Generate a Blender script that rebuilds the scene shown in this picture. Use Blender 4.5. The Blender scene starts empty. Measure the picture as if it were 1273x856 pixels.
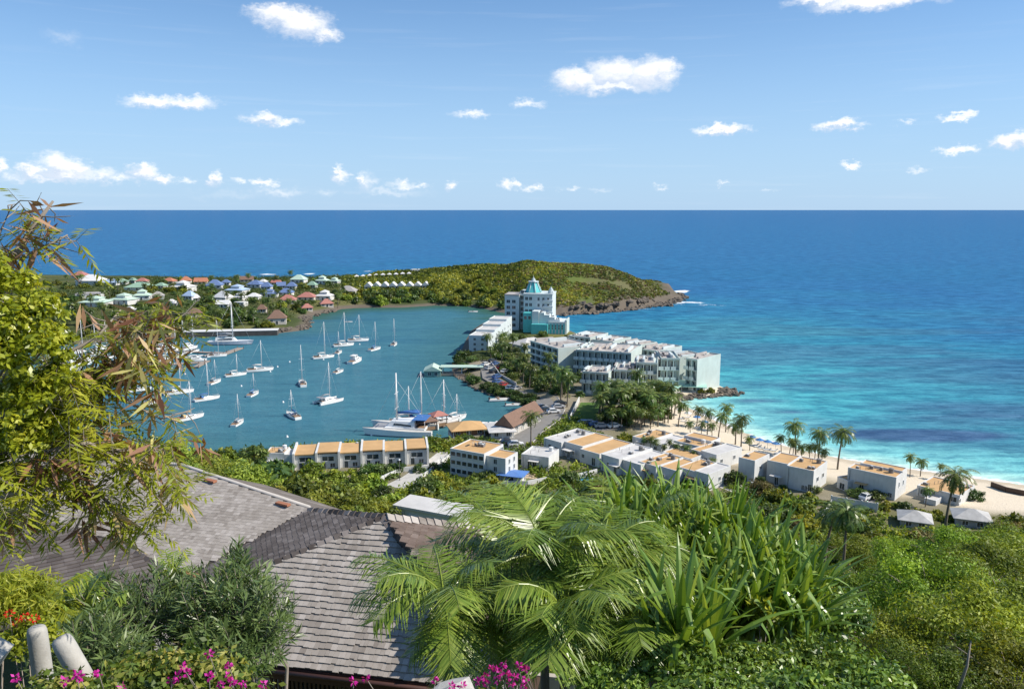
import bpy, math, random
import numpy as np
from mathutils import Vector
R = math.radians
S = bpy.context.scene
COL = S.collection
rnd = random.Random(11)
nr = np.random.default_rng(11)

# ------------------------------------------------------------------ camera, world, sun, exposure
FPX, CX, CY, CAMZ = 990.0, 636.5, 428.0, 65.0
PITCH = math.atan2(168.0, FPX)
cd = bpy.data.cameras.new('camera'); cam = bpy.data.objects.new('camera', cd); COL.objects.link(cam)
cam.location = (0, 0, CAMZ); cam.rotation_euler = (math.pi/2 - PITCH, 0, 0)
cd.sensor_width = 36; cd.lens = 36*FPX/1273; cd.clip_start = 0.05; cd.clip_end = 120000
S.camera = cam
SUN_EL, SUN_AZ = 43, 96            # azimuth measured from the view direction (+Y) towards +X
SUN_DIR = Vector((math.sin(R(SUN_AZ))*math.cos(R(SUN_EL)), math.cos(R(SUN_AZ))*math.cos(R(SUN_EL)), math.sin(R(SUN_EL))))
sl = bpy.data.lights.new('sun', 'SUN'); sl.energy = 5.0; sl.angle = R(0.53); sl.color = (1.0, 0.93, 0.82)
so = bpy.data.objects.new('sun', sl); COL.objects.link(so); so.location = (200, 100, 300)
so.rotation_euler = (-SUN_DIR).to_track_quat('-Z', 'Y').to_euler()
S.view_settings.view_transform = 'Standard'; S.view_settings.look = 'None'
S.view_settings.exposure = 0.25; S.view_settings.gamma = 1.0
S.view_settings.use_curve_mapping = False
S.render.engine = 'CYCLES'
S.cycles.max_bounces = 6; S.cycles.diffuse_bounces = 3; S.cycles.glossy_bounces = 2
S.cycles.transmission_bounces = 2; S.cycles.transparent_max_bounces = 4
S.cycles.use_denoising = True
S.cycles.caustics_reflective = False; S.cycles.caustics_refractive = False

def ray(px, py):
    dx = (px-CX)/FPX; dy = (CY-py)/FPX; c, s = math.cos(PITCH), math.sin(PITCH)
    return np.array([dx, c+dy*s, -s+dy*c])
def G(px, py, z=0.0):                     # the point of the sight line at height z
    d = ray(px, py); t = (z-CAMZ)/d[2]; return np.array([d[0]*t, d[1]*t, z])
def at(px, py, Y):                        # the point of the sight line at distance Y
    d = ray(px, py); t = Y/d[1]; return np.array([d[0]*t, Y, CAMZ+d[2]*t])
def zup(P, py):                           # height over P that shows at py
    c, s = math.cos(PITCH), math.sin(PITCH); t = (CY-py)/FPX
    return CAMZ + P[1]*(t*c-s)/(c+t*s)
def proj(P):
    c, s = math.cos(PITCH), math.sin(PITCH); h = P[2]-CAMZ
    dep = P[1]*c-h*s; up = P[1]*s+h*c
    return CX+FPX*P[0]/dep, CY-FPX*up/dep

# world: Nishita sky and small fair-weather clouds at infinity
W = bpy.data.worlds.new('World'); S.world = W; W.use_nodes = True
nt = W.node_tree; N = nt.nodes; L = nt.links; N.clear()
out = N.new('ShaderNodeOutputWorld'); bg = N.new('ShaderNodeBackground'); bg.inputs[1].default_value = 0.108
sky = N.new('ShaderNodeTexSky'); sky.sky_type = 'NISHITA'; sky.sun_disc = False
sky.sun_elevation = R(SUN_EL); sky.sun_rotation = R(SUN_AZ)
sky.altitude = 100; sky.air_density = 0.75; sky.dust_density = 0.25; sky.ozone_density = 2.2
L.new(bg.outputs[0], out.inputs[0])
W.cycles.sampling_method = 'MANUAL'; W.cycles.sample_map_resolution = 512
tc = N.new('ShaderNodeTexCoord')
def vm(op, a, b=None):
    n = N.new('ShaderNodeVectorMath'); n.operation = op
    for i, v in enumerate((a, b)):
        if v is None: continue
        if isinstance(v, (tuple, list)): n.inputs[i].default_value = v
        else: L.new(v, n.inputs[i])
    return n
def ma(op, a, b=None, c=None):
    n = N.new('ShaderNodeMath'); n.operation = op
    for i, v in enumerate((a, b, c)):
        if v is None: continue
        if isinstance(v, (int, float)): n.inputs[i].default_value = v
        else: L.new(v, n.inputs[i])
    return n.outputs[0]
sep = N.new('ShaderNodeSeparateXYZ'); L.new(tc.outputs['Generated'], sep.inputs[0])
# direction -> (azimuth, elevation) in units of 0.01 rad
az = ma('MULTIPLY', ma('ARCTAN2', sep.outputs[0], sep.outputs[1]), 100)
el = ma('MULTIPLY', ma('ARCSINE', sep.outputs[2]), 100)
cmb = N.new('ShaderNodeCombineXYZ'); L.new(az, cmb.inputs[0]); L.new(el, cmb.inputs[1])
def noise(vec, scale, det, rough=0.6):
    n = N.new('ShaderNodeTexNoise'); n.inputs['Scale'].default_value = scale; n.inputs['Detail'].default_value = det
    n.inputs['Roughness'].default_value = rough; L.new(vec, n.inputs['Vector']); return n
sq = vm('MULTIPLY', cmb.outputs[0], (0.75, 1.15, 1)).outputs[0]
n1 = noise(sq, 0.55, 6, 0.62); n2 = noise(sq, 2.3, 3)
w1 = vm('SUBTRACT', n1.outputs['Color'], (.5, .5, .5)).outputs[0]
w1 = vm('MULTIPLY', w1, (4.6, 2.6, 0)).outputs[0]
w2 = vm('MULTIPLY', vm('SUBTRACT', n2.outputs['Color'], (.5, .5, .5)).outputs[0], (1.3, .9, 0)).outputs[0]
warp = vm('ADD', vm('ADD', cmb.outputs[0], w1).outputs[0], w2).outputs[0]
def azel(px, py):
    d = ray(px, py); d = d/np.linalg.norm(d)
    return 100*math.atan2(d[0], d[1]), 100*math.asin(d[2])
# puffs: (px, py, half width px, half height px, strength)
PUFF = [(345,20,38,13,1),(375,30,40,16,1),(400,42,22,10,.8),(330,22,22,10,.7),
 (192,127,40,8,.75),(235,128,40,8,.75),(330,148,26,9,.8),(352,152,24,6,.6),
 (720,100,40,16,1),(765,92,42,20,1),(805,92,40,20,1),(825,88,22,16,.95),(760,108,70,9,.8),(656,128,22,6,.5),
 (585,143,26,6,.55),(898,161,36,7,.95),(1044,155,30,7,.95),(1126,153,12,4,.4),(1190,144,20,4,.8),(1190,187,22,5,.8),
 (1252,176,22,9,.95),(1275,172,20,8,.9),(1057,206,12,5,.85),(1142,211,13,4,.4),(1085,2,80,10,.95),(1020,0,40,8,.8),(82,48,26,10,.25),
 (72,206,26,14,.95),(80,215,40,9,.8),(125,217,26,9,.6),(182,213,20,11,.85),(200,222,20,7,.7),(150,222,50,6,.5),
 (268,221,10,9,.75),(328,227,16,6,.7),(424,220,12,12,.65),(455,228,14,14,.5),(505,230,30,6,.5),(480,240,70,6,.3),
 (563,229,11,7,.7),(630,230,14,6,.6),(660,234,20,5,.55),(710,236,13,4,.5),(745,236,26,4,.25),(2,207,9,9,.7),(15,220,20,8,.4),
 (350,238,40,7,.4),(40,214,14,10,.8),(95,208,16,11,.8),(60,222,60,6,.6),(175,207,9,8,.8),(232,224,10,6,.5),(300,226,9,5,.5),(420,214,7,9,.7),(448,222,8,9,.6),(500,226,10,6,.6),(525,230,12,5,.5),(640,228,8,5,.6),(668,231,8,5,.6),(820,232,14,3,.4),(900,228,10,3,.4),(960,236,16,3,.3),(405,240,20,6,.3),(300,243,90,6,.2)]
def chain(vec, mn):
    dens = None
    for (px, py, hw, hh, st) in PUFF:
        if hh < mn: continue
        a, e = azel(px, py); k = 100/FPX
        v = vm('SUBTRACT', vec, (a, e, 0)).outputs[0]
        v = vm('MULTIPLY', v, (1/(hw*k*1.15), 1/(hh*k*1.25), 0)).outputs[0]
        d = ma('MULTIPLY_ADD', vm('LENGTH', v).outputs['Value'], -st, st)
        dens = d if dens is None else ma('MAXIMUM', dens, d)
    return dens
dens = chain(warp, 0)
above = chain(vm('ADD', warp, (.35, .62, 0)).outputs[0], 7)      # how much cloud lies between here and the light
sh_ = N.new('ShaderNodeMapRange'); L.new(ma('SUBTRACT', above, dens), sh_.inputs[0]); sh_.inputs[1].default_value = -.30; sh_.inputs[2].default_value = .28; sh_.inputs[3].default_value = 1; sh_.inputs[4].default_value = 0
# thin streaks near the left and a soft band of haze cloud just above the sea
mr = N.new('ShaderNodeMapRange'); mr.interpolation_type = 'SMOOTHSTEP'; L.new(dens, mr.inputs[0])
mr.inputs[1].default_value = 0.03; mr.inputs[2].default_value = 0.7; mr.inputs[4].default_value = 0.93
st = vm('MULTIPLY', cmb.outputs[0], (0.05, 1.1, 1)).outputs[0]
ns = noise(st, 1.0, 4, .55)
mr2 = N.new('ShaderNodeMapRange'); L.new(ns.outputs['Fac'], mr2.inputs[0]); mr2.inputs[1].default_value = .55; mr2.inputs[2].default_value = .85; mr2.inputs[4].default_value = .10
cov = ma('MAXIMUM', mr.outputs[0], mr2.outputs[0])
shade = N.new('ShaderNodeMix'); shade.data_type = 'RGBA'
L.new(sh_.outputs[0], shade.inputs['Factor']); shade.inputs['A'].default_value = (5.6, 6.3, 7.5, 1); shade.inputs['B'].default_value = (9.2, 9.1, 9.0, 1)
hs = N.new('ShaderNodeHueSaturation'); hs.inputs['Saturation'].default_value = 1.22; hs.inputs['Value'].default_value = 1.22; L.new(sky.outputs[0], hs.inputs['Color'])
air = N.new('ShaderNodeMapRange'); air.interpolation_type = 'SMOOTHSTEP'; L.new(el, air.inputs[0])
air.inputs[1].default_value = -2; air.inputs[2].default_value = 30; air.inputs[3].default_value = .88; air.inputs[4].default_value = 0.15
airm = N.new('ShaderNodeMix'); airm.data_type = 'RGBA'; L.new(air.outputs[0], airm.inputs['Factor']); L.new(hs.outputs[0], airm.inputs['A']); airm.inputs['B'].default_value = (3.3, 5.0, 7.1, 1)
hs = airm
mix = N.new('ShaderNodeMix'); mix.data_type = 'RGBA'
L.new(cov, mix.inputs['Factor']); L.new(hs.outputs['Result'], mix.inputs['A']); L.new(shade.outputs['Result'], mix.inputs['B'])
L.new(mix.outputs['Result'], bg.inputs[0])

# ------------------------------------------------------------------ tags and builders
def tag(o, label=None, cat=None, group=None, kind=None):
    if label: o['label'] = label
    if cat: o['category'] = cat
    if group: o['group'] = group
    if kind: o['kind'] = kind
    return o
def thing(name, label, cat, loc=(0, 0, 0), rz=0.0, group=None):
    o = bpy.data.objects.new(name, None); COL.objects.link(o)
    o.empty_display_size = .2
    o.location = tuple(float(c) for c in loc); o.rotation_euler = (0, 0, rz); return tag(o, label, cat, group)
def dup(o, loc=None, rz=None, sc=None, label=None, group=None, parent=None):
    c = o.copy(); COL.objects.link(c)
    if parent is not None: c.parent = parent
    if loc is not None: c.location = tuple(float(q) for q in loc)
    if rz is not None: c.rotation_euler = (o.rotation_euler[0], o.rotation_euler[1], rz)
    if sc is not None: c.scale = sc if isinstance(sc, (tuple, list)) else (sc, sc, sc)
    if label: c['label'] = label
    if group: c['group'] = group
    for ch in list(o.children): dup(ch, parent=c)
    return c
def setm(me, mats):
    for m in (mats if isinstance(mats, (list, tuple)) else [mats]): me.materials.append(m)
class MB:
    """collects faces, builds ONE mesh object"""
    def __init__(s): s.v = []; s.f = []; s.m = []; s.sm = []
    def add(s, vs, fs, m=0, smooth=False):
        b = len(s.v); s.v += [tuple(map(float, p)) for p in vs]
        for f in fs: s.f.append(tuple(b+i for i in f)); s.m.append(m); s.sm.append(smooth)
    def box(s, x0, x1, y0, y1, z0, z1, m=0):
        s.add([(x0,y0,z0),(x1,y0,z0),(x1,y1,z0),(x0,y1,z0),(x0,y0,z1),(x1,y0,z1),(x1,y1,z1),(x0,y1,z1)],
              [(0,3,2,1),(4,5,6,7),(0,1,5,4),(1,2,6,5),(2,3,7,6),(3,0,4,7)], m); return s
    def prism(s, poly, z0, z1, m=0):
        n = len(poly); s.add([(x,y,z0) for x,y in poly]+[(x,y,z1) for x,y in poly],
            [tuple(range(n-1,-1,-1)), tuple(range(n,2*n))]+[(i,(i+1)%n,n+(i+1)%n,n+i) for i in range(n)], m); return s
    def tube(s, pts, rs, n=6, m=0, cap=True):
        pts = [np.array(p, float) for p in pts]; vs = []
        if not hasattr(rs, '__len__'): rs = [rs]*len(pts)
        for i, p in enumerate(pts):
            d = pts[min(i+1, len(pts)-1)]-pts[max(i-1, 0)]; d = d/(np.linalg.norm(d)+1e-9)
            a = np.cross(d, (0,0,1.) if abs(d[2]) < .9 else (1.,0,0)); a /= np.linalg.norm(a); b = np.cross(d, a)
            for k in range(n):
                t = 2*math.pi*k/n; vs.append(p+rs[i]*(math.cos(t)*a+math.sin(t)*b))
        fs = [(i*n+k, i*n+(k+1)%n, (i+1)*n+(k+1)%n, (i+1)*n+k) for i in range(len(pts)-1) for k in range(n)]
        if cap: fs += [tuple(range(n-1,-1,-1)), tuple(range((len(pts)-1)*n, len(pts)*n))]
        s.add(vs, fs, m, True); return s
    def cone(s, c, r, z0, z1, n=8, r1=0.0, m=0, rot=0.0):
        vs = [(c[0]+r*math.cos(rot+2*math.pi*k/n), c[1]+r*math.sin(rot+2*math.pi*k/n), z0) for k in range(n)]
        if r1 <= 0:
            vs.append((c[0],c[1],z1)); fs = [(k,(k+1)%n,n) for k in range(n)]+[tuple(range(n-1,-1,-1))]
        else:
            vs += [(c[0]+r1*math.cos(rot+2*math.pi*k/n), c[1]+r1*math.sin(rot+2*math.pi*k/n), z1) for k in range(n)]
            fs = [(k,(k+1)%n,n+(k+1)%n,n+k) for k in range(n)]+[tuple(range(n-1,-1,-1)), tuple(range(n,2*n))]
        s.add(vs, fs, m); return s
    def hip(s, x0, x1, y0, y1, z0, z1, inset=None, th=.15, m=0):
        """hipped roof (ridge along the longer side), eaves as a slab of thickness th"""
        w, d = x1-x0, y1-y0; 
        if inset is None: inset = min(w, d)/2
        if w >= d: r = [(x0+inset,(y0+y1)/2,z1),(x1-inset,(y0+y1)/2,z1)]
        else: r = [((x0+x1)/2,y0+inset,z1),((x0+x1)/2,y1-inset,z1)]
        b = [(x0,y0),(x1,y0),(x1,y1),(x0,y1)]
        vs = [(x,y,z0-th) for x,y in b]+[(x,y,z0) for x,y in b]+r
        fs = [(3,2,1,0),(0,1,5,4),(1,2,6,5),(2,3,7,6),(3,0,4,7)]
        if w >= d: fs += [(4,5,9,8),(5,6,9),(6,7,8,9),(7,4,8)]
        else: fs += [(4,5,8),(5,6,9,8),(6,7,9),(7,4,8,9)]
        s.add(vs, fs, m); return s
    def gable(s, x0, x1, y0, y1, z0, z1, along='x', th=.15, m=0):
        return s.hip(x0, x1, y0, y1, z0, z1, 0.001, th, m)
    def build(s, name, mats, parent=None, loc=None, rz=0.0):
        me = bpy.data.meshes.new(name); me.from_pydata(s.v, [], s.f); setm(me, mats)
        me.polygons.foreach_set('material_index', s.m); me.polygons.foreach_set('use_smooth', s.sm); me.update()
        o = bpy.data.objects.new(name, me); COL.objects.link(o)
        if parent is not None: o.parent = parent
        if loc is not None: o.location = tuple(float(c) for c in loc)
        o.rotation_euler = (0, 0, rz); return o
def npmesh(name, V, Fc, mats, attr=None, parent=None, loc=None, smooth=False, mi=None):
    """fast mesh from arrays: V n x 3, Fc m x k; attr {name: n or n x 3}"""
    me = bpy.data.meshes.new(name); k = Fc.shape[1]
    me.vertices.add(len(V)); me.vertices.foreach_set('co', np.asarray(V, np.float32).ravel())
    me.loops.add(Fc.size); me.loops.foreach_set('vertex_index', np.asarray(Fc, np.int32).ravel())
    me.polygons.add(len(Fc)); me.polygons.foreach_set('loop_start', np.arange(0, Fc.size, k, dtype=np.int32))
    me.polygons.foreach_set('use_smooth', np.full(len(Fc), bool(smooth)))
    if mi is not None: me.polygons.foreach_set('material_index', np.asarray(mi, np.int32))
    setm(me, mats); me.update(calc_edges=True)
    for a, val in (attr or {}).items():
        val = np.asarray(val, np.float32)
        if val.ndim == 1:
            t = me.attributes.new(a, 'FLOAT', 'POINT'); t.data.foreach_set('value', val)
        else:
            t = me.attributes.new(a, 'FLOAT_COLOR', 'POINT')
            t.data.foreach_set('color', np.concatenate([val, np.ones((len(val), 1), np.float32)], 1).ravel())
    o = bpy.data.objects.new(name, me); COL.objects.link(o)
    if parent is not None: o.parent = parent
    if loc is not None: o.location = tuple(float(c) for c in loc)
    return o

# ------------------------------------------------------------------ materials
def s2l(c): return tuple((x/12.92 if x <= .04045 else ((x+.055)/1.055)**2.4) for x in c)
class NT:
    def __init__(s, name):
        s.m = bpy.data.materials.new(name); s.m.use_nodes = True; s.t = s.m.node_tree
        s.b = s.t.nodes['Principled BSDF']; s.o = s.t.nodes['Material Output']
    def n(s, ty, **kw):
        x = s.t.nodes.new(ty)
        for k, v in kw.items(): setattr(x, k, v)
        return x
    def l(s, a, b): s.t.links.new(a, b)
    def mix(s, fac, a, b, blend='MIX'):
        x = s.n('ShaderNodeMix', data_type='RGBA', blend_type=blend)
        for k, v in (('Factor', fac), ('A', a), ('B', b)):
            if hasattr(v, 'links'): s.l(v, x.inputs[k])
            elif k == 'Factor': x.inputs[k].default_value = v
            else: x.inputs[k].default_value = tuple(v)+(1,)
        return x.outputs['Result']
    def noise(s, scale, det=4, vec=None, rough=.6, coord='Object'):
        x = s.n('ShaderNodeTexNoise'); x.inputs['Scale'].default_value = scale; x.inputs['Detail'].default_value = det
        x.inputs['Roughness'].default_value = rough
        if vec is None:
            c = s.n('ShaderNodeTexCoord'); vec = c.outputs[coord]
        s.l(vec, x.inputs['Vector']); return x
    def ramp(s, fac, lo, hi, a=0.0, b=1.0):
        x = s.n('ShaderNodeMapRange'); s.l(fac, x.inputs[0]); x.inputs[1].default_value = lo; x.inputs[2].default_value = hi
        x.inputs[3].default_value = a; x.inputs[4].default_value = b; return x.outputs[0]
    def bump(s, h, strength=.5, dist=.1):
        x = s.n('ShaderNodeBump'); x.inputs['Strength'].default_value = strength; x.inputs['Distance'].default_value = dist
        s.l(h, x.inputs['Height']); s.l(x.outputs[0], s.b.inputs['Normal'])
MATS = {}
def mat(name, c, rough=.7, var=.25, scale=1.5, metal=0.0, bump=.0, dirt=None, rand=0.0):
    """painted / plastered / stone surface with blotchy variation"""
    if name in MATS: return MATS[name]
    q = NT(name); q.b.inputs['Roughness'].default_value = rough; q.b.inputs['Metallic'].default_value = metal
    n = q.noise(scale, 6); f = q.ramp(n.outputs['Fac'], .3, .72)
    d = dirt or tuple(x*(1-var) for x in c)
    col = q.mix(f, d, c)
    if 'plaster' in name:
        tcs = q.n('ShaderNodeTexCoord'); mps = q.n('ShaderNodeMapping'); q.l(tcs.outputs['Object'], mps.inputs['Vector']); mps.inputs['Scale'].default_value = (1.6, 1.6, .22)
        col = q.mix(q.ramp(q.noise(1.1, 6, mps.outputs[0], .7).outputs['Fac'], .5, .78, 0, .5), col, tuple(x*k_ for x, k_ in zip(c, (.62, .59, .54))))
    if rand:
        oi = q.n('ShaderNodeObjectInfo'); col = q.mix(q.ramp(oi.outputs['Random'], 0, 1, 0, rand), col, tuple(x*.6 for x in c))
    q.l(col, q.b.inputs['Base Color'])
    if bump: q.bump(q.noise(scale*8, 4).outputs['Fac'], .6, bump)
    MATS[name] = q.m; return q.m
def leafmat(name, c0, c1, c2, trans=.3, rough=.45, spec=.4, rand=.35):
    """foliage: tint attribute runs from c0 (old) over c1 to c2 (young)"""
    if name in MATS: return MATS[name]
    q = NT(name); a = q.n('ShaderNodeAttribute', attribute_name='tint')
    r = q.n('ShaderNodeValToRGB'); q.l(a.outputs['Fac'], r.inputs[0])
    e = r.color_ramp.elements; e[0].color = c0+(1,); e[1].color = c2+(1,); e[1].position = 1.0
    x = e.new(.5); x.color = c1+(1,)
    oi = q.n('ShaderNodeObjectInfo'); hs = q.n('ShaderNodeHueSaturation')
    q.l(r.outputs[0], hs.inputs['Color']); q.l(q.ramp(oi.outputs['Random'], 0, 1, 1-rand, 1+rand), hs.inputs['Value'])
    ml = q.n('ShaderNodeMath', operation='MULTIPLY'); q.l(oi.outputs['Random'], ml.inputs[0]); ml.inputs[1].default_value = 7.31
    fr = q.n('ShaderNodeMath', operation='FRACT'); q.l(ml.outputs[0], fr.inputs[0])
    q.l(q.ramp(fr.outputs[0], 0, 1, .5-.035*rand*2, .5+.03*rand*2), hs.inputs['Hue'])
    col = hs.outputs[0]
    q.l(col, q.b.inputs['Base Color']); q.b.inputs['Roughness'].default_value = rough; q.b.inputs['Specular IOR Level'].default_value = spec
    tr = q.n('ShaderNodeBsdfTranslucent'); tcol = q.mix(1.0, col, (1.5, 1.35, .55), 'MULTIPLY'); q.l(tcol, tr.inputs['Color'])
    mx = q.n('ShaderNodeMixShader'); mx.inputs[0].default_value = trans
    q.l(q.b.outputs[0], mx.inputs[1]); q.l(tr.outputs[0], mx.inputs[2]); q.l(mx.outputs[0], q.o.inputs['Surface'])
    MATS[name] = q.m; return q.m
# ------------------------------------------------------------------ land, shore and sea
SHORE_PX = [(1700,660),(1500,632),(1380,614),(1273,602),(1200,592),(1150,585),(1100,578),(1050,570),(1000,560),(950,546),(910,531),(876,516),(852,504),
 (845,498),(862,495),(890,494),(914,489),(905,483),(886,476),(884,468),(850,447),(800,433),(760,424),(720,416),(705,410),(700,403),
 (690,397),(655,394),(628,396),(617,399),(600,402),(585,412),(574,438),(563,452),(564,462),(578,472),(590,482),(610,490),(640,499),
 (655,504),(661,511),(648,519),(625,528),(600,535),(560,543),(535,547),(500,551),(450,554),(400,558),(330,563),(290,566),(200,560),
 (100,545),(0,530),(-90,500),(-140,462),(-60,440),(60,430),(150,424),(230,417),(345,414),(372,411),(384,402),(379,395),(400,389),(425,384),
 (445,382.5),(500,382),(540,379.5),(580,380.5),(605,384),(622,388),(650,391),(680,392),(700,391),(730,389),(760,387),(790,383),(820,378),
 (843,373),(850,370),(846,366),(830,360),(800,353),(760,349),(700,347),(600,346),(520,344),(480,343),(430,345),(380,347),(300,348),(230,346.5),
 (150,343),(75,342),(0,342),(-200,340)]
SHORE = np.array([G(a, b)[:2] for a, b in SHORE_PX]+[(-900., 760.), (-900., -150.), (900., -150.), (760., 90.)])
BEACH = np.array([G(a, b)[:2] for a, b in SHORE_PX[:14]])
BAY = np.array([G(a, b)[:2] for a, b in [(-160,440),(60,425),(230,410),(345,405),(372,404),(376,397),(400,384),(445,379),(580,376),(628,386),(640,393),(600,406),(590,440),(590,462),(662,500),(668,512),(600,545),(400,566),(200,575),(0,560),(-160,500)]])
def seg_dist(x, y, P, closed=True):
    d = np.full(np.shape(x), 1e9); n = len(P)
    for i in range(n if closed else n-1):
        a, b = P[i], P[(i+1) % n]; ab = b-a; t = np.clip(((x-a[0])*ab[0]+(y-a[1])*ab[1])/(ab@ab+1e-9), 0, 1)
        d = np.minimum(d, np.hypot(x-a[0]-t*ab[0], y-a[1]-t*ab[1]))
    return d
def inside(x, y, P):
    r = np.zeros(np.shape(x), bool); n = len(P)
    for i in range(n):
        (x0, y0), (x1, y1) = P[i], P[(i+1) % n]
        if y0 == y1: continue
        c = ((y0 > y) != (y1 > y)) & (x < (x1-x0)*(y-y0)/(y1-y0)+x0); r ^= c
    return r
def sdist(x, y):
    d = seg_dist(x, y, SHORE); return np.where(inside(x, y, SHORE), d, -d)
_rs = np.random.RandomState(5); _tab = _rs.rand(256, 256)
def vnoise(x, y, s):                       # smooth value noise in -1..1, feature size s metres
    u, v = np.asarray(x)/s, np.asarray(y)/s; i, j = np.floor(u).astype(int), np.floor(v).astype(int); a, b = u-i, v-j
    a, b = a*a*(3-2*a), b*b*(3-2*b); T = lambda p, q: _tab[p % 256, q % 256]
    return 2*((T(i,j)*(1-a)+T(i+1,j)*a)*(1-b)+(T(i,j+1)*(1-a)+T(i+1,j+1)*a)*b)-1
def fbm(x, y, s, o=4): return sum(vnoise(x+31*k, y-17*k, s/2**k)*.5**k for k in range(o))
# camera hillside: height over distance, for five directions (px column)
_pd = np.array([0, 6, 12, 18, 25, 40, 60, 75, 90, 110, 130, 150, 175, 210, 5000.])
_pr = {-200: [62, 59.5, 56, 52.5, 50, 46, 43, 41, 32, 22, 12, 6, 3, 0, 0],
       300: [62, 59, 55.5, 51.8, 49.5, 44.5, 41, 38, 30, 19, 10, 4, 1, 0, 0],
       470: [62, 59, 55.5, 51.8, 49.2, 44, 39.5, 34, 26, 15, 8, 3, 1, 0, 0],
       600: [62, 59, 55.5, 51.8, 49, 42, 34, 28, 22.5, 15, 8, 3, 0, 0, 0],
       820: [62, 59, 55.5, 51, 47, 40, 31, 25.5, 20.5, 14.5, 8.5, 3, 0, 0, 0],
       1100: [62, 58.5, 54, 50, 46, 38.5, 29.5, 24, 19, 12.5, 7, 3, 0, 0, 0],
       1500: [62, 58, 54, 50.5, 47, 40, 32, 27, 22.5, 16, 10, 5, 2, 0, 0]}
_px = np.array(sorted(_pr)); _pz = np.array([_pr[k] for k in _px])
def camhill(x, y):
    yy = np.maximum(y, .5); col = np.clip(CX+FPX*.97*x/yy, -200, 1500); d = np.hypot(np.maximum(y, 0), x*.55)
    d = np.where(y < 0, np.abs(x)*.5, d)
    P = np.array([np.interp(d, _pd, z) for z in _pz]); i = np.clip(np.searchsorted(_px, col)-1, 0, len(_px)-2)
    t = (col-_px[i])/(_px[i+1]-_px[i]); I = np.arange(P.shape[1]) if P.ndim > 1 else None
    return P[i, I]*(1-t)+P[i+1, I]*t
# far headland: spine distance, height, foot and back distance per px column
_hc = np.array([430, 470, 520, 560, 600, 630, 655, 680, 720, 755, 780, 810, 830, 843, 850.])
_hy = np.array([342, 341, 337.5, 333, 329.5, 330.5, 324.5, 327.5, 328.5, 332, 341, 354, 364, 370, 371.])
_hs = np.array([640, 640, 640, 632, 618, 606, 596, 590, 585, 585, 585, 585, 583, 580, 578.])
_hf = np.array([548, 546, 552, 560, 545, 512, 497, 488, 492, 500, 510, 530, 550, 570, 576.])
_hz = np.array([zup((0, d), y) for d, y in zip(_hs, _hy)]); _hz[-1] = .2; _hz[0] = 4
def headland(x, y):
    yy = np.maximum(y, 1.); col = CX+FPX*x/(yy*math.cos(PITCH))*.995
    f = lambda a: np.interp(col, _hc, a); s, z, fr = f(_hs), np.maximum(f(_hz), 0), f(_hf)
    t = np.clip((yy-fr)/np.maximum(s-fr, 1), 0, 1); b = np.clip((yy-s)/95, 0, 1)
    g = np.where(yy <= s, t**.72, 1-b**1.6)
    z = z+4.5*np.exp(-(np.maximum(col-650, 0)/45)**2-(np.maximum(650-col, 0)/9)**2)*np.clip(1-g, 0, 1)*np.clip(g*4, 0, 1)
    ok = (col > 425) & (col < 852) & (yy > 470)
    gul = (.5*fbm(x, y, 60, 4)+.9*np.abs(vnoise(x*1.1+y*.35, y*.3-x*.1, 30))-.35)*np.clip(g*(1-g)*4, 0, 1)*5.5
    return np.where(ok, np.maximum(z*g+gul, 0), 0)
VIL = np.array([G(a, b)[:2] for a, b in [(-200,430),(230,412),(345,410),(400,386),(445,381),(445,346),(230,350),(-200,344)]])
def ht(x, y):
    x = np.atleast_1d(np.asarray(x, float)); y = np.atleast_1d(np.asarray(y, float)); sh = x.shape; x = x.ravel(); y = y.ravel()
    s = sdist(x, y); db = seg_dist(x, y, BEACH, False)
    land = 2.6*np.clip(s/9, 0, 1)**.7
    land = np.where(db < 34, np.minimum(land, 2.6*np.clip(s/27, 0, 1)**1.1), land)
    v = inside(x, y, VIL); land = land+np.where(v, np.clip((s-12)*.06, 0, 6.0), 0)
    z = np.where(s > 0, land, np.maximum(-4, s*.14))
    z = np.where(s > 0, np.maximum(z, headland(x, y)), z)
    c = camhill(x, y); z = np.where(s > 12, np.where(c > z, c+.35*fbm(x, y, 14, 3)*np.clip((c-z)/3, 0, 1)*np.clip((np.hypot(x, y)-25)/10, 0, 1), z), z)
    return z.reshape(sh)
def h1(x, y): return float(ht([x], [y])[0])
_gt = None
def hit(px, py, off=0.0):                  # first point of the sight line on the ground
    d = ray(px, py); t = np.concatenate([np.arange(3, 120, .6), np.arange(120, 1000, 1.5)])
    X, Y, Z = d[0]*t, d[1]*t, CAMZ+d[2]*t; g = np.maximum(ht(X, Y), 0)+off; k = np.argmax(Z <= g)
    if Z[k] > g[k]: return G(px, py, 0)
    return np.array([X[k], Y[k], g[k]-off])

def grid(xs, ys):
    X, Y = np.meshgrid(xs, ys); nx, ny = len(xs), len(ys)
    i = np.arange(nx*ny).reshape(ny, nx)
    F_ = np.stack([i[:-1,:-1], i[:-1,1:], i[1:,1:], i[1:,:-1]], -1).reshape(-1, 4)
    return X.ravel(), Y.ravel(), F_
def lerp(c0, c1, t): t = np.clip(t, 0, 1)[:, None]; return np.array(c0)[None]*(1-t)+np.array(c1)[None]*t if np.ndim(c0) == 1 else c0*(1-t)+np.array(c1)[None]*t
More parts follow.
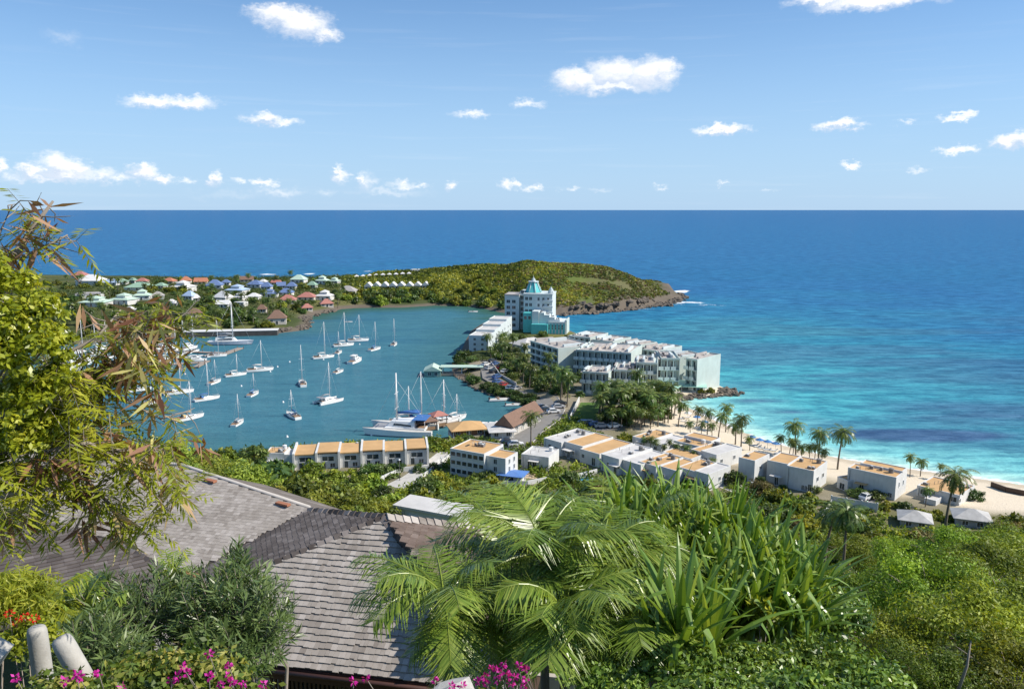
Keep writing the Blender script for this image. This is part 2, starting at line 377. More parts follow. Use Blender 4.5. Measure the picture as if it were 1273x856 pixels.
# ground sheet
def axis(segs):
    return np.unique(np.concatenate([np.arange(a, b+1e-6, s) for a, b, s in segs]).round(4))
xs = axis([(-900,-420,20),(-420,-40,2.5),(-40,60,1.25),(60,330,2.5),(330,900,15)]); ys = axis([(-60,0,4),(0,70,1.25),(70,240,2.0),(240,720,2.5),(720,760,10)])
X, Y, Fq = grid(xs, ys); Z = ht(X, Y); sd = sdist(X, Y); db = seg_dist(X, Y, BEACH, False); hl = headland(X, Y); ch = camhill(X, Y)
keep = Z > -3.99; kf = keep[Fq].any(1); Fq = Fq[kf]
SCRUB, SAND, ROCK, DRY, DIRT = (.055,.075,.025), (.72,.62,.48), (.15,.125,.10), (.17,.165,.06), (.30,.26,.19)
gn = fbm(X, Y, 26, 4); C = lerp(SCRUB, DRY, gn*.6+.3)
C = lerp(C, DIRT, np.where((ch < 3) & (Y < 330), .55+.5*fbm(X, Y, 17, 3), 0))
C = lerp(C, (.14,.19,.045), np.where(hl > 4, np.clip((hl-8)/14+.7*fbm(X, Y, 34), 0, 1), 0))
C = lerp(C, (.15,.135,.07), np.where(hl > .5, np.clip(fbm(X+99, Y, 22)*1.2-.1, 0, .8), 0))
C = lerp(C, ROCK, np.where((Y > 300) & (Z < 4.5), np.clip((5.5-sd)/3+gn*.5, 0, 1), 0))
C = lerp(C, ROCK, np.where(inside(X, Y, np.array([G(*p)[:2] for p in [(876,470),(925,486),(915,497),(858,500),(860,490)]])), 1, 0))
C = lerp(C, ROCK, np.where((hl > .3) & (X > 20), np.clip((11+9*gn-hl*1.1-sd*.25)/4, 0, .95), 0))
bs = np.where((db < 30+5*gn), np.clip((31+6*gn-db)/5, 0, 1), 0)*np.where(Y < 420, 1, 0)
C = lerp(C, SAND, bs); C = lerp(C, (.50,.42,.31), np.where((sd < 4.5) & (db < 12), .75, 0))
q = NT('ground_soil'); a = q.n('ShaderNodeAttribute', attribute_name='soil')
n = q.noise(.35, 8, rough=.7); n2_ = q.noise(3.0, 5, rough=.7)
col = q.mix(q.ramp(n.outputs['Fac'], .3, .75, .0, .55), a.outputs['Color'], (.10,.09,.05), 'MIX')
col = q.mix(q.ramp(n2_.outputs['Fac'], .35, .7, 0, .35), a.outputs['Color'], col)
q.l(col, q.b.inputs['Base Color']); q.b.inputs['Roughness'].default_value = .95; q.b.inputs['Specular IOR Level'].default_value = .1
q.bump(n2_.outputs['Fac'], .7, .25)
tag(npmesh('ground', np.stack([X, Y, Z], 1), Fq, q.m, {'soil': C}, smooth=True), kind='structure')

# sea: the base colour is that of the bottom seen through the water (sand, weed, deep)
def sea_colour(X, Y):
    sd = -sdist(X, Y); db = seg_dist(X, Y, BEACH, False); bay = inside(X, Y, BAY)
    n1 = fbm(X*.55, Y, 70, 4); n2 = fbm(X*.35+7, Y*1.6, 45, 4)
    deep = np.array((.013,.105,.235)); D = np.tile(deep, (len(X), 1))
    far = np.clip((Y-900)/5000, 0, 1); D = lerp(D, (.011,.095,.230), far)
    D = lerp(D, (.008,.105,.215), np.clip(1.2-np.abs(Y-820)/190+.6*n1, 0, 1)*np.where(X < 50, .75, .25))
    cool = np.clip(1-(db-20)/420+.25*n1, 0, 1); D = lerp(D, (.017,.160,.245), cool**1.1*.9)
    D = lerp(D, (.024,.195,.255), np.clip(1-np.hypot((X-110)/130, (Y-420)/95)+.35*n2, 0, 1)*.9)
    D = lerp(D, (.036,.245,.300), np.clip(1.15-(db)/125+.35*n1, 0, 1))
    D = lerp(D, (.12,.40,.42), np.clip(1.1-(db)/34+.2*n1, 0, 1))
    weed = np.clip((n2+.45*n1-.02)*3.2, 0, 1)*np.clip((db-12)/20, 0, 1)*np.clip((560-Y)/160, 0, 1)*np.where((X > 40) & ~bay, 1, 0)
    weed *= .45
    for (px, py, a, b_) in [(1215,512,46,20),(1150,540,26,7),(1265,480,60,26),(935,498,16,5),(985,512,9,3),(880,500,10,3),(1020,480,60,14),(930,440,50,18),(1180,450,70,14)]:
        p = G(px, py); k_ = 1.0 if py > 485 else .55
        weed = np.maximum(weed, k_*np.clip(1.25-np.hypot((X-p[0])/a, (Y-p[1])/b_)+.7*n2+.3*n1, 0, 1)*np.clip((db-14)/8, 0, 1))
    D = lerp(D, (.028,.078,.165), weed*.95)
    D = lerp(D, (.30,.58,.50), np.clip(1.1-db/9, 0, 1)*.85)
    B = np.tile(np.array((.037,.146,.192)), (len(X), 1)); B = lerp(B, (.023,.112,.178), np.clip(n2+.2, 0, 1)*.7)
    B = lerp(B, (.03,.10,.08), np.clip(1.25-sd/24, 0, 1)*np.where(Y > 470, 1, .3))
    m = bay.astype(float)[:, None]; D = D*(1-m)+B*m
    foam = np.clip(1.2-db/2.6+.5*vnoise(X, Y, 6), 0, 1)*.9
    for (px, py, a, b, st) in [(846,362,16,3,.85),(856,376,12,2.2,.7),(800,384,14,3,.5),(870,379,22,3,.55),(335,341,12,3,.8),(390,340,16,3,.9),(120,341,10,3,.4),(300,343,10,2,.5),(455,337,14,3,.6)]:
        p = G(px, py); foam = np.maximum(foam, st*np.clip(1.5-np.hypot((X-p[0])/a, (Y-p[1])/(b*3))*1.3+.9*fbm(X, Y*.5, 9, 3), 0, 1))
    foam = np.maximum(foam, np.where((np.hypot(*(np.array([X, Y])-G(815,378)[:2, None])) < 90) & (Y > 470) & ~bay, np.clip(1.0-sd/4+.6*vnoise(X, Y, 7), 0, 1)*.7, 0))
    global BAYM
    BAYM = bay
    return D*np.where(bay, 1.15, 1.3)[:, None]*np.array([1.25, 1.02, 1.04]), np.clip(foam, 0, 1)
V_, F_, A_, B_, K_ = [], [], [], [], []; off = 0
xf = axis([(-520,-180,5),(-180,330,2.0),(330,760,5)]); yf = axis([(130,420,2.0),(420,760,2.5),(760,1000,6)])
rings = [(xf, yf)]
far_y = np.array([1000, 1060, 1150, 1300, 1500, 1800, 2300, 3000, 4500, 8000, 20000, 60000.]); far_x = np.array([-50000,-15000,-5000,-2500,-1600,-1100,-800,-520,-300,-100,100,300,520,760,1000,1500,2500,5000,15000,50000.])
rings.append((far_x, far_y)); sx = np.array([-50000,-5000,-1500,-900,-520.]); sy = np.array([-300,130,400,700,1000.])
rings.append((sx, sy)); rings.append((np.array([760,900,1500,5000,50000.]), sy)); rings.append((np.array([-520, 0, 760.]), np.array([-300, 130.])))
for gx, gy in rings:
    X, Y, Fg = grid(gx, gy); cc, ff = sea_colour(X, Y)
    V_.append(np.stack([X, Y, np.zeros_like(X)], 1)); F_.append(Fg+off); A_.append(cc); B_.append(ff); K_.append(1-.72*BAYM); off += len(X)
q = NT('sea_water'); a = q.n('ShaderNodeAttribute', attribute_name='bottom'); f = q.n('ShaderNodeAttribute', attribute_name='foam')
tcx = q.n('ShaderNodeTexCoord'); mp = q.n('ShaderNodeMapping'); q.l(tcx.outputs['Object'], mp.inputs['Vector']); mp.inputs['Scale'].default_value = (.45, 1.0, 1); mp.inputs['Rotation'].default_value = (0, 0, .12)
w1_ = q.noise(.16, 6, mp.outputs[0], .65); w2_ = q.noise(.9, 5, mp.outputs[0], .6); w3_ = q.noise(.022, 5, mp.outputs[0], .6); mp2 = q.n('ShaderNodeMapping'); q.l(tcx.outputs['Object'], mp2.inputs['Vector']); mp2.inputs['Scale'].default_value = (.28, .8, 1); mp2.inputs['Rotation'].default_value = (0, 0, -.06); w4_ = q.noise(.24, 5, mp2.outputs[0], .75)
chp = q.n('ShaderNodeAttribute', attribute_name='chop')
def chop(v): x = q.n('ShaderNodeMath', operation='MULTIPLY'); q.l(v, x.inputs[0]); q.l(chp.outputs['Fac'], x.inputs[1]); return x.outputs[0]
base_ = a.outputs['Color']
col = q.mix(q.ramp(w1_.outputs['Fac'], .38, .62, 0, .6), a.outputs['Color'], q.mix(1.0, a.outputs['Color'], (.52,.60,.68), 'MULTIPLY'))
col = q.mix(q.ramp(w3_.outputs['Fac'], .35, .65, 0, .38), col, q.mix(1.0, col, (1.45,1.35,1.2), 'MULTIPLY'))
rip = q.mix(q.ramp(w4_.outputs['Fac'], .40, .60, 0, .8), q.mix(1.0, col, (1.55,1.35,1.22), 'MULTIPLY'), q.mix(1.0, col, (.50,.60,.70), 'MULTIPLY')); col = q.mix(chop(q.ramp(w4_.outputs['Fac'], -1, 0, 1, 1)), base_, rip)  # bright wave reflections and dark troughs painted into the water colour by noise
fo = q.noise(.55, 6, rough=.75); fm = q.n('ShaderNodeMath', operation='ADD'); q.l(f.outputs['Fac'], fm.inputs[0]); q.l(fo.outputs['Fac'], fm.inputs[1])
fac = q.ramp(fm.outputs[0], 1.0, 1.25)
cap = q.noise(.06, 6, mp.outputs[0], .8); 
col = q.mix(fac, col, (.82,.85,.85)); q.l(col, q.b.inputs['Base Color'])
q.b.inputs['Roughness'].default_value = .6; q.b.inputs['Specular IOR Level'].default_value = 0
gl = q.n('ShaderNodeBsdfGlossy'); gl.inputs['Roughness'].default_value = .13; fr_ = q.n('ShaderNodeFresnel'); fr_.inputs['IOR'].default_value = 1.33
mxs = q.n('ShaderNodeMixShader'); q.l(q.ramp(fr_.outputs[0], 0, 1, 0, .2), mxs.inputs[0]); q.l(q.b.outputs[0], mxs.inputs[1]); q.l(gl.outputs[0], mxs.inputs[2]); q.l(mxs.outputs[0], q.o.inputs['Surface'])
hh = q.n('ShaderNodeMath', operation='MULTIPLY_ADD'); q.l(w2_.outputs['Fac'], hh.inputs[0]); hh.inputs[1].default_value = .35; q.l(w1_.outputs['Fac'], hh.inputs[2]); q.bump(hh.outputs[0], .9, 1.1); q.l(q.b.inputs['Normal'].links[0].from_socket, gl.inputs['Normal']); q.l(q.b.inputs['Normal'].links[0].from_socket, fr_.inputs['Normal'])
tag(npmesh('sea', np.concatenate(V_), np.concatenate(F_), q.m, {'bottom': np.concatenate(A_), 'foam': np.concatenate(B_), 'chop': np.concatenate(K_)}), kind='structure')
# ------------------------------------------------------------------ paved ground
ASPH = mat('asphalt', (.24,.23,.215), .9, .25, .6); CONC = mat('pale_concrete', (.55,.53,.49), .85, .25, .8)
KERB = mat('kerb_concrete', (.6,.58,.55), .8, .2, 2)
def strip(name, line, w, m, lift=.05, kerb=False):
    P = []
    for (a, b) in zip(line[:-1], line[1:]):
        p, q_ = hit(*a), hit(*b); n = max(2, int(np.hypot(*(q_-p)[:2])/2.0))
        P += [p+(q_-p)*k/n for k in range(n)]
    P.append(hit(*line[-1])); P = np.array(P)[:, :2]
    T = np.gradient(P, axis=0); T /= np.linalg.norm(T, axis=1)[:, None]+1e-9; Nn = np.stack([-T[:,1], T[:,0]], 1)
    b = MB(); vs = []
    for s_ in (-.5, -.17, .17, .5):
        e = P+Nn*w*s_; z = np.maximum(ht(e[:,0], e[:,1]), ht(P[:,0], P[:,1])-.15)+lift; vs.append([tuple(v) for v in np.column_stack([e, z])])
    n = len(P); flat = [v for r_ in vs for v in r_]
    b.add(flat, [(r_*n+i, (r_)*n+i+1, (r_+1)*n+i+1, (r_+1)*n+i) for r_ in range(3) for i in range(n-1)])
    o = tag(b.build(name, m), kind='structure')
    if kerb:
        kb = MB()
        for s_ in (-1, 1):
            e = P+Nn*s_*(w/2+.13); z = ht(e[:,0], e[:,1]); 
            kb.tube([(x, y, zz+.08) for (x, y), zz in zip(e, z)], .13, 4)
        tag(kb.build(name.replace('road', 'kerb'), KERB), kind='structure')
    return o
def sheet(name, pts, m, z=2.65, kind='structure'):
    b = MB(); P = [G(a, c, z) for a, c in pts]; b.add(P, [tuple(range(len(P)))])
    return tag(b.build(name, m), kind=kind)
strip('road', [(676,497),(684,510),(676,522),(655,536),(640,551),(652,560)], 9, ASPH, kerb=True)
strip('hotel_road', [(604,452),(608,470),(630,486),(660,496),(676,500)], 5.0, ASPH, .045)
strip('lane', [(490,608),(512,596),(527,586),(545,574),(556,564),(575,553)], 5.0, CONC, .06)
LAWN = mat('lawn_turf', (.085,.17,.022), .95, .35, .4)
sheet('lawn', [(722,500),(748,500),(740,522),(716,532),(690,536),(700,527),(708,524)], LAWN, 2.64)
TERR = mat('terrace_tiles', (.62,.47,.32), .8, .2, 1.2)
sheet('terrace', [(640,593),(648,579),(690,580),(682,596)], TERR, 2.66)
sheet('car_park', [(735,527),(762,518),(790,524),(770,534),(740,535)], ASPH, 2.645)
sheet('forecourt', [(1052,622),(1066,612),(1096,617),(1088,630),(1060,628)], ASPH, 2.75)
sheet('villa_yard', [(880,600),(900,590),(940,600),(945,612),(912,612)], CONC, 2.66)

# ------------------------------------------------------------------ building kit
WHITE = mat('white_plaster', (.70,.70,.68), .75, .16, .45); PALE = mat('pale_green_plaster', (.55,.63,.59), .75, .15, .25)
TAN = mat('tan_roof_coating', (.60,.37,.165), .85, .22, .35); WROOF = mat('white_roof_coating', (.64,.62,.59), .8, .28, .4)
GLASS = NT('window_glass'); GLASS.b.inputs['Base Color'].default_value = (.035,.05,.06,1); GLASS.b.inputs['Roughness'].default_value = .08; GLASS = GLASS.m
FRAME = mat('frame_white', (.7,.72,.72), .5, .1, 3); DARKM = mat('dark_metal', (.06,.06,.065), .5, .2, 3); WOODD = mat('dark_wood', (.10,.06,.04), .7, .35, 3)
CLUT = mat('roof_plant', (.26,.25,.24), .7, .4, 2); RUST = mat('rust_brown', (.30,.15,.08), .8, .4, 2)
_wm = {}
def win(t, x, y, z, w, h, rot=0.0, fm=None, nm='window', muntin=True, mats=None):
    """a window (frame + pane) on a wall that faces local -Y when rot = 0; x, z are its centre"""
    k = (round(w, 2), round(h, 2), nm, muntin, (mats or FRAME).name)
    if k not in _wm:
        f = MB(); t_ = .09
        f.box(-w/2, w/2, -.07, 0, h/2-t_, h/2); f.box(-w/2, w/2, -.11, 0, -h/2, -h/2+t_)
        f.box(-w/2, -w/2+t_, -.07, 0, -h/2+t_, h/2-t_); f.box(w/2-t_, w/2, -.07, 0, -h/2+t_, h/2-t_)
        if muntin: f.box(-.035, .035, -.05, -.021, -h/2+t_, h/2-t_)
        a = f.build(nm, mats or FRAME, t); p = MB(); p.add([(-w/2+t_, -.02, -h/2+t_), (w/2-t_, -.02, -h/2+t_), (w/2-t_, -.02, h/2-t_), (-w/2+t_, -.02, h/2-t_)], [(0,1,2,3)])
        b = p.build('pane', GLASS, a); _wm[k] = (a.data, b.data)
    else:
        a = bpy.data.objects.new(nm, _wm[k][0]); COL.objects.link(a); a.parent = t
        b = bpy.data.objects.new('pane', _wm[k][1]); COL.objects.link(b); b.parent = a
    a.location = (x, y, z); a.rotation_euler = (0, 0, rot); return a
def site(pa, pb, pc=None, z=None):
    """A, B: ends of the front base line (left, right); C: foot of the far end of the right side"""
    A = hit(*pa) if z is None else G(*pa, z); B = G(*pb, A[2]); w = float(np.hypot(*(B-A)[:2])); rz = math.atan2(B[1]-A[1], B[0]-A[0])
    D = 8.0
    if pc is not None:
        C = G(*pc, A[2]); D = float((C-A)[:2] @ np.array([-math.sin(rz), math.cos(rz)]))
    return A, w, rz, max(D, 2.0)
def clutter(t, x0, x1, y0, y1, z, n, seed=0, m=None):
    r_ = random.Random(seed)
    for k in range(n):
        b = MB(); w, d, h = r_.uniform(.5, 1.1), r_.uniform(.4, .9), r_.uniform(.4, .8)
        x, y = r_.uniform(x0+.6, x1-.6), r_.uniform(y0+.6, y1-.6)
        b.box(-w/2, w/2, -d/2, d/2, 0, h); b.cone((0, 0), min(w, d)*.36, h, h+.12, 8, min(w, d)*.34, 1)
        b.build('air_conditioner', [m or CLUT, FRAME], t, (x, y, z+.003))
def volume(t, x0, x1, y0, y1, h, roof=None, wall=None, par=.35, z0=-1.2, slope=0.0):
    """a flat-roofed block: wall with parapet as one part, roof deck as another"""
    b = MB(); b.box(x0, x1, y0, y1, z0, h); p = .22
    for q_ in ((x0, x1, y0, y0+p), (x0, x1, y1-p, y1), (x0, x0+p, y0+p, y1-p), (x1-p, x1, y0+p, y1-p)): b.box(*q_, h, h+par)
    b.build('wall', wall or WHITE, t)
    r_ = MB(); r_.box(x0+p+.01, x1-p-.01, y0+p+.01, y1-p-.01, h+.003, h+par*.45); r_.build('roof', roof or TAN, t)

# ---- white villas and terraces with tan roofs between the road and the beach
def villa(label, pa, pb, pc, top, vols, wins=(), nclut=2, name='beach_villa', cat='villa', group=None, z=None, roof=None):
    A, w, rz, D = site(pa, pb, pc, z); h = zup(A, top)-A[2]
    t = thing(name, label, cat, A, rz, group); t['w'] = w; t['d'] = D; t['h'] = h
    for (x0, x1, y0, y1, k, rf) in vols:
        volume(t, x0*w, x1*w, y0*D, y1*D, h*k-.3, {'t': TAN, 'w': WROOF}[rf])
    for (fx, fz, ww, wh, side) in wins:
        if side == 'f': win(t, fx*w, vols[0][2]*D, fz*h, ww, wh)
        elif side == 'r': win(t, w*max(v[1] for v in vols), fx*D, fz*h, ww, wh, math.pi/2)
        elif side == 'd': win(t, fx*w, vols[0][2]*D, wh/2+.02, ww, wh, nm='door')
    x0, x1, y0, y1, k, rf = vols[0]
    clutter(t, x0*w, x1*w, y0*D, y1*D, h*k-.3+.16, nclut, len(label))
    rr = random.Random(len(label)*3)
    if w > 5 and D > 4:
        b = MB(); b.cone((0, 0), .55, 0, 1.0, 12, .55).cone((0, 0), .57, 1.003, 1.15, 12, .2); b.build('water_tank', FRAME if rr.random() < .5 else CLUT, t, ((x0+(x1-x0)*.8)*w, (y0+(y1-y0)*.75)*D, h*k-.3+.165))
        for q_ in range(3): MB().tube([(0, 0, 0), (0, 0, .7), (.18, 0, .82)], .05, 6).build('vent_pipe', CLUT, t, ((x0+(x1-x0)*rr.uniform(.1, .6))*w, (y0+(y1-y0)*rr.uniform(.2, .8))*D, h*k-.3+.16))
        fx = rr.uniform(.15, .6)*w; MB().box(-1.3, 1.3, -1.3, -.02, 0, .1).build('door_canopy', TAN if rr.random() < .4 else WROOF, t, (fx, vols[0][2]*D, 2.35)); win(t, fx, vols[0][2]*D, 1.05, 1.0, 2.05, nm='door')
        MB().tube([(0, -.08, -.6), (0, -.08, h*vols[0][4]-.4)], .05, 6).build('drain_pipe', CLUT, t, (vols[0][0]*w+.5, vols[0][2]*D, 0))
    return t
VG = 'white villas with tan flat roofs'
villa('tall narrow white villa with tan roof just left of the longest beach villa', (917,597),(937,602),(952,592),568,[(0,1,0,1,1,'t')],[(.5,.25,.8,1.8,'d'),(.4,.6,1.2,1,'r')],1,group=VG)
villa('long white villa with stepped tan roof and blank front beside the beach palms', (950,601),(1010,613),(1037,602),573,[(.45,1,0,1,1,'t'),(0,.447,.12,1,1.0,'t')],[(.8,.16,.7,1.4,'f'),(.86,.16,.7,1.4,'f'),(.94,.16,.9,2,'d'),(.3,.5,1.4,1.1,'r'),(.7,.5,1.4,1.1,'r')],3,group=VG)
villa('white villa with double tan roof behind the dark forecourt and white picket fence', (1052,611),(1112,622),(1131,612),579,[(0,1,0,.55,.94,'t'),(.12,1,.553,1,1.0,'t')],[(.9,.18,.9,1.2,'f'),(.3,.55,.7,1.2,'r'),(.7,.5,.7,1.2,'r')],3,group=VG)
villa('low sprawling white villa with broad tan roof, last one along the beach', (1130,623),(1184,634),(1212,616),608,[(0,1,.3,1,1,'t'),(.35,.62,0,.297,.5,'w')],[(.15,.5,1.2,1.2,'f'),(.85,.5,1.6,1.2,'f'),(.3,.5,1.2,1,'r')],2,group=VG)
villa('small white garage like annex with tan roof between the two large beach villas', (1040,607),(1053,611),(1063,602),592,[(0,1,0,1,1,'t')],[(.5,.4,1.6,1.6,'d')],0,group=VG)
villa('white villa with low grey-white roof at the left end by the dark round tree', (842,601),(880,611),(899,597),579,[(0,.55,0,1,.96,'t'),(.553,1,.0,1,1,'w')],[(.2,.5,.9,1.2,'f'),(.35,.5,.9,1.2,'f'),(.5,.5,.9,1.2,'f'),(.8,.42,1.3,2.2,'d'),(.5,.5,1,1,'r')],2,group=VG)
villa('white villa with white roof terrace behind the dark round tree, facing the umbrellas', (858,575),(890,584),(915,572),556,[(0,.4,.0,1,.9,'t'),(.403,1,0,1,1,'w')],[(.6,.5,1,1,'f'),(.8,.5,1,1,'f'),(.2,.5,1,1,'r'),(.7,.5,1,1,'r')],2,group=VG)
villa('low villa with tan roof strips next to the beach palm cluster', (838,562),(872,569),(896,560),545,[(0,1,0,.5,.85,'t'),(0,1,.503,1,1,'t')],[(.3,.5,1,1,'f'),(.7,.5,1,1,'f')],2,group=VG)
villa('long terrace villa with two tan roof patches above bright white steps', (676,562),(745,581),(795,569),544,[(0,.33,0,1,1,'w'),(.333,.66,.08,1,1.03,'t'),(.663,1,0,1,.94,'t')],[(.12,.45,1.2,1.6,'f'),(.24,.4,1.1,2.2,'d'),(.42,.5,.9,1.1,'f'),(.55,.5,.9,1.1,'f'),(.72,.5,1,1.1,'f'),(.9,.42,1.2,2.1,'d')],3,'terrace_villa',group=VG)
villa('white terrace villa with plain white roof continuing the long terrace to the right', (747,586),(792,598),(830,582),564,[(0,.5,0,1,1,'w'),(.503,1,.1,1,.9,'w')],[(.2,.5,.8,1,'f'),(.5,.5,.8,1,'f'),(.8,.5,.8,1,'f')],2,'terrace_villa',group=VG)
villa('white villa with paired tan roofs directly above the tall strap leaf plant', (793,594),(838,606),(866,592),573,[(0,.5,0,1,1,'t'),(.503,1,.12,1,.97,'t')],[(.1,.5,.8,1.2,'f'),(.25,.5,.8,1.2,'f'),(.4,.42,1,2,'d'),(.7,.5,.9,1.2,'f'),(.9,.42,1,2,'d')],4,'terrace_villa',group=VG)
villa('villa with narrow tan roofs beside the leafy green tree below the palm grove', (786,557),(822,566),(850,556),542,[(0,.6,0,1,1,'t'),(.603,1,.0,1,.9,'w')],[(.3,.5,1,1,'f'),(.8,.5,1,1,'f')],3,'terrace_villa',group=VG)
villa('villa with white front roof and tan back roof in the middle of the beach row', (806,580),(846,590),(872,578),565,[(0,1,0,.45,.85,'w'),(.1,1,.453,1,1,'t')],[(.25,.5,1,1,'f'),(.6,.5,1,1,'f')],2,'terrace_villa',group=VG)
villa('low blank white house beside the tan terrace and pink bougainvillea', (648,582),(682,586),(694,575),564,[(0,1,0,1,1,'w')],[(.3,.4,1,2,'d')],0,'low_house','house')
# three-storey apartment house
A, w, rz, D = site((560,591),(602,597),(629,584)); h = zup(A, 557)-A[2]
t = thing('apartment_house', 'three storey white apartment house with tan roof and dish by the marina', 'apartment house', A, rz)
volume(t, 0, w, 0, D, h-.3); volume(t, w+.005, w+5.2, D*.1, D*.75, h*.86, TAN)
for f in range(3):
    for k in range(6): win(t, w*(.09+.165*k), 0, h*(.18+.32*f), w*.145, h*.18, muntin=False)
    for k in range(2): win(t, w, D*(.80+.12*k), h*(.2+.31*f), 1, 1.4, math.pi/2)
    win(t, w+2.5, D*.1, h*(.18+.28*f), 1.0, 1.3); win(t, w+5.2, D*.3, h*(.18+.28*f), .8, 1.2, math.pi/2); win(t, w+5.2, D*.55, h*(.18+.28*f), .8, 1.2, math.pi/2)
clutter(t, w*.3, w*.75, D*.4, D*.8, h-.13, 7, 3)
b = MB(); b.tube([(0,0,0),(0,0,.9)], .06); b.add([(0,0,1.0)]+[(1.1*math.cos(a)*.8, 1.1*math.sin(a), 1.2+.5*math.cos(a)) for a in np.linspace(0, 2*math.pi, 12, endpoint=False)], [(0,1+k,1+(k+1)%12) for k in range(12)])
b.build('satellite_dish', FRAME, t, (w*.35, D*.55, h-.12))
# row house along the bay
A, w, rz, D = site((366,586),(532,576)); D = 7.5; h = zup(A, 566)-A[2]; hb = h-.9
t = thing('row_house', 'row of six joined white bay houses with tan roofs between slanted walls', 'row house', A, rz)
b = MB(); b.box(0, w, 0, D, -1.5, h); b.build('wall', WHITE, t)
n = 6; u = w/n
for i in range(n):
    r_ = MB(); x0, x1 = i*u+.28, (i+1)*u-.28; k = .35*(i % 2)
    r_.add([(x0,-.35,h+.05+k),(x1,-.35,h+.05+k),(x1,D,hb+1.1+k),(x0,D,hb+1.1+k),(x0,-.35,h+.3+k),(x1,-.35,h+.3+k),(x1,D,hb+1.35+k),(x0,D,hb+1.35+k)], [(3,2,1,0),(4,5,6,7),(0,1,5,4),(1,2,6,5),(2,3,7,6),(3,0,4,7)])
    r_.build('roof', TAN, t); win(t, (i+.5)*u, 0, h*.68, u*.55, h*.36); win(t, (i+.3)*u, 0, h*.2, 1.1, 2.0, nm='door', muntin=False); win(t, (i+.7)*u, 0, h*.22, 1.3, 1.2)
for i in range(n+1):
    f = MB(); x = i*u; o_ = .15 if i % 3 else .5
    f.add([(x-.25,-.9,-1),(x+.25,-.9,-1),(x+.25,D+.3,-1),(x-.25,D+.3,-1),(x-.25,-.9,h+.7),(x+.25,-.9,h+.7),(x+.25,D+.3,hb+1.5+o_),(x-.25,D+.3,hb+1.5+o_)], [(3,2,1,0),(4,5,6,7),(0,1,5,4),(1,2,6,5),(2,3,7,6),(3,0,4,7)])
    f.build('party_wall', WHITE, t)
clutter(t, .1*w, .5*w, 5, 8, hb+.7, 4, 5)
villa('low white annex with tan roof at the far left end of the bay row', (330,583),(364,583),(366,575),563,[(0,.72,0,1,1,'t'),(.723,1,0,1,.9,'w')],[(.3,.5,1,1.2,'f'),(.6,.5,1,1.2,'f')],3,'low_house','house',z=2.6)
# blue hip roofed pavilion, marina buildings
BLUE = mat('blue_roof_sheet', (.10,.22,.52), .5, .15, 1); GREENR = mat('green_roof_sheet', (.36,.60,.50), .55, .15, 1)
BROWNR = mat('brown_roof_shingle', (.23,.14,.10), .9, .3, 1.2); REDR = mat('red_roof_sheet', (.45,.19,.15), .6, .2, 1)
def pavilion(label, pa, pb, pc, eave, ridge, rm, name='pavilion', wall=None, posts=True, gable=False, cat='pavilion'):
    A, w, rz, D = site(pa, pb, pc); e = max(zup(A, eave)-A[2], 2.0); r_ = max(zup(A+np.array([0, D/2, 0]), ridge)-A[2], e+.5)
    t = thing(name, label, cat, A, rz)
    if posts:
        for x in np.linspace(.3, w-.3, max(2, int(w/3.2)+1)):
            for y in (.3, D-.3): MB().box(-.09, .09, -.09, .09, -.6, e-.15).build('post', FRAME, t, (x, y, 0))
        MB().box(.1, w-.1, .1, D-.1, -1.2, .12).build('floor_slab', CONC, t)
    if wall is not None:
        MB().box(.5, w-.5, .8, D-.5, -1, e-.16).build('wall', wall, t)
        for k in range(max(1, int(w/3))): win(t, w*(k+.5)/max(1, int(w/3)), .8, e*.55, 1.3, 1.3)
    q_ = MB(); (q_.gable if gable else q_.hip)(-.5, w+.5, -.5, D+.5, e, r_); q_.build('roof', rm, t); return t
pavilion('small pavilion with pale blue hipped roof beside the tan terrace', (620,602),(648,603),(655,596),597,586,BLUE,wall=WHITE)
pavilion('long marina shed with brown shingled roof along the quay', (637,544),(673,523),(669,513),530,514,BROWNR,'marina_shed',wall=CONC,gable=True,cat='shed')
pavilion('dock restaurant with tan hipped roof at the root of the pier', (563,545),(604,541),(612,531),538,524,TAN,'dock_restaurant',wall=RUST,cat='restaurant')
pavilion('white roofed gatehouse between the tan dock restaurant and the brown shed', (610,548),(640,545),(642,533),537,529,WROOF,'gatehouse',wall=WHITE,cat='gatehouse')
pavilion('round cornered beach pavilion with green roof below the hotel', (809,489),(838,491),(842,481),484,477,GREENR,'beach_pavilion')
pavilion('beach pavilion with flat green roof on white posts at the rocky point', (846,488),(877,488),(879,480),481,477,GREENR,'beach_pavilion')

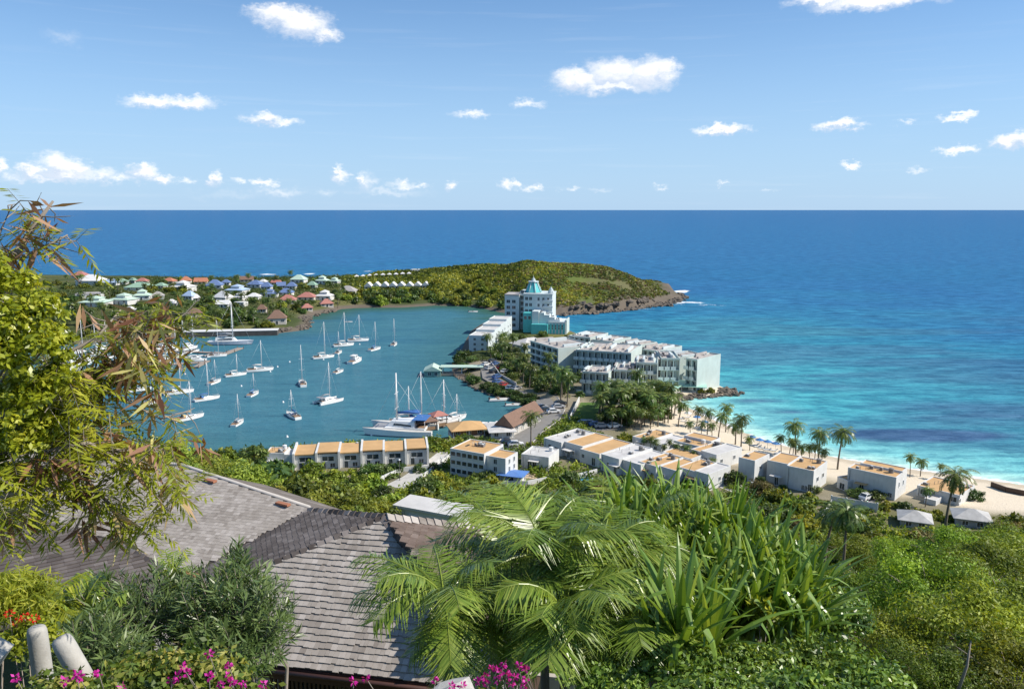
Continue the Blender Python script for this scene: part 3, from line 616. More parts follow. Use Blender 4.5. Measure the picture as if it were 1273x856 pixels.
# ---- hotel
HROOF = mat('hotel_roof', (.52,.48,.45), .85, .45, .35); TURQ = mat('turquoise_plaster', (.10,.52,.52), .7, .15, .5); HWHITE = mat('hotel_white', (.60,.66,.66), .75, .14, .4)
RAIL = mat('balcony_rail', (.66,.72,.70), .6, .1, 2)
_bm = {}
def hotel_block(label, pa, pb, pc, top, floors, bays, wall=None, right=2, z=None, steps=0, name='hotel_block', lw=0):
    A, w, rz, D = site(pa, pb, pc, z); h = zup(A, top)-A[2]; wall = wall or PALE
    t = thing(name, label, 'hotel building', A, rz, None); fh = h/floors; rc = 1.3; bw = w/bays
    b = MB(); b.box(0, w, rc, D, -2, h)
    for i in range(bays+1):
        x = i*bw; b.box(max(0, x-.18), min(w, x+.18), 0, rc-.003, -2, h)
    for i in range(bays):
        for f in range(floors+1): b.box(i*bw+(.18 if i else .18)+.003, (i+1)*bw-.183, .02, rc-.003, f*fh-.14 if f else -1, f*fh+.1 if f < floors else h+.003)
    p = .2
    for q_ in ((0, w, -.05, p), (0, w, D-p, D), (0, p, p, D-p), (w-p, w, p, D-p)): b.box(*q_, h+.006, h+.55)
    b.build('wall', wall, t)
    MB().box(p+.01, w-p-.01, p+.01, D-p-.01, h+.003, h+.2).build('roof', HROOF, t)
    r_ = random.Random(len(label)*7+bays)
    for k in range(max(2, bays)):     # stepped roof-top upstands between the flats
        x = w*(k+.5)/max(2, bays)+r_.uniform(-.5, .5); hh = r_.uniform(.5, 1.3)
        MB().box(-bw*.12, bw*.16, -D*.22, D*.25, 0, hh).build('stair_head', HWHITE if r_.random() < .6 else HROOF, t, (x, D*r_.uniform(.35, .65), h+.205))
    for i in range(bays):
        for f in range(floors):
            k = (round(bw, 1), round(fh, 1))
            if k not in _bm: _bm[k] = MB().box(-bw/2+.19, bw/2-.19, -.08, .017, 0, fh*.34).build('balcony', RAIL, t).data; o = t.children[-1]
            else: o = bpy.data.objects.new('balcony', _bm[k]); COL.objects.link(o); o.parent = t
            if f == 0 and i % 2: pass
            o.location = ((i+.5)*bw, .0, f*fh+.104)
            win(t, (i+.5)*bw, rc, f*fh+fh*.48, bw*.62, fh*.72)
    for i in range(right):
        for f in range(floors): win(t, w, D*(i+.5)/right, f*fh+fh*.55, 1.1, 1.2, math.pi/2)
    for i in range(lw):
        for f in range(floors): win(t, 0, D*(i+.5)/lw, f*fh+fh*.55, 1.1, 1.2, -math.pi/2)
    clutter(t, 0, w, 1, D, h+.2, 3, bays); return t
hotel_block('long four storey hotel wing facing the bay, in the middle of the resort', (712,468),(780,473),(800,461),436,3,9,right=2)
hotel_block('pale green hotel wing with deep balconies and white hipped roof house above it', (656,455),(690,466),(712,453),424,4,5,right=0)
hotel_block('low two storey hotel wing with round balconies just above the palm grove', (720,489),(752,491),(762,482),463,2,4,right=1)
hotel_block('small hotel wing stepping up second behind the palm grove', (759,490),(789,491),(799,481),461,2,4,right=1)
hotel_block('tall hotel wing with white balconies directly behind the round green pavilion', (786,490),(812,491),(824,480),452,3,3,right=2)
hotel_block('hotel wing with three tiers of white balconies beside the end block', (817,487),(840,487),(851,476),447,3,3,right=1)
hotel_block('pale green hotel end block with a broad blank gable towards the rocky point', (848,484),(862,486),(886,477),446,3,2,right=0)
# sea-side row, stepping up away from the point
for i, (a, b_, c, tp, lab) in enumerate([((704,441),(730,444),(741,436),418,'farthest wing of the sea side hotel row, below the turquoise walls'), ((733,446),(758,449),(770,441),423,'second wing of the sea side hotel row with brown roof tops'),
      ((762,452),(786,456),(800,447),428,'third wing of the sea side hotel row with a low white parapet'), ((790,459),(814,463),(828,453),434,'fourth wing of the sea side hotel row behind the long middle wing'), ((818,467),(838,470),(852,460),440,'fifth wing of the sea side hotel row joining the end block')]):
    hotel_block(lab, a, b_, c, tp, 3, 4, right=1)
# block at the edge of the bay: narrow end towards the camera, roofs stepping back
A, w, rz, D = site((583,438),(607,438.6),(616,424)); h = zup(A, 417)-A[2]
t = thing('bay_block', 'white hotel block at the bay edge with roofs stepping back', 'hotel building', A, rz)
D = 50
for k in range(4):
    y0, y1 = D*k/4, D*(k+1)/4; volume(t, 0, w, y0+(.004 if k else 0), y1, h+.8*k-.3, WROOF, HWHITE, .5)
    for f in range(3): 
        for s_ in (.3, .7): win(t, w, y0+(y1-y0)*s_, h*(.2+.3*f), 1.3, 1.2, math.pi/2)
for f in range(3):
    for s_ in (.3, .7): win(t, w*s_, 0, h*(.2+.3*f), 1.2, 1.2)
pavilion('low hotel hall with white hipped roof below the turquoise walls', (634,436),(652,440),(664,431),426,416,WROOF,'hotel_hall',wall=PALE,posts=False,cat='hotel building')
pavilion('small white hipped roof pavilion perched above the balcony wing', (683,443),(704,446),(712,438),425,417,WROOF,'roof_pavilion',wall=HWHITE,posts=False,cat='pavilion')
# the castle-like tower
T0 = G(650, 414, 2.6); fwd = math.atan2(-T0[0], T0[1])
t = thing('hotel_tower', 'white and turquoise stepped hotel tower with a turquoise pyramid roof and spire', 'hotel tower', T0, -.18)
sc = T0[1]*1.03/FPX                                          # metres per photo pixel there
def tb(x0, x1, y0, y1, ytop, m, nm='wall', z0=-2.): 
    zt = (414-ytop)*sc; MB().box((x0-650)*sc, (x1-650)*sc, y0, y1, z0, zt).build(nm, m, t); return zt
def tw(xs_, y, zs, w_=1.2, h_=1.6, rot=0):
    for x in xs_:
        for z in zs: win(t, (x-650)*sc, y, z, w_, h_, rot)
z1_ = tb(623, 641, 10, 22, 371, HWHITE); tw((627.5, 634.5), 10, np.arange(2.6, z1_-1, 3.1), 2.0, 1.8); tb(622.6, 641.4, 9.8, 22.2, 369.4, HROOF, 'roof', z1_+.003)
z1_ = tb(641.3, 647, 13, 24, 366, PALE)
for k in range(6): MB().box(0, 5.4*sc, -1.2, 0, 0, .5).build('balcony', RAIL, t, ((641.5-650)*sc, 12.99, 3+3.0*k)); win(t, (644.2-650)*sc, 12.99, 4.8+3.0*k, 1.7, 1.8)
z2_ = tb(647.2, 683, 9, 24, 369, HWHITE); tw((651, 656), 9, (z2_-2, z2_-5.2, z2_-8.4), 1.6, 1.8); tw((666, 672, 678), 9, (z2_-2.2, z2_-5.4), 1.2, 1.7)
for k in range(4): MB().box((672-650)*sc, (683.8-650)*sc, 7.9, 8.98, z2_-3.6-3.0*k, z2_-2.6-3.0*k).build('balcony', HWHITE, t)
tb(646.6, 683.5, 8.5, 24.5, 367.6, HWHITE, 'cornice', z2_+.003)
c_ = ((657-650)*sc, 16.0); zb_ = z2_+.75
pyr = MB(); pyr.cone(c_, 4.4, zb_, zb_+5.2, 8, 2.0, rot=.39); pyr.build('pyramid_roof', TURQ, t)
ribs = MB()
for k in range(8):
    a = .39+k*math.pi/4; ribs.tube([(c_[0]+4.5*math.cos(a), c_[1]+4.5*math.sin(a), zb_), (c_[0]+2.1*math.cos(a), c_[1]+2.1*math.sin(a), zb_+5.3)], .2, 4)
ribs.build('roof_rib', HWHITE, t)
MB().cone(c_, 2.8, zb_+5.21, zb_+5.7, 8, 2.8, rot=.39).cone(c_, 1.1, zb_+5.71, zb_+6.8, 8, .9).build('lantern', HWHITE, t)
MB().cone(c_, .6, zb_+6.81, zb_+7.5, 8, .35).cone(c_, .25, zb_+7.51, zb_+8.8, 6).build('spire', HWHITE, t)
tx = ((680.5-650)*sc, 12.0)
MB().cone(tx, 1.7, z2_+.7, z2_+1.9, 8, 1.6).cone(tx, 1.2, z2_+1.91, z2_+2.9, 8, 1.0).cone(tx, .7, z2_+2.91, z2_+3.5, 8, .5).cone(tx, .3, z2_+3.51, z2_+4.4, 6).build('turret', HWHITE, t)
zq = tb(649, 661, 3, 8.98, 390, TURQ); tw((652, 657), 3, (zq-2.4,), 1.4, 1.8)
z3_ = tb(661, 681, -2, 8.9, 402, TURQ); zz = tb(681.2, 702, 0, 14, 399, HWHITE)
for k in range(5): MB().box((683+4*k-650)*sc, (685.2+4*k-650)*sc, -.06, -.003, -1, zz-1).build('turquoise_panel', TURQ, t)
tw((682.4, 686.4, 690.4, 694.4, 698.4), 0, (3.0, zz-2.2), .9, 1.5)
stp = MB()
for k in range(6):
    x0, x1 = 662+3.1*k, 665.1+6.2*k; zt = zq+1.2-k*1.25
    stp.box((661+.02+3.2*k-650)*sc, min((669+5.6*k-650), 51.5)*sc, .6+.25*k, 8.8, max(z3_, zz if k > 5 else z3_)+.003 if k == 5 else z3_+.003, zt)
    if k == 0: pass
    break
stp.build('terrace_step', HWHITE, t)
for k in range(6):
    x0 = (663+6.4*k-650)*sc; zt = (414-(386+2.7*k))*sc; zb2 = (z3_ if x0 < (681-650)*sc-.1 else zz)+.004
    if k == 0: continue
    if zt > zb2+.3: MB().box(x0, x0+6.3*sc, 1.2, 8.7, zb2, zt).build('terrace_step', HWHITE, t); clutter(t, x0, x0+6.3*sc, 1.5, 8, zt, 2, k, CLUT)
MB().box((702.1-650)*sc, (703.5-650)*sc, .5, 13, -1, zz+.8).build('end_wall', PALE, t)
# ------------------------------------------------------------------ village houses across the bay
RC = {'w': mat('white_roof_sheet', (.74,.73,.71), .6, .15, .8), 'b': mat('bright_blue_roof', (.15,.22,.40), .55, .2, .8), 'pb': mat('pale_blue_roof', (.42,.54,.72), .55, .15, .8),
      'g': mat('sage_green_roof', (.30,.45,.33), .6, .2, .8), 'pg': mat('pale_green_roof', (.50,.64,.52), .6, .15, .8), 'r': REDR, 'o': mat('orange_red_roof', (.52,.21,.12), .65, .2, .8), 'br': BROWNR, 'gr': mat('grey_roof_sheet', (.42,.39,.37), .8, .25, .8)}
PINKW = mat('cream_plaster', (.66,.60,.53), .8, .15, .8)
def house(label, x0, x1, yt, yb, rc, kind='hip', rz=None, wall=WHITE, depth=.8, rf=.55, name='village_house', nwin=3, group=None):
    P = hit((x0+x1)/2, yb); s = P[1]*1.01/FPX; w = (x1-x0)*s; h = (yb-yt)*s*.92; d = max(4.5, w*depth)
    if rz is None: rz = rnd.uniform(-.35, .35)
    ww = w/(math.cos(rz)+depth*abs(math.sin(rz))*.8); d = max(4.0, ww*depth); he = max(h*(1-rf), 2.2); hr = max(h, he+1.2)
    t = thing(name, label, 'house', P, rz, group)
    MB().box(-ww/2+.5, ww/2-.5, .5, d-.5, -3, he).build('wall', wall, t)
    q_ = MB()
    if kind == 'hip': q_.hip(-ww/2, ww/2, 0, d, he+.003, hr)
    elif kind == 'gable': q_.gable(-ww/2, ww/2, 0, d, he+.003, hr)
    elif kind == 'flat': q_.box(-ww/2+.4, ww/2-.4, .4, d-.4, he+.003, he+.35)
    elif kind == 'tier':
        q_.hip(-ww/2, ww/2, 0, d, he+.003, he+(hr-he)*.55); q2_ = MB(); q2_.hip(-ww*.25, ww*.25, d*.2, d*.8, he+(hr-he)*.62, hr); q2_.build('upper_roof', RC[rc], t)
        MB().box(-ww*.22, ww*.22, d*.24, d*.76, he+.01, he+(hr-he)*.61).build('upper_wall', wall, t)
    q_.build('roof', RC[rc], t)
    for k in range(nwin):
        x = (k+.5)/nwin*(ww-1.6)-ww/2+.8
        if k == nwin//2: win(t, x, .5, 1.05, 1.2, 2.1, nm='door', muntin=False)
        else: win(t, x, .5, min(he*.6, he-.9), min(1.8, ww/nwin*.6), 1.2)
    return t
H_ = [('red roofed house at the far left of the village, behind the white one',87,105,337,346,'r','hip'),('large white hip roofed house at the far left of the village',93,124,341,355,'w','hip'),
('grey flat roofed block below the large white house',92,127,359,371,'gr','flat'),('long low house with pale green roof among dark trees',96,130,368,382,'pg','tier'),
('house with pale blue hipped roof next to green roofs',126,145,346,355,'pb','hip'),('small green roofed house beside the pale blue roof',143,157,346,354,'g','hip'),('green roofed house with two small peaks near the sea',156,169,345,352,'g','tier'),
('red roofed cottage beside the small green roofs',168,182,345,353,'r','hip'),('wide green hip roofed house in front of the small green ones',153,187,351,362,'g','hip'),('two storey house with pale green roof under the wide green one',164,187,359,374,'pg','tier'),
('white house with mixed white and green roofs among palms',131,163,364,379,'pg','tier'),('orange red roofed house on the sea edge left of the white gabled villa',199,216,345,353,'o','hip'),('white gabled villa with broad verandah roofs',207,236,348,363,'w','tier'),
('orange roofed house right behind the white gabled villa',223,238,343,353,'o','hip'),('red roofed row by the sea right of the white gabled villa',240,257,345,354,'o','gable'),('white house with pale blue pointed roof',223,241,361,373,'pb','hip'),('small white hut beside the pale blue pointed roof',239,250,365,375,'w','hip'),
('brown hipped roof house near the quay on the left',231,253,383,394,'br','hip'),('deep blue roofed house, left of the blue cluster',255,276,347,360,'b','hip'),('small deep blue roof by the sea',274,286,347,355,'b','hip'),('pale blue multi peaked house below the blue cluster',276,304,353,366,'pb','tier'),
('white hip roofed house above the yacht mast',260,284,361,376,'w','hip'),('small white lean to house below the white hip roof',267,284,373,383,'w','gable'),('white villa half hidden by palms in mid village',286,304,363,374,'w','tier'),('white flat house beneath the hidden white villa',288,305,371,381,'w','flat'),
('long blue roof in the middle of the blue cluster',304,325,348,358,'b','hip'),('white roof peeking between two blue roofs',319,331,347,354,'w','hip'),('dark blue roofed house right of the long blue roof',323,337,350,361,'b','hip'),('tiny red roof between the blue roofs',336,348,348,355,'r','gable'),
('bright blue roof near the right end of the cluster',343,356,350,359,'b','gable'),('bright blue roof at the very right of the cluster',355,368,350,360,'b','hip'),('bright blue front house of the cluster, left one',323,345,359,370,'b','tier'),('bright blue front house of the cluster, right one',345,363,358,368,'b','hip'),
('red roofed house with four dormers above the bay',345,368,366,378,'r','hip'),('long red roofed house right of the dormered red one',368,391,363,374,'r','hip'),('white house with grey white hip roof near the bay shore',390,412,360,374,'w','tier'),('red roofed cottage closest to the bay curve',397,417,371,382,'r','hip'),
('small red roof low on the shore slope',374,391,377,387,'r','hip'),('big brown roofed house above the rocks',331,358,385,404,'br','hip'),('brown roofed house half hidden behind the big brown one',318,332,378,389,'br','hip'),('pale green roofed hall by the open sea',359,379,341,352,'pg','hip'),
('house with stacked green roofs on the sea edge',390,407,342,354,'pg','tier'),('dark green roofed house left of the stacked green roofs',380,393,349,358,'g','hip'),('whitish green house at the end of the sea front',406,421,344,353,'pg','tier'),('dull red long roof near the open sea',297,315,343,351,'br','gable'),
('grey thatched hut above the green shore',418,442,355,367,'gr','hip'),('white cottage on the grassy rise of the headland',511,524,332,339,'w','flat'),('white roofed bungalow among palms left of the red dormers',305,322,364,373,'w','hip'),('pale roofed cottage behind the big quay palms',205,222,372,382,'w','hip'),
('grey roofed cottage between the green roofs and pale blue roof',187,204,362,372,'gr','hip'),('white cottage low by the mast trees',150,166,381,390,'w','hip'),('green roofed cottage right of the grey cottage',190,205,351,359,'g','hip')]
for (lab, x0, x1, yt, yb, rc, kd) in H_: house(lab, x0, x1, yt, yb, rc, kd, wall=(PINKW if rc in ('r', 'o', 'br') else WHITE), nwin=3)
# row of eight white gabled cottages on the isthmus
gg = 'white gabled cottages in a row'
for k in range(8):
    x = 452+10.2*k; house('white gabled cottage in the row on the isthmus, '+['leftmost of the eight','second from the left','third from the left','fourth from the left','fourth from the right','third from the right','second from the right','rightmost of the eight'][k], x, x+10.5, 350.5-k*.1, 361-k*.25, 'w', 'gable', -.05, WHITE, 1.25, .5, 'cottage', 2, gg)
for k in range(9):
    x = 440+8.2*k; house('tiny white hut on the sea front behind the cottages, '+['first from the left','second from the left','third from the left','fourth from the left','the middle one','fourth from the right','third from the right','second from the right','last on the right'][k], x, x+6.0, 341.8-k*.45, 346.8-k*.4, 'w', 'hip', .1, PINKW, .9, .5, 'hut', 2, 'tiny white huts on the sea front')
# white slab roof and the two grey-roofed houses on the slope
A = at(488, 627, 60.0); B = at(569, 641, 57.5); rz = math.atan2((B-A)[1], (B-A)[0]); w = float(np.hypot(*(B-A)[:2])); t = thing('slope_house', 'house with plain pale flat roof showing above the hillside scrub', 'house', A, rz)
MB().box(.2, w-.2, .2, 2.4, -4, -.2).build('wall', WHITE, t); MB().box(0, w, 0, 2.6, -.197, 0).build('roof', WROOF, t); win(t, w*.3, .2, -1.1, 1.0, .9); win(t, w*.7, .2, -1.1, 1.0, .9)
GREYR = mat('grey_white_roof', (.52,.51,.49), .8, .35, .7); GREYW = mat('grey_plaster', (.42,.43,.43), .85, .2, .6)
for (pa, pb, pc, e, r_, lab) in [((1117,656),(1158,660),(1172,650),645,631,'house with pale grey hipped roof on the slope, left of the tall palm'), ((1186,655),(1232,660),(1245,650),643,631,'house with pale grey ridged roof on the slope, right of the tall palm')]:
    A, w, rz, D = site(pa, pb, pc); e = max(zup(A, e)-A[2], 1.5); r2 = zup(A+np.array([0, D/2, 0]), r_)-A[2]
    t = thing('slope_house', lab, 'house', A, rz)
    MB().box(.3, w-.3, .3, D-.3, -4, e).build('wall', GREYW, t); q_ = MB(); q_.hip(-.3, w+.3, -.3, D+.3, e+.003, max(r2, e+1.4)); q_.build('roof', GREYR, t); win(t, w*.3, .3, e*.5, 1.2, 1); win(t, w*.7, .3, e*.5, 1.2, 1)

# ------------------------------------------------------------------ walls, fences, quay, piers
def wall_line(name, label, cat, pts, h, m, th=.25, z=None, pickets=False):
    P = [hit(*p) for p in pts]; t = thing(name, label, cat, P[0]); o = P[0]
    b = MB()
    for a, c in zip(P[:-1], P[1:]):
        a, c = a-o, c-o; n = max(1, int(np.hypot(*(c-a)[:2])/2.5)) if pickets else 1
        d = (c-a)/np.linalg.norm((c-a)[:2]); nn = np.array([-d[1], d[0], 0])*th/2
        b.add([a-nn-[0,0,1], c-nn-[0,0,1], c+nn-[0,0,1], a+nn-[0,0,1], a-nn+[0,0,h], c-nn+[0,0,h], c+nn+[0,0,h], a+nn+[0,0,h]], [(3,2,1,0),(4,5,6,7),(0,1,5,4),(1,2,6,5),(2,3,7,6),(3,0,4,7)])
        if pickets:
            for k in range(n+1):
                p = a+(c-a)*k/n; MB().box(-.14, .14, -.14, .14, -1, h+.18).build('post', m, t, p, math.atan2(d[1], d[0]))
    b.build('panel' if pickets else 'masonry', m, t); return t
wall_line('boundary_wall', 'white wall beside the lawn and the marina road', 'wall', [(708,526),(720,500)], 1.6, WHITE)
wall_line('picket_fence', 'white fence in front of the dark forecourt below the beach villa', 'fence', [(1033,629),(1090,637)], 1.9, WHITE, .08, pickets=True)
wall_line('picket_fence', 'short white fence running down the scrub to the forecourt', 'fence', [(1022,648),(1034,629)], 1.3, WHITE, .08, pickets=True)
wall_line('garden_wall', 'low white curved wall in front of the long blank villa', 'wall', [(934,604),(944,613),(985,618)], .8, WHITE)
wall_line('garden_wall', 'white garden wall along the lane below the row houses', 'wall', [(470,600),(500,588),(532,586),(546,577)], 1.2, WHITE)
wall_line('garden_wall', 'white wall right of the lane by the apartment house', 'wall', [(524,596),(542,582),(560,569)], .8, WHITE)
wall_line('garden_wall', 'white retaining wall around the tan terrace', 'wall', [(622,604),(656,603),(684,598)], 1.0, WHITE)
wall_line('retaining_wall', 'dark brown wall at the right end of the beach', 'wall', [(1232,606),(1250,612),(1275,617)], 1.2, WOODD, .4)
wall_line('parking_wall', 'pale wall along the hotel car park', 'wall', [(610,452),(622,468),(642,480)], 1.0, CONC)
wall_line('garden_wall', 'white stepped wall beside the small pool', 'wall', [(712,598),(742,590)], 1.3, WHITE)
POOL = NT('pool_water'); POOL.b.inputs['Base Color'].default_value = (.03,.22,.38,1); POOL.b.inputs['Roughness'].default_value = .1
t = thing('swimming_pool', 'small blue swimming pool between white walls of the terrace villa', 'pool', G(716, 594, 2.66), -.25)
MB().box(-4.2, 4.2, -2.2, 2.2, 0, .12).build('coping', WHITE, t); MB().box(-3.8, 3.8, -1.8, 1.8, .123, .14).build('pool_surface', POOL.m, t)
QUAY = mat('quay_stone', (.11,.10,.09), .9, .4, .5); DOCK = mat('dock_planks', (.36,.30,.25), .85, .3, 1.5)
def slab(name, label, cat, p0, p1, w, z0, z1, m, top=None, piles=True, rail=0):
    A, B = G(*p0), G(*p1); L_ = float(np.hypot(*(B-A)[:2])); rz = math.atan2(B[1]-A[1], B[0]-A[0]); t = thing(name, label, cat, A, rz)
    MB().box(0, L_, -w/2, w/2, z0, z1).build('deck' if piles else 'masonry', m, t)
    if top: MB().box(-.1, L_+.1, -w/2-.1, w/2+.1, z1+.003, z1+.2).build('coping', top, t)
    if piles:
        for k in range(max(2, int(L_/6)+1)):
            for s_ in (-1, 1): MB().tube([(0,0,-3),(0,0,z1+.7)], .14, 6).build('pile', WOODD, t, (k*L_/max(1, int(L_/6)), s_*(w/2+.16), 0))
    return t
slab('quay', 'long dark quay with a white top edge behind the big yacht', 'quay', (229,418),(346,415.5), 7, -3, 2.6, QUAY, WHITE, False)
slab('pier', 'floating pier with a small motor boat, nearest of the marina piers', 'pier', (150,458),(255,451), 2.4, .15, .6, DOCK); slab('pier', 'short pier arm ending at the sailboat mast', 'pier', (243,457.5),(258,449.5), 2.2, .15, .62, DOCK)
slab('pier', 'pier crowded with dinghies in front of the big yacht', 'pier', (205,437),(280,440), 2.6, .15, .6, DOCK); slab('pier', 'pier end angled towards the moored boats', 'pier', (276,442),(299,433.5), 2.8, .15, .63, DOCK)
slab('pier', 'pier hidden among the marina boats on the left', 'pier', (60,448),(190,440), 2.4, .15, .6, DOCK); slab('pier', 'wooden pier between the big catamaran and the dock restaurant', 'pier', (505,541),(566,525), 3.0, .2, .8, DOCK)
slab('boat_pier', 'covered boat pier running out from the hotel shore', 'pier', (546,466),(584,466), 4.5, .2, 1.0, DOCK)
A = G(531, 468.5); t = thing('boathouse', 'green boathouse with gabled teal roof at the pier end', 'boathouse', A, 0.02); s = A[1]*1.02/FPX
BHW = mat('boathouse_green', (.22,.34,.30), .8, .2, 1); MB().box(-1.2*s*3, 17*s, 0, 7, -1.5, 8*s).build('wall', BHW, t); q_ = MB(); q_.gable(-4.6*s, 18*s, -.5, 7.5, 8*s+.003, 13.5*s); q_.build('roof', RC['pg'], t); win(t, 3*s, 0, 4*s, 1.4, 1.4); win(t, 11*s, 0, 4*s, 1.4, 1.4)
t = thing('pier_shelter', 'long flat shelter roof over the boat pier', 'shelter', G(551, 466), .0)
for x in (0, 7.5, 15): 
    for y in (-1.8, 1.8): MB().box(-.1, .1, -.1, .1, 1.003, 3.4).build('post', FRAME, t, (x, y, 0))
MB().box(-1, 16, -2.4, 2.4, 3.403, 3.7).build('roof', RC['pg'], t)
# rocks along the shores
def rockmesh(seed, r):
    g = np.random.RandomState(seed); import bmesh; bm = bmesh.new(); bmesh.ops.create_icosphere(bm, subdivisions=2, radius=r)
    for v in bm.verts:
        p = np.array(v.co); k = 1+.28*math.sin(p[0]*5/r+seed)+.2*math.sin(p[1]*6/r+2*seed)+.15*g.rand(); v.co = Vector((p[0]*k, p[1]*k*.85, p[2]*k*.62))
    me = bpy.data.meshes.new('rock'); bm.to_mesh(me); bm.free(); return me
ROCKM = mat('shore_rock', (.20,.165,.13), .95, .55, 1.2, bump=.1, rand=.5)
rk = [rockmesh(k, 1.0) for k in range(4)]
for me in rk: me.materials.append(ROCKM)
def rocks(line, n, smin, smax, label, group, off=1.5):
    P = [G(*p)[:2] for p in line]; seg = list(zip(P[:-1], P[1:])); ln = [np.linalg.norm(b-a) for a, b in seg]
    for k in range(n):
        i = rnd.choices(range(len(seg)), ln)[0]; p = seg[i][0]+(seg[i][1]-seg[i][0])*rnd.random()+np.array([rnd.gauss(0, off), rnd.gauss(0, off)])
        o = bpy.data.objects.new('rock', rnd.choice(rk)); COL.objects.link(o); sc_ = rnd.uniform(smin, smax)
        o.location = (p[0], p[1], max(h1(*p), 0)+sc_*.12); o.scale = (sc_, sc_*rnd.uniform(.7, 1.2), sc_*rnd.uniform(.6, 1)); o.rotation_euler = (0, 0, rnd.uniform(0, 6)); tag(o, label, 'rock', group)
rocks([(345,413),(374,410),(383,403),(380,396),(400,390),(425,385)], 60, .7, 2.0, 'brown shore boulder below the brown roofed house', 'boulders along the village shore')
rocks([(700,391.5),(730,389.5),(760,387.5),(790,383.5),(820,379),(843,374)], 150, .8, 2.9, 'dark boulder at the foot of the headland', 'boulders along the headland foot', 2.6)
rocks([(843,374),(851,370),(847,366)], 14, 1.0, 2.6, 'wave washed boulder at the headland tip', 'boulders at the headland tip', 1.5)
rocks([(877,481),(892,483),(906,486),(912,489),(898,492),(872,493),(850,496)], 60, .6, 1.7, 'dark rock on the low point below the hotel', 'rocks on the hotel point', 1.6)
rocks([(560,462),(578,474),(592,484),(612,492),(642,500),(654,505)], 40, .5, 1.1, 'rock along the planted hotel shore', 'rocks on the bay side hotel shore', .6)
# ------------------------------------------------------------------ plants: kit
def unit(v): return v/(np.linalg.norm(v, axis=-1, keepdims=True)+1e-9)
def kites(C, D, Nn, L_, Wd, fold=.0):
    """leaf blades: base C, direction D, normal Nn, length, width -> 4 points each"""
    s = unit(np.cross(D, Nn)); L_ = np.broadcast_to(np.asarray(L_, float), (len(C),))[:, None]; Wd = np.broadcast_to(np.asarray(Wd, float), (len(C),))[:, None]
    m = C+D*L_*.45-Nn*fold*L_
    V = np.stack([C, m-s*Wd/2, C+D*L_-Nn*fold*L_*2.2, m+s*Wd/2], 1).reshape(-1, 3)
    return V, np.arange(len(V)).reshape(-1, 4)
def rdir(n, g): return unit(g.normal(size=(n, 3)))
def joinm(parts):
    Vs, Fs, Ts, Ms, o = [], [], [], [], 0
    for V, Fq_, T, m in parts:
        Vs.append(V); Fs.append(Fq_+o); Ts.append(T); Ms.append(np.full(len(Fq_), m)); o += len(V)
    return np.concatenate(Vs), np.concatenate(Fs), np.concatenate(Ts), np.concatenate(Ms)
def tubeq(pts, rs, n=6):
    b = MB(); b.tube(pts, rs, n, cap=False); return np.array(b.v), np.array(b.f), np.zeros(len(b.v)), 1
def crown(seed, ncl, nl, leaf, rad=(1, 1, .75), clr=.34, lw=.5, base=-.12, droop=.0, tvar=.22):
    """leaf clumps over a dome of radius 1; returns kites with tint"""
    g = np.random.default_rng(seed); d = rdir(ncl*3, g); d = d[d[:, 2] > -.35][:ncl]; ncl = len(d)
    cc = d*np.array(rad)*(.55+.33*g.random((ncl, 1)))*(.78+.42*g.random((ncl, 1))); cc[:, 2] += base+.35
    cr = clr*(.6+.8*g.random(ncl)); ct = .45+tvar*g.normal(size=ncl)
    k = np.repeat(np.arange(ncl), nl); o = rdir(len(k), g); o[:, 2] = o[:, 2]*.8+.12; r_ = g.random((len(k), 1))**.33
    P = cc[k]+o*r_*cr[k][:, None]*np.array([1, 1, .75])
    nn = unit(o+.9*g.normal(size=o.shape)*.6+np.array([0, 0, .45])); dd = unit(np.cross(nn, rdir(len(k), g))); dd[:, 2] -= droop; dd = unit(dd)
    l_ = leaf*(.6+.8*g.random(len(k))); V, Fq_ = kites(P, dd, nn, l_, l_*lw, .06)
    T = np.clip(ct[k]+.16*g.normal(size=len(k)), 0, 1)
    return V, Fq_, np.repeat(T, 4), 0
def trunkq(seed, h=.6, r=.035, nb=5):
    g = np.random.default_rng(seed+900); P = []
    top = np.array([g.normal()*.08, g.normal()*.08, h*.5]); P.append(tubeq([(0,0,-.3),(top[0]*.4,top[1]*.4,h*.25),top], [r*1.4, r, r*.8], 6))
    for k in range(nb):
        a = 2*math.pi*(k+g.random()*.6)/nb; e = np.array([math.cos(a)*.6, math.sin(a)*.6, h*(.8+.5*g.random())]); P.append(tubeq([top, (top+e)/2+[0,0,.06], e], [r*.6, r*.42, r*.15], 5))
    return P
BARK = mat('bark_grey', (.20,.165,.125), .95, .4, 2)
LF = leafmat('scrub_leaf', (.060,.095,.016), (.195,.240,.030), (.38,.40,.055), .31, .5, .3, .46)
LFR = leafmat('acacia_leaf', (.055,.090,.012), (.205,.270,.024), (.38,.45,.045), .27, .5, .25, .45)
LFD = leafmat('dark_leaf', (.032,.065,.018), (.090,.145,.034), (.19,.25,.06), .3, .4, .35, .35)
LFP = leafmat('palm_leaf', (.040,.072,.018), (.100,.160,.032), (.25,.28,.07), .3, .35, .45, .3)
def plantmesh(name, parts, mats):
    V, Fq_, T, M = joinm(parts); o = npmesh(name, V, Fq_, mats, {'tint': T}, mi=M); me = o.data; bpy.data.objects.remove(o); return me
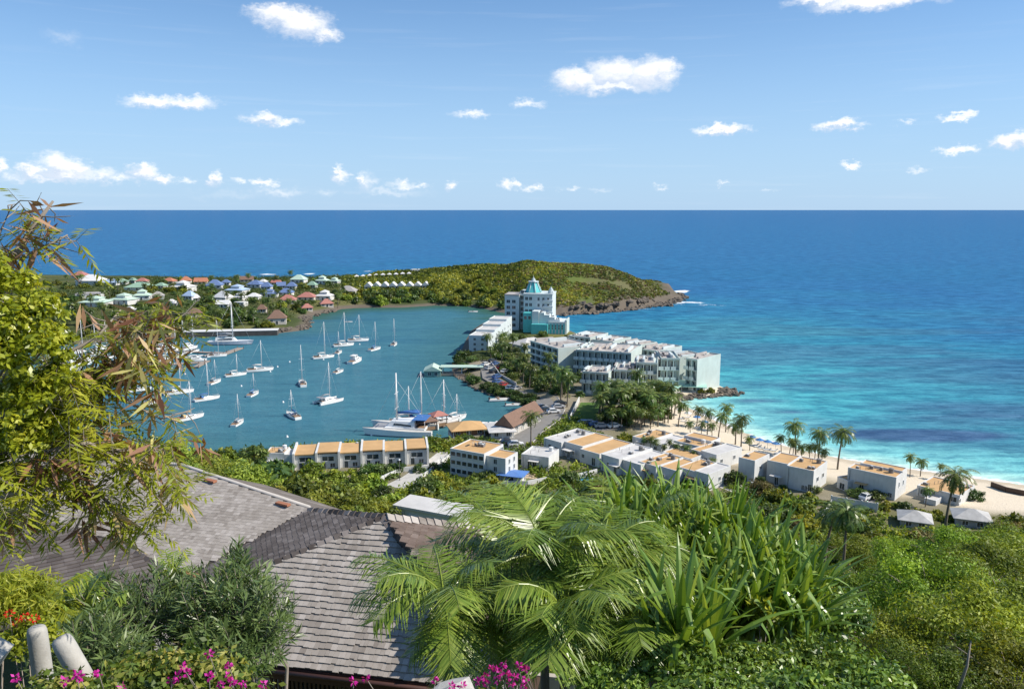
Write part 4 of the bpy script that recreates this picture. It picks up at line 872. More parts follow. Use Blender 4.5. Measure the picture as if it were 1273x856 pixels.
SHR = {'near': [plantmesh('shrub', [crown(k, 34, 210, .11, lw=.42)]+trunkq(k), [LF, BARK]) for k in range(4)],
       'mid': [plantmesh('shrub', [crown(20+k, 30, 90, .17, lw=.5)]+trunkq(k), [LF, BARK]) for k in range(5)],
       'far': [plantmesh('shrub', [crown(40+k, 22, 36, .28, lw=.6)]+trunkq(k), [LF, BARK]) for k in range(4)],
       'dark': [plantmesh('shrub', [crown(60+k, 24, 60, .2, (1,1,.9), lw=.5)]+trunkq(k), [LFD, BARK]) for k in range(4)],
       'fard': [plantmesh('shrub', [crown(80+k, 20, 22, .34, (1,1,.85), lw=.65)]+trunkq(k), [LFD, BARK]) for k in range(4)]}
DRYL = leafmat('dry_leaf', (.10,.075,.035), (.20,.165,.07), (.30,.27,.10), .25, .6, .2, .35)
SHR['dry'] = [plantmesh('shrub', [crown(70+k, 26, 56, .17, lw=.4)]+trunkq(k), [DRYL, BARK]) for k in range(3)]
def plant(name, kind, P, s, label, group, cat='shrub', hz=1.0):
    o = bpy.data.objects.new(name, rnd.choice(SHR[kind])); COL.objects.link(o); o.location = tuple(map(float, P)); q_ = rnd.uniform(.85, 1.15)
    o.scale = (s*q_, s/q_, s*hz*rnd.uniform(.8, 1.15)); o.rotation_euler = (0, 0, rnd.uniform(0, 6.28)); tag(o, label, cat, group); return o
# coconut palms: trunk + crown
def frond(base, a, el, L_, nleaf, lw, drop, g, droopl=.5, vdown=.35, seg=7, up0=None):
    """a feather frond: rachis curve and hanging leaflets"""
    t = np.linspace(0, 1, seg); hx = np.cos(el-drop*t*1.0); P = [np.array(base, float)]
    for i in range(1, seg):
        e = el-drop*(t[i]**1.3); P.append(P[-1]+L_/(seg-1)*np.array([math.cos(a)*math.cos(e), math.sin(a)*math.cos(e), math.sin(e)]))
    P = np.array(P); tt = np.linspace(.12, .99, nleaf); ci = np.stack([np.interp(tt, t, P[:, k]) for k in range(3)], 1)
    tan = unit(np.gradient(ci, axis=0)); sd_ = np.array([-math.sin(a), math.cos(a), 0]); up = unit(np.cross(tan, sd_)); up *= np.sign(up[:, 2:3]+1e-6)
    out_ = []
    for s_ in (-1, 1):
        d = unit(tan*.75+sd_*s_*1.0+up*.15+np.array([0, 0, -vdown])*(1+.3*g.normal(size=(nleaf, 1))))
        ll = lw*np.sin(np.pi*(.12+.80*tt))**.6*(.85+.3*g.random(nleaf)); out_.append((ci, d, unit(np.cross(d, np.cross(up, d))), ll))
    return P, out_
def palmmesh(seed, H_=8.0, nf=25, L_=3.6, nl=17):
    g = np.random.default_rng(seed); lean = g.normal(size=2)*.09*H_; cv = [np.array([lean[0]*t**1.6, lean[1]*t**1.6, H_*t]) for t in np.linspace(0, 1, 7)]
    tr = MB(); tr.tube([cv[0]-[0, 0, 1]]+cv, [.26]+list(np.linspace(.22, .13, 7)), 7); parts = []; top = cv[-1]
    for k in range(nf):
        a = 2*math.pi*k*.382+g.normal()*.1; u = (k+.5)/nf; el = 1.25-1.75*u+g.normal()*.1
        P, lf = frond(top, a, el, L_*(.8+.3*g.random()), nl, .95, 1.35+.3*g.random(), g)
        parts.append(tubeq(P, [.05, .045, .04, .035, .03, .02, .01], 3)[:3]+(0,))
        for (c, d, n_, ll) in lf:
            V, Fq_ = kites(c, d, n_, ll, .15, .10); parts.append((V, Fq_, np.full(len(V), np.clip(.68-.36*u+.12*g.normal(), 0, 1)), 0))
    for k in range(5):
        a = g.random()*6.28; b = MB(); b.tube([top+np.array([math.cos(a)*.2, math.sin(a)*.2, -.1]), top+np.array([math.cos(a)*.25, math.sin(a)*.25, -.4])], [.12, .1], 5, cap=False); parts.append((np.array(b.v), np.array(b.f), np.full(len(b.v), .2), 0))
    V, Fq_, T, M = joinm(parts); return tr, (V, Fq_, T)
PALM = []
for k in range(5):
    tr, (V, Fq_, T) = palmmesh(300+k, [8.5, 7.5, 9.5, 6.0, 8.0][k]); a = tr.build('trunk', BARK); c = npmesh('crown', V, Fq_, LFP, {'tint': T}); PALM.append((a.data, c.data)); bpy.data.objects.remove(a); bpy.data.objects.remove(c)
def palm(P, s, label, group, k=None, name='coconut_palm'):
    t = thing(name, label, 'palm tree', P, rnd.uniform(0, 6.28), group); t.scale = (s, s, s); md = rnd.choice(PALM) if k is None else PALM[k]
    for nm, me in zip(('trunk', 'crown'), md): o = bpy.data.objects.new(nm, me); COL.objects.link(o); o.parent = t
    return t
def tree(P, s, label, group=None, kind='dark', name='tree', hz=1.0):
    o = plant(name, kind, P, s, label, group, 'tree', hz); return o

# ------------------------------------------------------------------ headland scrub and lowland trees
g = np.random.default_rng(4); n = 40000; x = g.uniform(-180, 160, n); y = g.uniform(485, 690, n); h_ = headland(x, y); sdx = sdist(x, y); bare = fbm(x, y, 24, 3)
cl = (CX+FPX*x/y); dens_ = np.clip(.95-(cl-640)/520, .5, 1)
k = (h_ > .8) & (sdx > 3) & (g.random(n) < dens_) & ((h_ > 3.2) | (cl < 640)) & (bare < .8+(640-cl)/300); x, y = x[k], y[k]; z = ht(x, y); n = len(x)
m_ = 13; i = np.repeat(np.arange(n), m_); o = rdir(len(i), g); o[:, 2] = np.abs(o[:, 2]); big = .8+1.4*np.clip(1-(cl[k]-480)/250, 0, 1)*g.random(n)+.5*g.random(n)
P = np.stack([x[i], y[i], z[i]], 1)+o*np.array([1, 1, .7])*(big[i]*(.5+.5*g.random(len(i))))[:, None]
nn = unit(o+.5*g.normal(size=o.shape)); dd = unit(np.cross(nn, rdir(len(i), g))); V, Fq_ = kites(P, dd, nn, big[i]*.85, big[i]*.6)
tv = np.clip(.36+.42*fbm(x, y, 40, 3)+.24*g.normal(size=n)-.2*np.clip((cl[k]-620)/120, 0, 1), 0, 1)[i]
mk_ = np.where(g.random(n) < .28, 1, 0); mk_ = np.where((g.random(n) < .30*np.clip((cl[k]-600)/120, 0, 1)), 2, mk_)[i]
tag(npmesh('scrub', V, Fq_, [LF, LFD, DRYL], {'tint': np.repeat(tv, 4)}, mi=mk_), 'olive and green scrub covering the headland', kind='stuff')
def clear(P, r_): return all((P[0]-q_[0])**2+(P[1]-q_[1])**2 > (r_+q_[2])**2 for q_ in BLOCK)
BLOCK = [(o.location[0], o.location[1], 3.0) for o in bpy.data.objects if o.type == 'EMPTY' and o.get('category') in ('house',)]
def scatter(poly, n, fn, spacing=0.0, tries=12):
    """n plants whose foot shows inside the pixel polygon"""
    Pq = np.array(poly, float); lo, hi = Pq.min(0), Pq.max(0); done = []; c = 0
    for _ in range(n*tries):
        if c >= n: break
        px, py = rnd.uniform(lo[0], hi[0]), rnd.uniform(lo[1], hi[1])
        if not inside(np.array([px]), np.array([py]), Pq)[0]: continue
        P = hit(px, py)
        if P[2] < .4 or any((P[0]-a)**2+(P[1]-b)**2 < spacing**2 for a, b in done): continue
        if fn(P) is not False: done.append((P[0], P[1])); c += 1
VLP = [(40,352),(130,349),(230,350),(300,350),(420,349),(445,352),(445,380),(400,387),(380,392),(345,409),(235,412),(60,424)]
def vt(P):
    if not clear(P, 1.2): return False
    tree(P, rnd.uniform(2.2, 4.6), 'leafy green tree between the village houses', 'trees between the village houses', rnd.choice(['fard', 'fard', 'far']))
scatter(VLP, 140, vt, 2.4)
def vp(P):
    if not clear(P, .5): return False
    palm(P, rnd.uniform(.6, 1.05), 'coconut palm standing among the village houses', 'palms of the village')
scatter(VLP, 70, vp, 3)
scatter([(40,395),(240,395),(340,402),(235,412),(60,430)], 34, lambda P: palm(P, rnd.uniform(.8, 1.15), 'coconut palm near the marina quay across the bay', 'palms near the marina quay') and None, 4)
ib = lambda P: tree(P, rnd.uniform(3.0, 5.2), 'dense dark green tree along the far bay shore', 'trees along the far bay shore', rnd.choice(['fard', 'far', 'fard'])) and None
scatter([(418,366),(450,362),(535,362),(560,372),(625,378),(628,386),(600,382),(540,378),(440,381)], 45, ib, 4)
scatter([(540,350),(600,345),(640,350),(640,378),(560,372)], 18, lambda P: tree(P, rnd.uniform(2.5, 4), 'green tree on the lower headland slope above the bay', 'trees on the headland slope', 'far') and None, 4)
scatter([(410,347),(470,341),(535,337),(540,352),(440,352)], 26, lambda P: (tree(P, rnd.uniform(1.2, 2.2), 'low bush on the isthmus near the open sea', 'bushes on the isthmus', 'far', 'bush') and None) if clear(P, 1) else False, 3)
# hotel grounds
for o in list(bpy.data.objects):
    if o.type == 'EMPTY' and o.get('category') in ('hotel building', 'villa', 'apartment house', 'row house', 'shed', 'restaurant', 'gatehouse', 'pavilion', 'hotel tower'):
        rz = o.rotation_euler[2]; bb = [c for c in o.children if c.type == 'MESH' and c.name.startswith(('wall', 'roof'))]
        for c in bb:
            vs = np.array([v.co for v in c.data.vertices])+np.array(c.location)
            for fx in np.arange(vs[:, 0].min(), vs[:, 0].max()+2, 4):
                for fy in np.arange(vs[:, 1].min(), vs[:, 1].max()+2, 4):
                    BLOCK.append((o.location[0]+fx*math.cos(rz)-fy*math.sin(rz), o.location[1]+fx*math.sin(rz)+fy*math.cos(rz), 2.6))
ROADP = np.array([hit(*p)[:2] for p in [(604,452),(608,470),(630,486),(660,496),(676,500),(684,510),(676,522),(655,536),(640,551)]])
def offroad(P, r_): return seg_dist(np.array([P[0]]), np.array([P[1]]), ROADP, False)[0] > r_
hg = lambda P: (tree(P, rnd.uniform(1.8, 3.4), 'dark leafy tree on the hotel grounds', 'trees on the hotel grounds', 'dark') and None) if clear(P, 1.2) and offroad(P, 5.5) else False
scatter([(563,452),(578,432),(640,432),(655,455),(712,470),(712,492),(668,500),(640,497),(590,480)], 40, hg, 2.6)
hp = lambda P: (palm(P, rnd.uniform(.55, .95), 'coconut palm on the hotel grounds', 'palms on the hotel grounds') and None) if clear(P, .8) and offroad(P, 5.0) else False
scatter([(600,425),(640,420),(660,455),(712,470),(716,500),(650,500),(600,470)], 34, hp, 3)
scatter([(600,484),(645,498),(668,504),(665,494),(625,482)], 22, hp, 2)
scatter([(700,420),(720,425),(700,440),(640,420),(620,410)], 8, hg, 3)
scatter([(716,470),(800,470),(850,480),(800,492),(716,495)], 12, hg, 2.5)
scatter([(866,488),(900,489),(880,493)], 8, lambda P: plant('shrub', 'far', P, rnd.uniform(1.0, 1.8), 'sun browned bush on the rocky hotel point', 'bushes on the hotel point') and None, 2)
# palm grove
gp = lambda P: (palm(P, rnd.uniform(.75, 1.15), 'coconut palm of the dense grove between hotel and villas', 'palms of the dense grove') and None) if clear(P, .5) else False
scatter([(738,530),(745,507),(790,500),(832,505),(838,522),(820,532),(770,533)], 52, gp, 1.7)
scatter([(745,520),(790,508),(830,512),(825,528),(770,530)], 12, lambda P: tree(P, rnd.uniform(2.4, 3.4), 'dark undergrowth tree beneath the palm grove', 'trees beneath the palm grove', 'dark') and None, 2.5)
palm(hit(697,502), 1.15, 'tall leaning palm at the hotel gate beside the white wall', None); palm(hit(705,506), 1.0, 'palm with yellowing crown next to the gate wall', None)
palm(hit(660,560), .95, 'lone palm beside the marina road above the low white house', None)
scatter([(736,533),(760,536),(800,536),(838,530),(838,524),(770,530)], 16, lambda P: (palm(P, rnd.uniform(.4, .65), 'young coconut palm at the front edge of the dense grove', 'young palms before the dense grove') and None) if clear(P, .3) else False, 2)
for (px, py) in [(800,562),(808,564),(816,566),(824,568),(833,566),(842,570),(851,572),(862,577),(872,590),(884,588)]: palm(hit(px, py), rnd.uniform(.35, .5), 'scruffy small palm between the white villas', 'scruffy palms between the villas')
scatter([(598,486),(640,500),(662,503),(668,497),(640,493),(606,480)], 26, lambda P: tree(P, rnd.uniform(1.3, 2.2), 'dark shrubby growth along the hotel shore', 'shrubs along the hotel shore', 'dark', 'shrub') and None, 1.6)
# beach palms
BP = [(866,532,.72),(879,543,.75),(893,545,.9),(902,538,.8),(914,553,.95),(921,560,.9),(858,546,.55),(871,549,.55),(885,551,.6),(843,531,.9),(932,560,.55)]
for i, (px, py, s) in enumerate(BP): palm(hit(px, py), s, 'beach palm in the left palm cluster behind the villas', 'palms on the left part of the beach')
palm(hit(1041,584), 1.12, 'tall slim palm standing alone on the sand, right of the beach palms', None, 0)
palm(hit(1017,577), 1.0, 'tall palm on the sand just left of the lone slim palm', None, 4); palm(hit(989,568), 1.0, 'tall palm with full crown above the long blank villa', None, 0)
for i, (px, py) in enumerate([(971,565),(981,569),(996,573),(1006,576),(1012,579),(985,572),(1020,583)]): palm(hit(px, py), .58, 'short palm in the row behind the long blank villa', 'short palms behind the long villa')
palm(hit(1131,594), .55, 'short palm pair behind the double roofed villa, left one', None); palm(hit(1144,593), .62, 'short palm pair behind the double roofed villa, right one', None)
palm(hit(1168,597), .38, 'small bushy palm on the sand near the last villa', None)
palm(at(1176,648,122), 1.0, 'ragged palm rising between the two grey roofed slope houses', None, 4)
palm(hit(1150,632), .5, 'small palm in front of the sprawling last villa', None)
# garden trees by the villas
for (px, py, s, lab, kd) in [(911,603,3.0,'round dark tree in the villa yard, largest of the garden trees','dark'),(887,596,1.6,'light green bush beside the villa yard','far'),(946,604,1.9,'dark tree in front of the long blank villa, left one','dark'),(974,610,1.2,'small dark tree in front of the long blank villa, right one','dark'),
    (1012,614,1.7,'dark bush at the corner of the long blank villa','dark'),(1066,620,2.3,'dark tree in front of the double roofed villa','dark'),(1088,621,2.2,'rounded tree near the right corner of the double roofed villa','dark'),(778,553,3.0,'broad light green tree below the palm grove','far'),
    (709,602,2.3,'small tree beside the swimming pool','dark'),(690,597,1.8,'bushy tree by the tan terrace','dark'),(605,602,2.6,'dark tree in front of the apartment house','dark'),(590,600,2.2,'dark shrub tree at the foot of the apartment house','dark'),(784,600,2.0,'dark tree left of the paired tan roofs','dark'),
    (460,590,2.4,'dark leafy tree in front of the row houses, left of three','dark'),(476,590,2.6,'dark leafy tree in front of the row houses, middle of three','dark'),(492,588,2.4,'dark leafy tree in front of the row houses, right of three','dark'),(521,588,1.7,'small umbrella shaped tree by the lane','dark'),(357,588,2.0,'dark bush in front of the low bay annex','dark'),(385,592,2.2,'olive bush below the row houses','far'),
    (1098,613,1.8,'bush beside the last villas','dark'),(1211,622,2.2,'dark round bush at the right end of the last villa','dark'),(660,556,1.2,'bush under the lone roadside palm','far'),(640,577,1.2,'green hedge bush behind the low white house','far'),(556,560,2.2,'green bush by the dock restaurant','far'),(570,556,2.4,'bright green bush above the apartment house','far'),(582,552,2.0,'bushy garden tree near the dock restaurant','dark'),(545,556,2.0,'olive tree at the end of the row houses','far'),(540,585,1.5,'little palm like shrub on the lane verge','dark')]:
    tree(hit(px, py), s, lab, None, kd)
BGV = leafmat('bougainvillea_pink', (.30,.02,.13), (.52,.035,.24), (.70,.10,.38), .3, .6, .1, .05)
o = plant('bougainvillea_bush', 'far', hit(662,583), 1.3, 'round pink bougainvillea bush on the low white house', None, 'shrub'); 
me = o.data.copy(); me.materials[0] = BGV; o.data = me
for k in range(34):
    px = 850+k*10.5+rnd.uniform(-3, 3); py = np.interp(px, [850, 880, 940, 1010, 1052, 1110, 1200], [600, 617, 616, 624, 630, 634, 646])+rnd.uniform(-2, 5)
    plant('shrub', rnd.choice(['far', 'far', 'dark', 'mid']), hit(px, py), rnd.uniform(.8, 1.7), 'green bush in the strip of planting before the beach villas', 'bushes before the beach villas')
# ------------------------------------------------------------------ hillside
HOUSE_FP = np.array([(-30., 15.5), (-13., 15.5), (1.5, 15.5), (4.5, 17.5), (4.5, 29), (-6, 31), (-34, 35)])
def hs(P):
    d = math.hypot(P[0], P[1])
    if inside(np.array([P[0]]), np.array([P[1]]), HOUSE_FP)[0] or not clear(P, .5) or not offroad(P, 6): return False
    kd = 'near' if d < 60 else ('mid' if d < 105 else 'far')
    r_ = rnd.random(); kd = 'dark' if r_ < .18 else ('dry' if r_ < .26 else kd)
    plant('shrub', kd, P, rnd.uniform(1.5, 3.2)*(.85 if d < 50 else 1.05), 'yellow green scrub bush on the steep hillside', 'scrub bushes on the hillside', 'shrub')
scatter([(120,500),(300,560),(470,610),(560,640),(600,660),(480,660),(100,640),(60,560)], 95, hs, 1.6)
scatter([(560,602),(700,604),(860,605),(960,615),(1030,640),(1130,655),(1280,640),(1280,720),(1000,720),(560,690)], 120, hs, 2.0)
scatter([(540,602),(640,606),(600,640),(500,625)], 26, hs, 2.0)
# left-hand brow, crowns that stand out against the bay
for (px, py, Y, s, lab) in [(240,560,62,2.4,'bushy tree on the brow left of the bay row houses'),(290,568,64,2.6,'dense tree on the brow below the bay'),(330,580,66,2.5,'light green bush on the brow in front of the bay houses'),(395,600,64,2.7,'rounded bush high on the brow before the row houses'),(440,615,62,2.3,'yellow green bush near the brow crest'),(480,628,60,2.2,'bush just above the shingle ridge'),(520,640,60,2.0,'low bush beside the pale flat roof'),(205,545,58,2.4,'tree at the left end of the brow'),(265,590,50,2.0,'bush below the brow trees on the left'),(350,610,52,2.3,'broad bush below the brow'),(315,552,70,1.3,'small dark shrub on the edge of the brow'),(225,548,66,2.8,'tall rounded tree at the left of the brow'),(270,560,68,2.6,'bright tree on the brow above the bay annex'),(360,588,66,2.8,'large bright bush in the middle of the brow'),(415,604,63,2.8,'large mounded bush where the brow turns down'),(460,620,60,2.7,'large yellow green bush near the pale flat roof'),(310,600,56,2.5,'bright bush on the near side of the brow'),(380,616,56,2.5,'bright bush just beyond the shingle ridge'),(430,632,54,2.2,'low bright bush touching the shingle ridge'),(250,585,54,2.4,'bright bush beyond the big roof verge'),(500,634,62,2.0,'bush left of the pale flat roof')]:
    P = at(px, py, Y); z = h1(P[0], P[1]); P[2] = max(z, P[2]-s*1.2); plant('shrub', 'near' if s > 1.5 else 'dark', P, s, lab, None, 'shrub')
# ground cover between the bushes: low leaf clumps of many sizes
def notblocked(x, y, m=0.0):
    k = np.ones(len(x), bool)
    for bx, by, br in BLOCK: k &= (x-bx)**2+(y-by)**2 > (br+m)**2
    k &= seg_dist(x, y, np.array([hit(*p)[:2] for p in [(490,608),(512,596),(527,586),(545,574)]]), False) > 3.4+m
    return k & (seg_dist(x, y, ROADP, False) > 5.5+m)
def clumps(name, label, seed, n, x, y, size, m_, leaf, matl, hk=.7, tb=.45, base=0.0):
    g = np.random.default_rng(seed); n = len(x); z = ht(x, y); i = np.repeat(np.arange(n), m_); o = rdir(len(i), g); o[:, 2] = np.abs(o[:, 2])
    P = np.stack([x[i], y[i], z[i]+base], 1)+o*np.array([1, 1, hk])*(size[i]*(.45+.6*g.random(len(i))))[:, None]
    nn = unit(o+.6*g.normal(size=o.shape)); dd = unit(np.cross(nn, rdir(len(i), g))); l_ = leaf[i]*(.55+.9*g.random(len(i)))
    V, Fq_ = kites(P, dd, nn, l_, l_*.55, .06); tv = np.clip((tb+.35*fbm(x, y, 9, 3)+.16*g.normal(size=n))[i]+.12*g.normal(size=len(i)), 0, 1)
    return tag(npmesh(name, V, Fq_, matl, {'tint': np.repeat(tv, 4)}), label, kind='stuff')
g = np.random.default_rng(8); n = 11500
az_ = g.uniform(-.60, .60, n); d = 20+215*g.random(n)**.95; x, y = d*np.sin(az_), d*np.cos(az_); z = ht(x, y)
k = (~inside(x, y, HOUSE_FP)) & (z > 2.3) & ~((x/np.maximum(y, 1) > .30) & (d < 75) & (g.random(n) < .85)) & notblocked(x, y, .3) & (seg_dist(x, y, BEACH, False) > 45); x, y, d = x[k], y[k], d[k]
sz = (.45+.009*d)*(.6+.9*g.random(len(x))); clumps('undergrowth', 'leafy undergrowth covering the hillside', 9, 0, x, y, sz*.85, 46, .07+.0036*d, LF, .7, .33)
# greenery between village houses and on the hotel grounds
x, y = g.uniform(-330, -40, 4600), g.uniform(415, 770, 4600); s_ = sdist(x, y); k = inside(x, y, VIL) & (s_ > 7) & notblocked(x, y, .0); x, y = x[k], y[k]
clumps('village_greenery', 'low greenery filling the gardens of the village', 10, 0, x, y, 1.2+2.6*g.random(len(x))**1.5, 22, np.full(len(x), .8), LFD, .95, .5)
x, y = g.uniform(-45, 60, 1500), g.uniform(255, 430, 1500); s_ = sdist(x, y); k = (s_ > 1.2) & notblocked(x, y, .0); x, y = x[k], y[k]
u = np.array([proj((a, b, 2.6)) for a, b in zip(x, y)]); k = inside(u[:, 0], u[:, 1], np.array([(560,452),(600,425),(700,425),(720,480),(712,494),(665,499),(640,500),(600,487),(570,470)])); x, y = x[k], y[k]
clumps('hotel_greenery', 'low hedges and planting on the hotel grounds', 11, 0, x, y, .6+1.1*g.random(len(x)), 26, np.full(len(x), .5), LFD, .9, .5)
# ------------------------------------------------------------------ boats
GEL = mat('white_gelcoat', (.82,.82,.80), .3, .08, .5); DECKM = mat('boat_deck', (.62,.60,.55), .7, .15, 1); NAVY = mat('navy_hull', (.05,.075,.14), .3, .1, .5)
ALU = mat('mast_aluminium', (.72,.72,.72), .4, .08, 1); TEAK = mat('teak', (.33,.20,.11), .7, .3, 2); RUBB = mat('grey_rubber', (.36,.36,.37), .6, .15, 2)
CLO = {'blue': mat('blue_canvas', (.05,.16,.42), .85, .15, 2), 'white': mat('white_canvas', (.72,.71,.68), .85, .12, 2), 'tan': mat('tan_canvas', (.60,.44,.20), .85, .15, 2), 'grey': mat('grey_canvas', (.30,.31,.33), .85, .15, 2)}
BOOT = mat('boot_stripe', (.05,.08,.16), .5, .1, 2)
def hullmesh(L_=11.0, B_=3.5, fb=1.1, bow=.35, tr=.78, nsec=12):
    b = MB(); S_ = []
    for i in range(nsec):
        t = i/(nsec-1); x = -L_/2+L_*t; w = B_/2*(tr+(1-tr)*min(t/.35, 1)**.8 if t < .45 else math.cos((t-.45)/.55*math.pi/2)**.62) if t < 1 else .04
        sh = fb*(.92+.35*max(t-.3, 0)); ov = .25*L_*.1*t
        S_.append([(x, -w, sh), (x+ov*0, -w*.97, .18), (x, -w*.9, .02), (x, -w*.5, -.45), (x, 0, -.6), (x, w*.5, -.45), (x, w*.9, .02), (x, w*.97, .18), (x, w, sh)])
    S_ = [[(p[0]+(bow*(p[2]/fb) if i == nsec-1 else 0), p[1], p[2]) for p in sec] for i, sec in enumerate(S_)]
    for i in range(nsec-1):
        for j in range(8):
            m = 1 if j in (1, 6) else 0; b.add([S_[i][j], S_[i+1][j], S_[i+1][j+1], S_[i][j+1]], [(0,1,2,3)], m, False)
        b.add([S_[i][0], S_[i][8], S_[i+1][8], S_[i+1][0]], [(0,1,2,3)], 2)
    b.add(S_[0], [tuple(range(9))], 0); return b
def boatpart(nm, mb, mats): o = mb.build(nm, mats); me = o.data; bpy.data.objects.remove(o); return me
def cabinmb(x0, x1, w, z0, z1, tap=.75):
    b = MB(); a, c = w/2, w/2*tap
    b.add([(x0,-a,z0),(x1,-a*.6,z0),(x1,a*.6,z0),(x0,a,z0),(x0+.1,-c,z1),(x1-.7,-c*.6,z1-.1),(x1-.7,c*.6,z1-.1),(x0+.1,c,z1)], [(4,5,6,7),(0,1,5,4),(1,2,6,5),(2,3,7,6),(3,0,4,7)]); return b
def sidewin(x0, x1, w, z0, z1, tap):
    b = MB()
    for s_ in (-1, 1):
        ya, yb = s_*(w/2*.93+.02), s_*(w/2*.74+.02); b.add([(x0, ya, z0), (x1, ya*.72, z0), (x1-.2, yb*.72, z1), (x0+.1, yb, z1)], [(0,1,2,3)])
    return b
BM = {'hull': boatpart('hull', hullmesh(), [GEL, BOOT, DECKM]), 'cabin': boatpart('cabin', cabinmb(-1.6, 2.8, 2.1, 1.14, 1.62), [GEL]), 'side_window': boatpart('side_window', sidewin(-1.2, 1.9, 2.1, 1.24, 1.5, .75), [GLASS]),
      'cockpit': boatpart('cockpit', MB().box(-4.7, -1.9, -1.0, 1.0, 1.05, 1.12).box(-4.9, -1.85, -1.25, -1.02, 1.05, 1.4).box(-4.9, -1.85, 1.02, 1.25, 1.05, 1.4), [TEAK]),
      'mast': boatpart('mast', MB().tube([(.9,0,1.5),(.9,0,16)], [.17,.12], 6), [ALU]), 'spreader': boatpart('spreader', MB().box(.84, .96, -1.1, 1.1, 0, .07), [ALU]),
      'boom': boatpart('boom', MB().tube([(.8,0,2.6),(-3.4,0,2.7)], .08, 6), [ALU]), 'rigging': boatpart('rigging', MB().tube([(5.4,0,1.3),(.9,0,15.8)], .022, 3).tube([(-5.4,0,1.1),(.9,0,15.9)], .022, 3).tube([(.7,-1.6,1.1),(.9,-1.05,8.5),(.9,0,15.5)], .018, 3).tube([(.7,1.6,1.1),(.9,1.05,8.5),(.9,0,15.5)], .018, 3), [ALU]),
      'rail': boatpart('rail', MB().tube([(5.5,0,1.9),(4.2,-1.0,1.85),(0,-1.65,1.75),(-4.9,-1.4,1.7),(-5.2,0,1.7),(-4.9,1.4,1.7),(0,1.65,1.75),(4.2,1.0,1.85),(5.5,0,1.9)], .03, 3), [ALU])}
for k_, m_ in CLO.items():
    BM['cover_'+k_] = boatpart('sail_cover', MB().tube([(.7,0,2.78),(-1.2,0,2.95),(-3.3,0,2.82)], [.2,.24,.12], 6), [m_]); q_ = MB()
    q_.add([(-2.4,-1.05,1.2),(-2.4,1.05,1.2),(-2.4,.85,2.2),(-2.4,-.85,2.2),(-1.1,-.85,1.62),(-1.1,.85,1.62),(-1.5,.75,2.05),(-1.5,-.75,2.05)], [(3,2,6,7),(7,6,5,4),(0,3,7,4),(1,5,6,2)]); BM['hood_'+k_] = boatpart('sprayhood', q_, [m_])
def sub(nm, me, t, loc=(0,0,0)): o = bpy.data.objects.new(nm, me); COL.objects.link(o); o.parent = t; o.location = loc; return o
def sailboat(label, px, py, masttop, L_, hd, cov='white', mast=True, group='sailboats moored in the bay'):
    P = G(px, py); L_ *= .8; t = thing('sailboat', label, 'sailboat', P, math.pi/2-R(hd), group); k = L_/11; t.scale = (k, k, k)
    for nm in ('hull', 'cockpit', 'rail'): sub(nm, BM[nm], t)
    c = sub('cabin', BM['cabin'], t); sub('side_window', BM['side_window'], c)
    if mast:
        H_ = (zup(P, masttop))/k; s_ = max(.5, min(2.0, (H_-1.5)/14.5)); m = sub('mast', BM['mast'], t); m.scale[2] = s_; m.location[2] = 1.5*(1-s_)
        for z in (6.0, 10.4): sub('spreader', BM['spreader'], m, (0, 0, z))
        sub('boom', BM['boom'], t); sub('sail_cover', BM['cover_'+cov], t); rg = sub('rigging', BM['rigging'], t); rg.scale[2] = s_; rg.location[2] = 1.2*(1-s_)
    sub('sprayhood', BM['hood_'+cov], t); return t
SB = [(323,461,423,13,66,'white','long white sloop, first of the moored boats from the quay'),(222,489,439,12.5,58,'white','long white sloop moored near the left hillside tree'),(257,497,451,11,48,'blue','white sloop right of the long one by the hillside tree'),
 (235,521,474,12,40,'tan','sloop with yellow sail cover, closest to the hillside brow'),(267,476,447,10,12,'grey','small sloop seen from astern left of the upper sloops'),(293,467,440,10.5,52,'white','white sloop in the upper left between two others'),(315,491,464,9.5,8,'blue','small sloop seen from astern in mid bay'),
 (296,527,490,9,5,'grey','small round sterned sloop in the lower left of the bay'),(364,518,485,11,-38,'blue','sloop with blue canvas pointing left in the lower bay'),(376,478,429,11.5,-20,'grey','sloop with tall mast alone in mid bay'),(402,445,400,12,58,'white','sloop leading the row of boats in the upper bay'),
 (427,430,388,12.5,60,'white','sloop with tall mast in the upper bay, left of the pair'),(445,424,391,13,72,'white','sleek white sloop farthest up the bay'),(421,439,412,9,8,'grey','small sloop tucked just below the upper pair'),(421,463,440,8.5,20,'white','small sloop with short mast under the motor cruiser'),
 (466,435,400,10.5,28,'blue','sloop right of the sleek upper sloop'),(490,429,396,10,6,'grey','sloop seen from astern, farthest right in the upper bay'),(172,486,450,11,52,'white','sloop half hidden behind the seed pods on the left'),(190,501,468,10,20,'grey','sloop behind twigs at the left edge of the bay')]
for (px, py, mt, L_, hd, cv, lab) in SB: sailboat(lab, px, py, mt, L_, hd, cv)
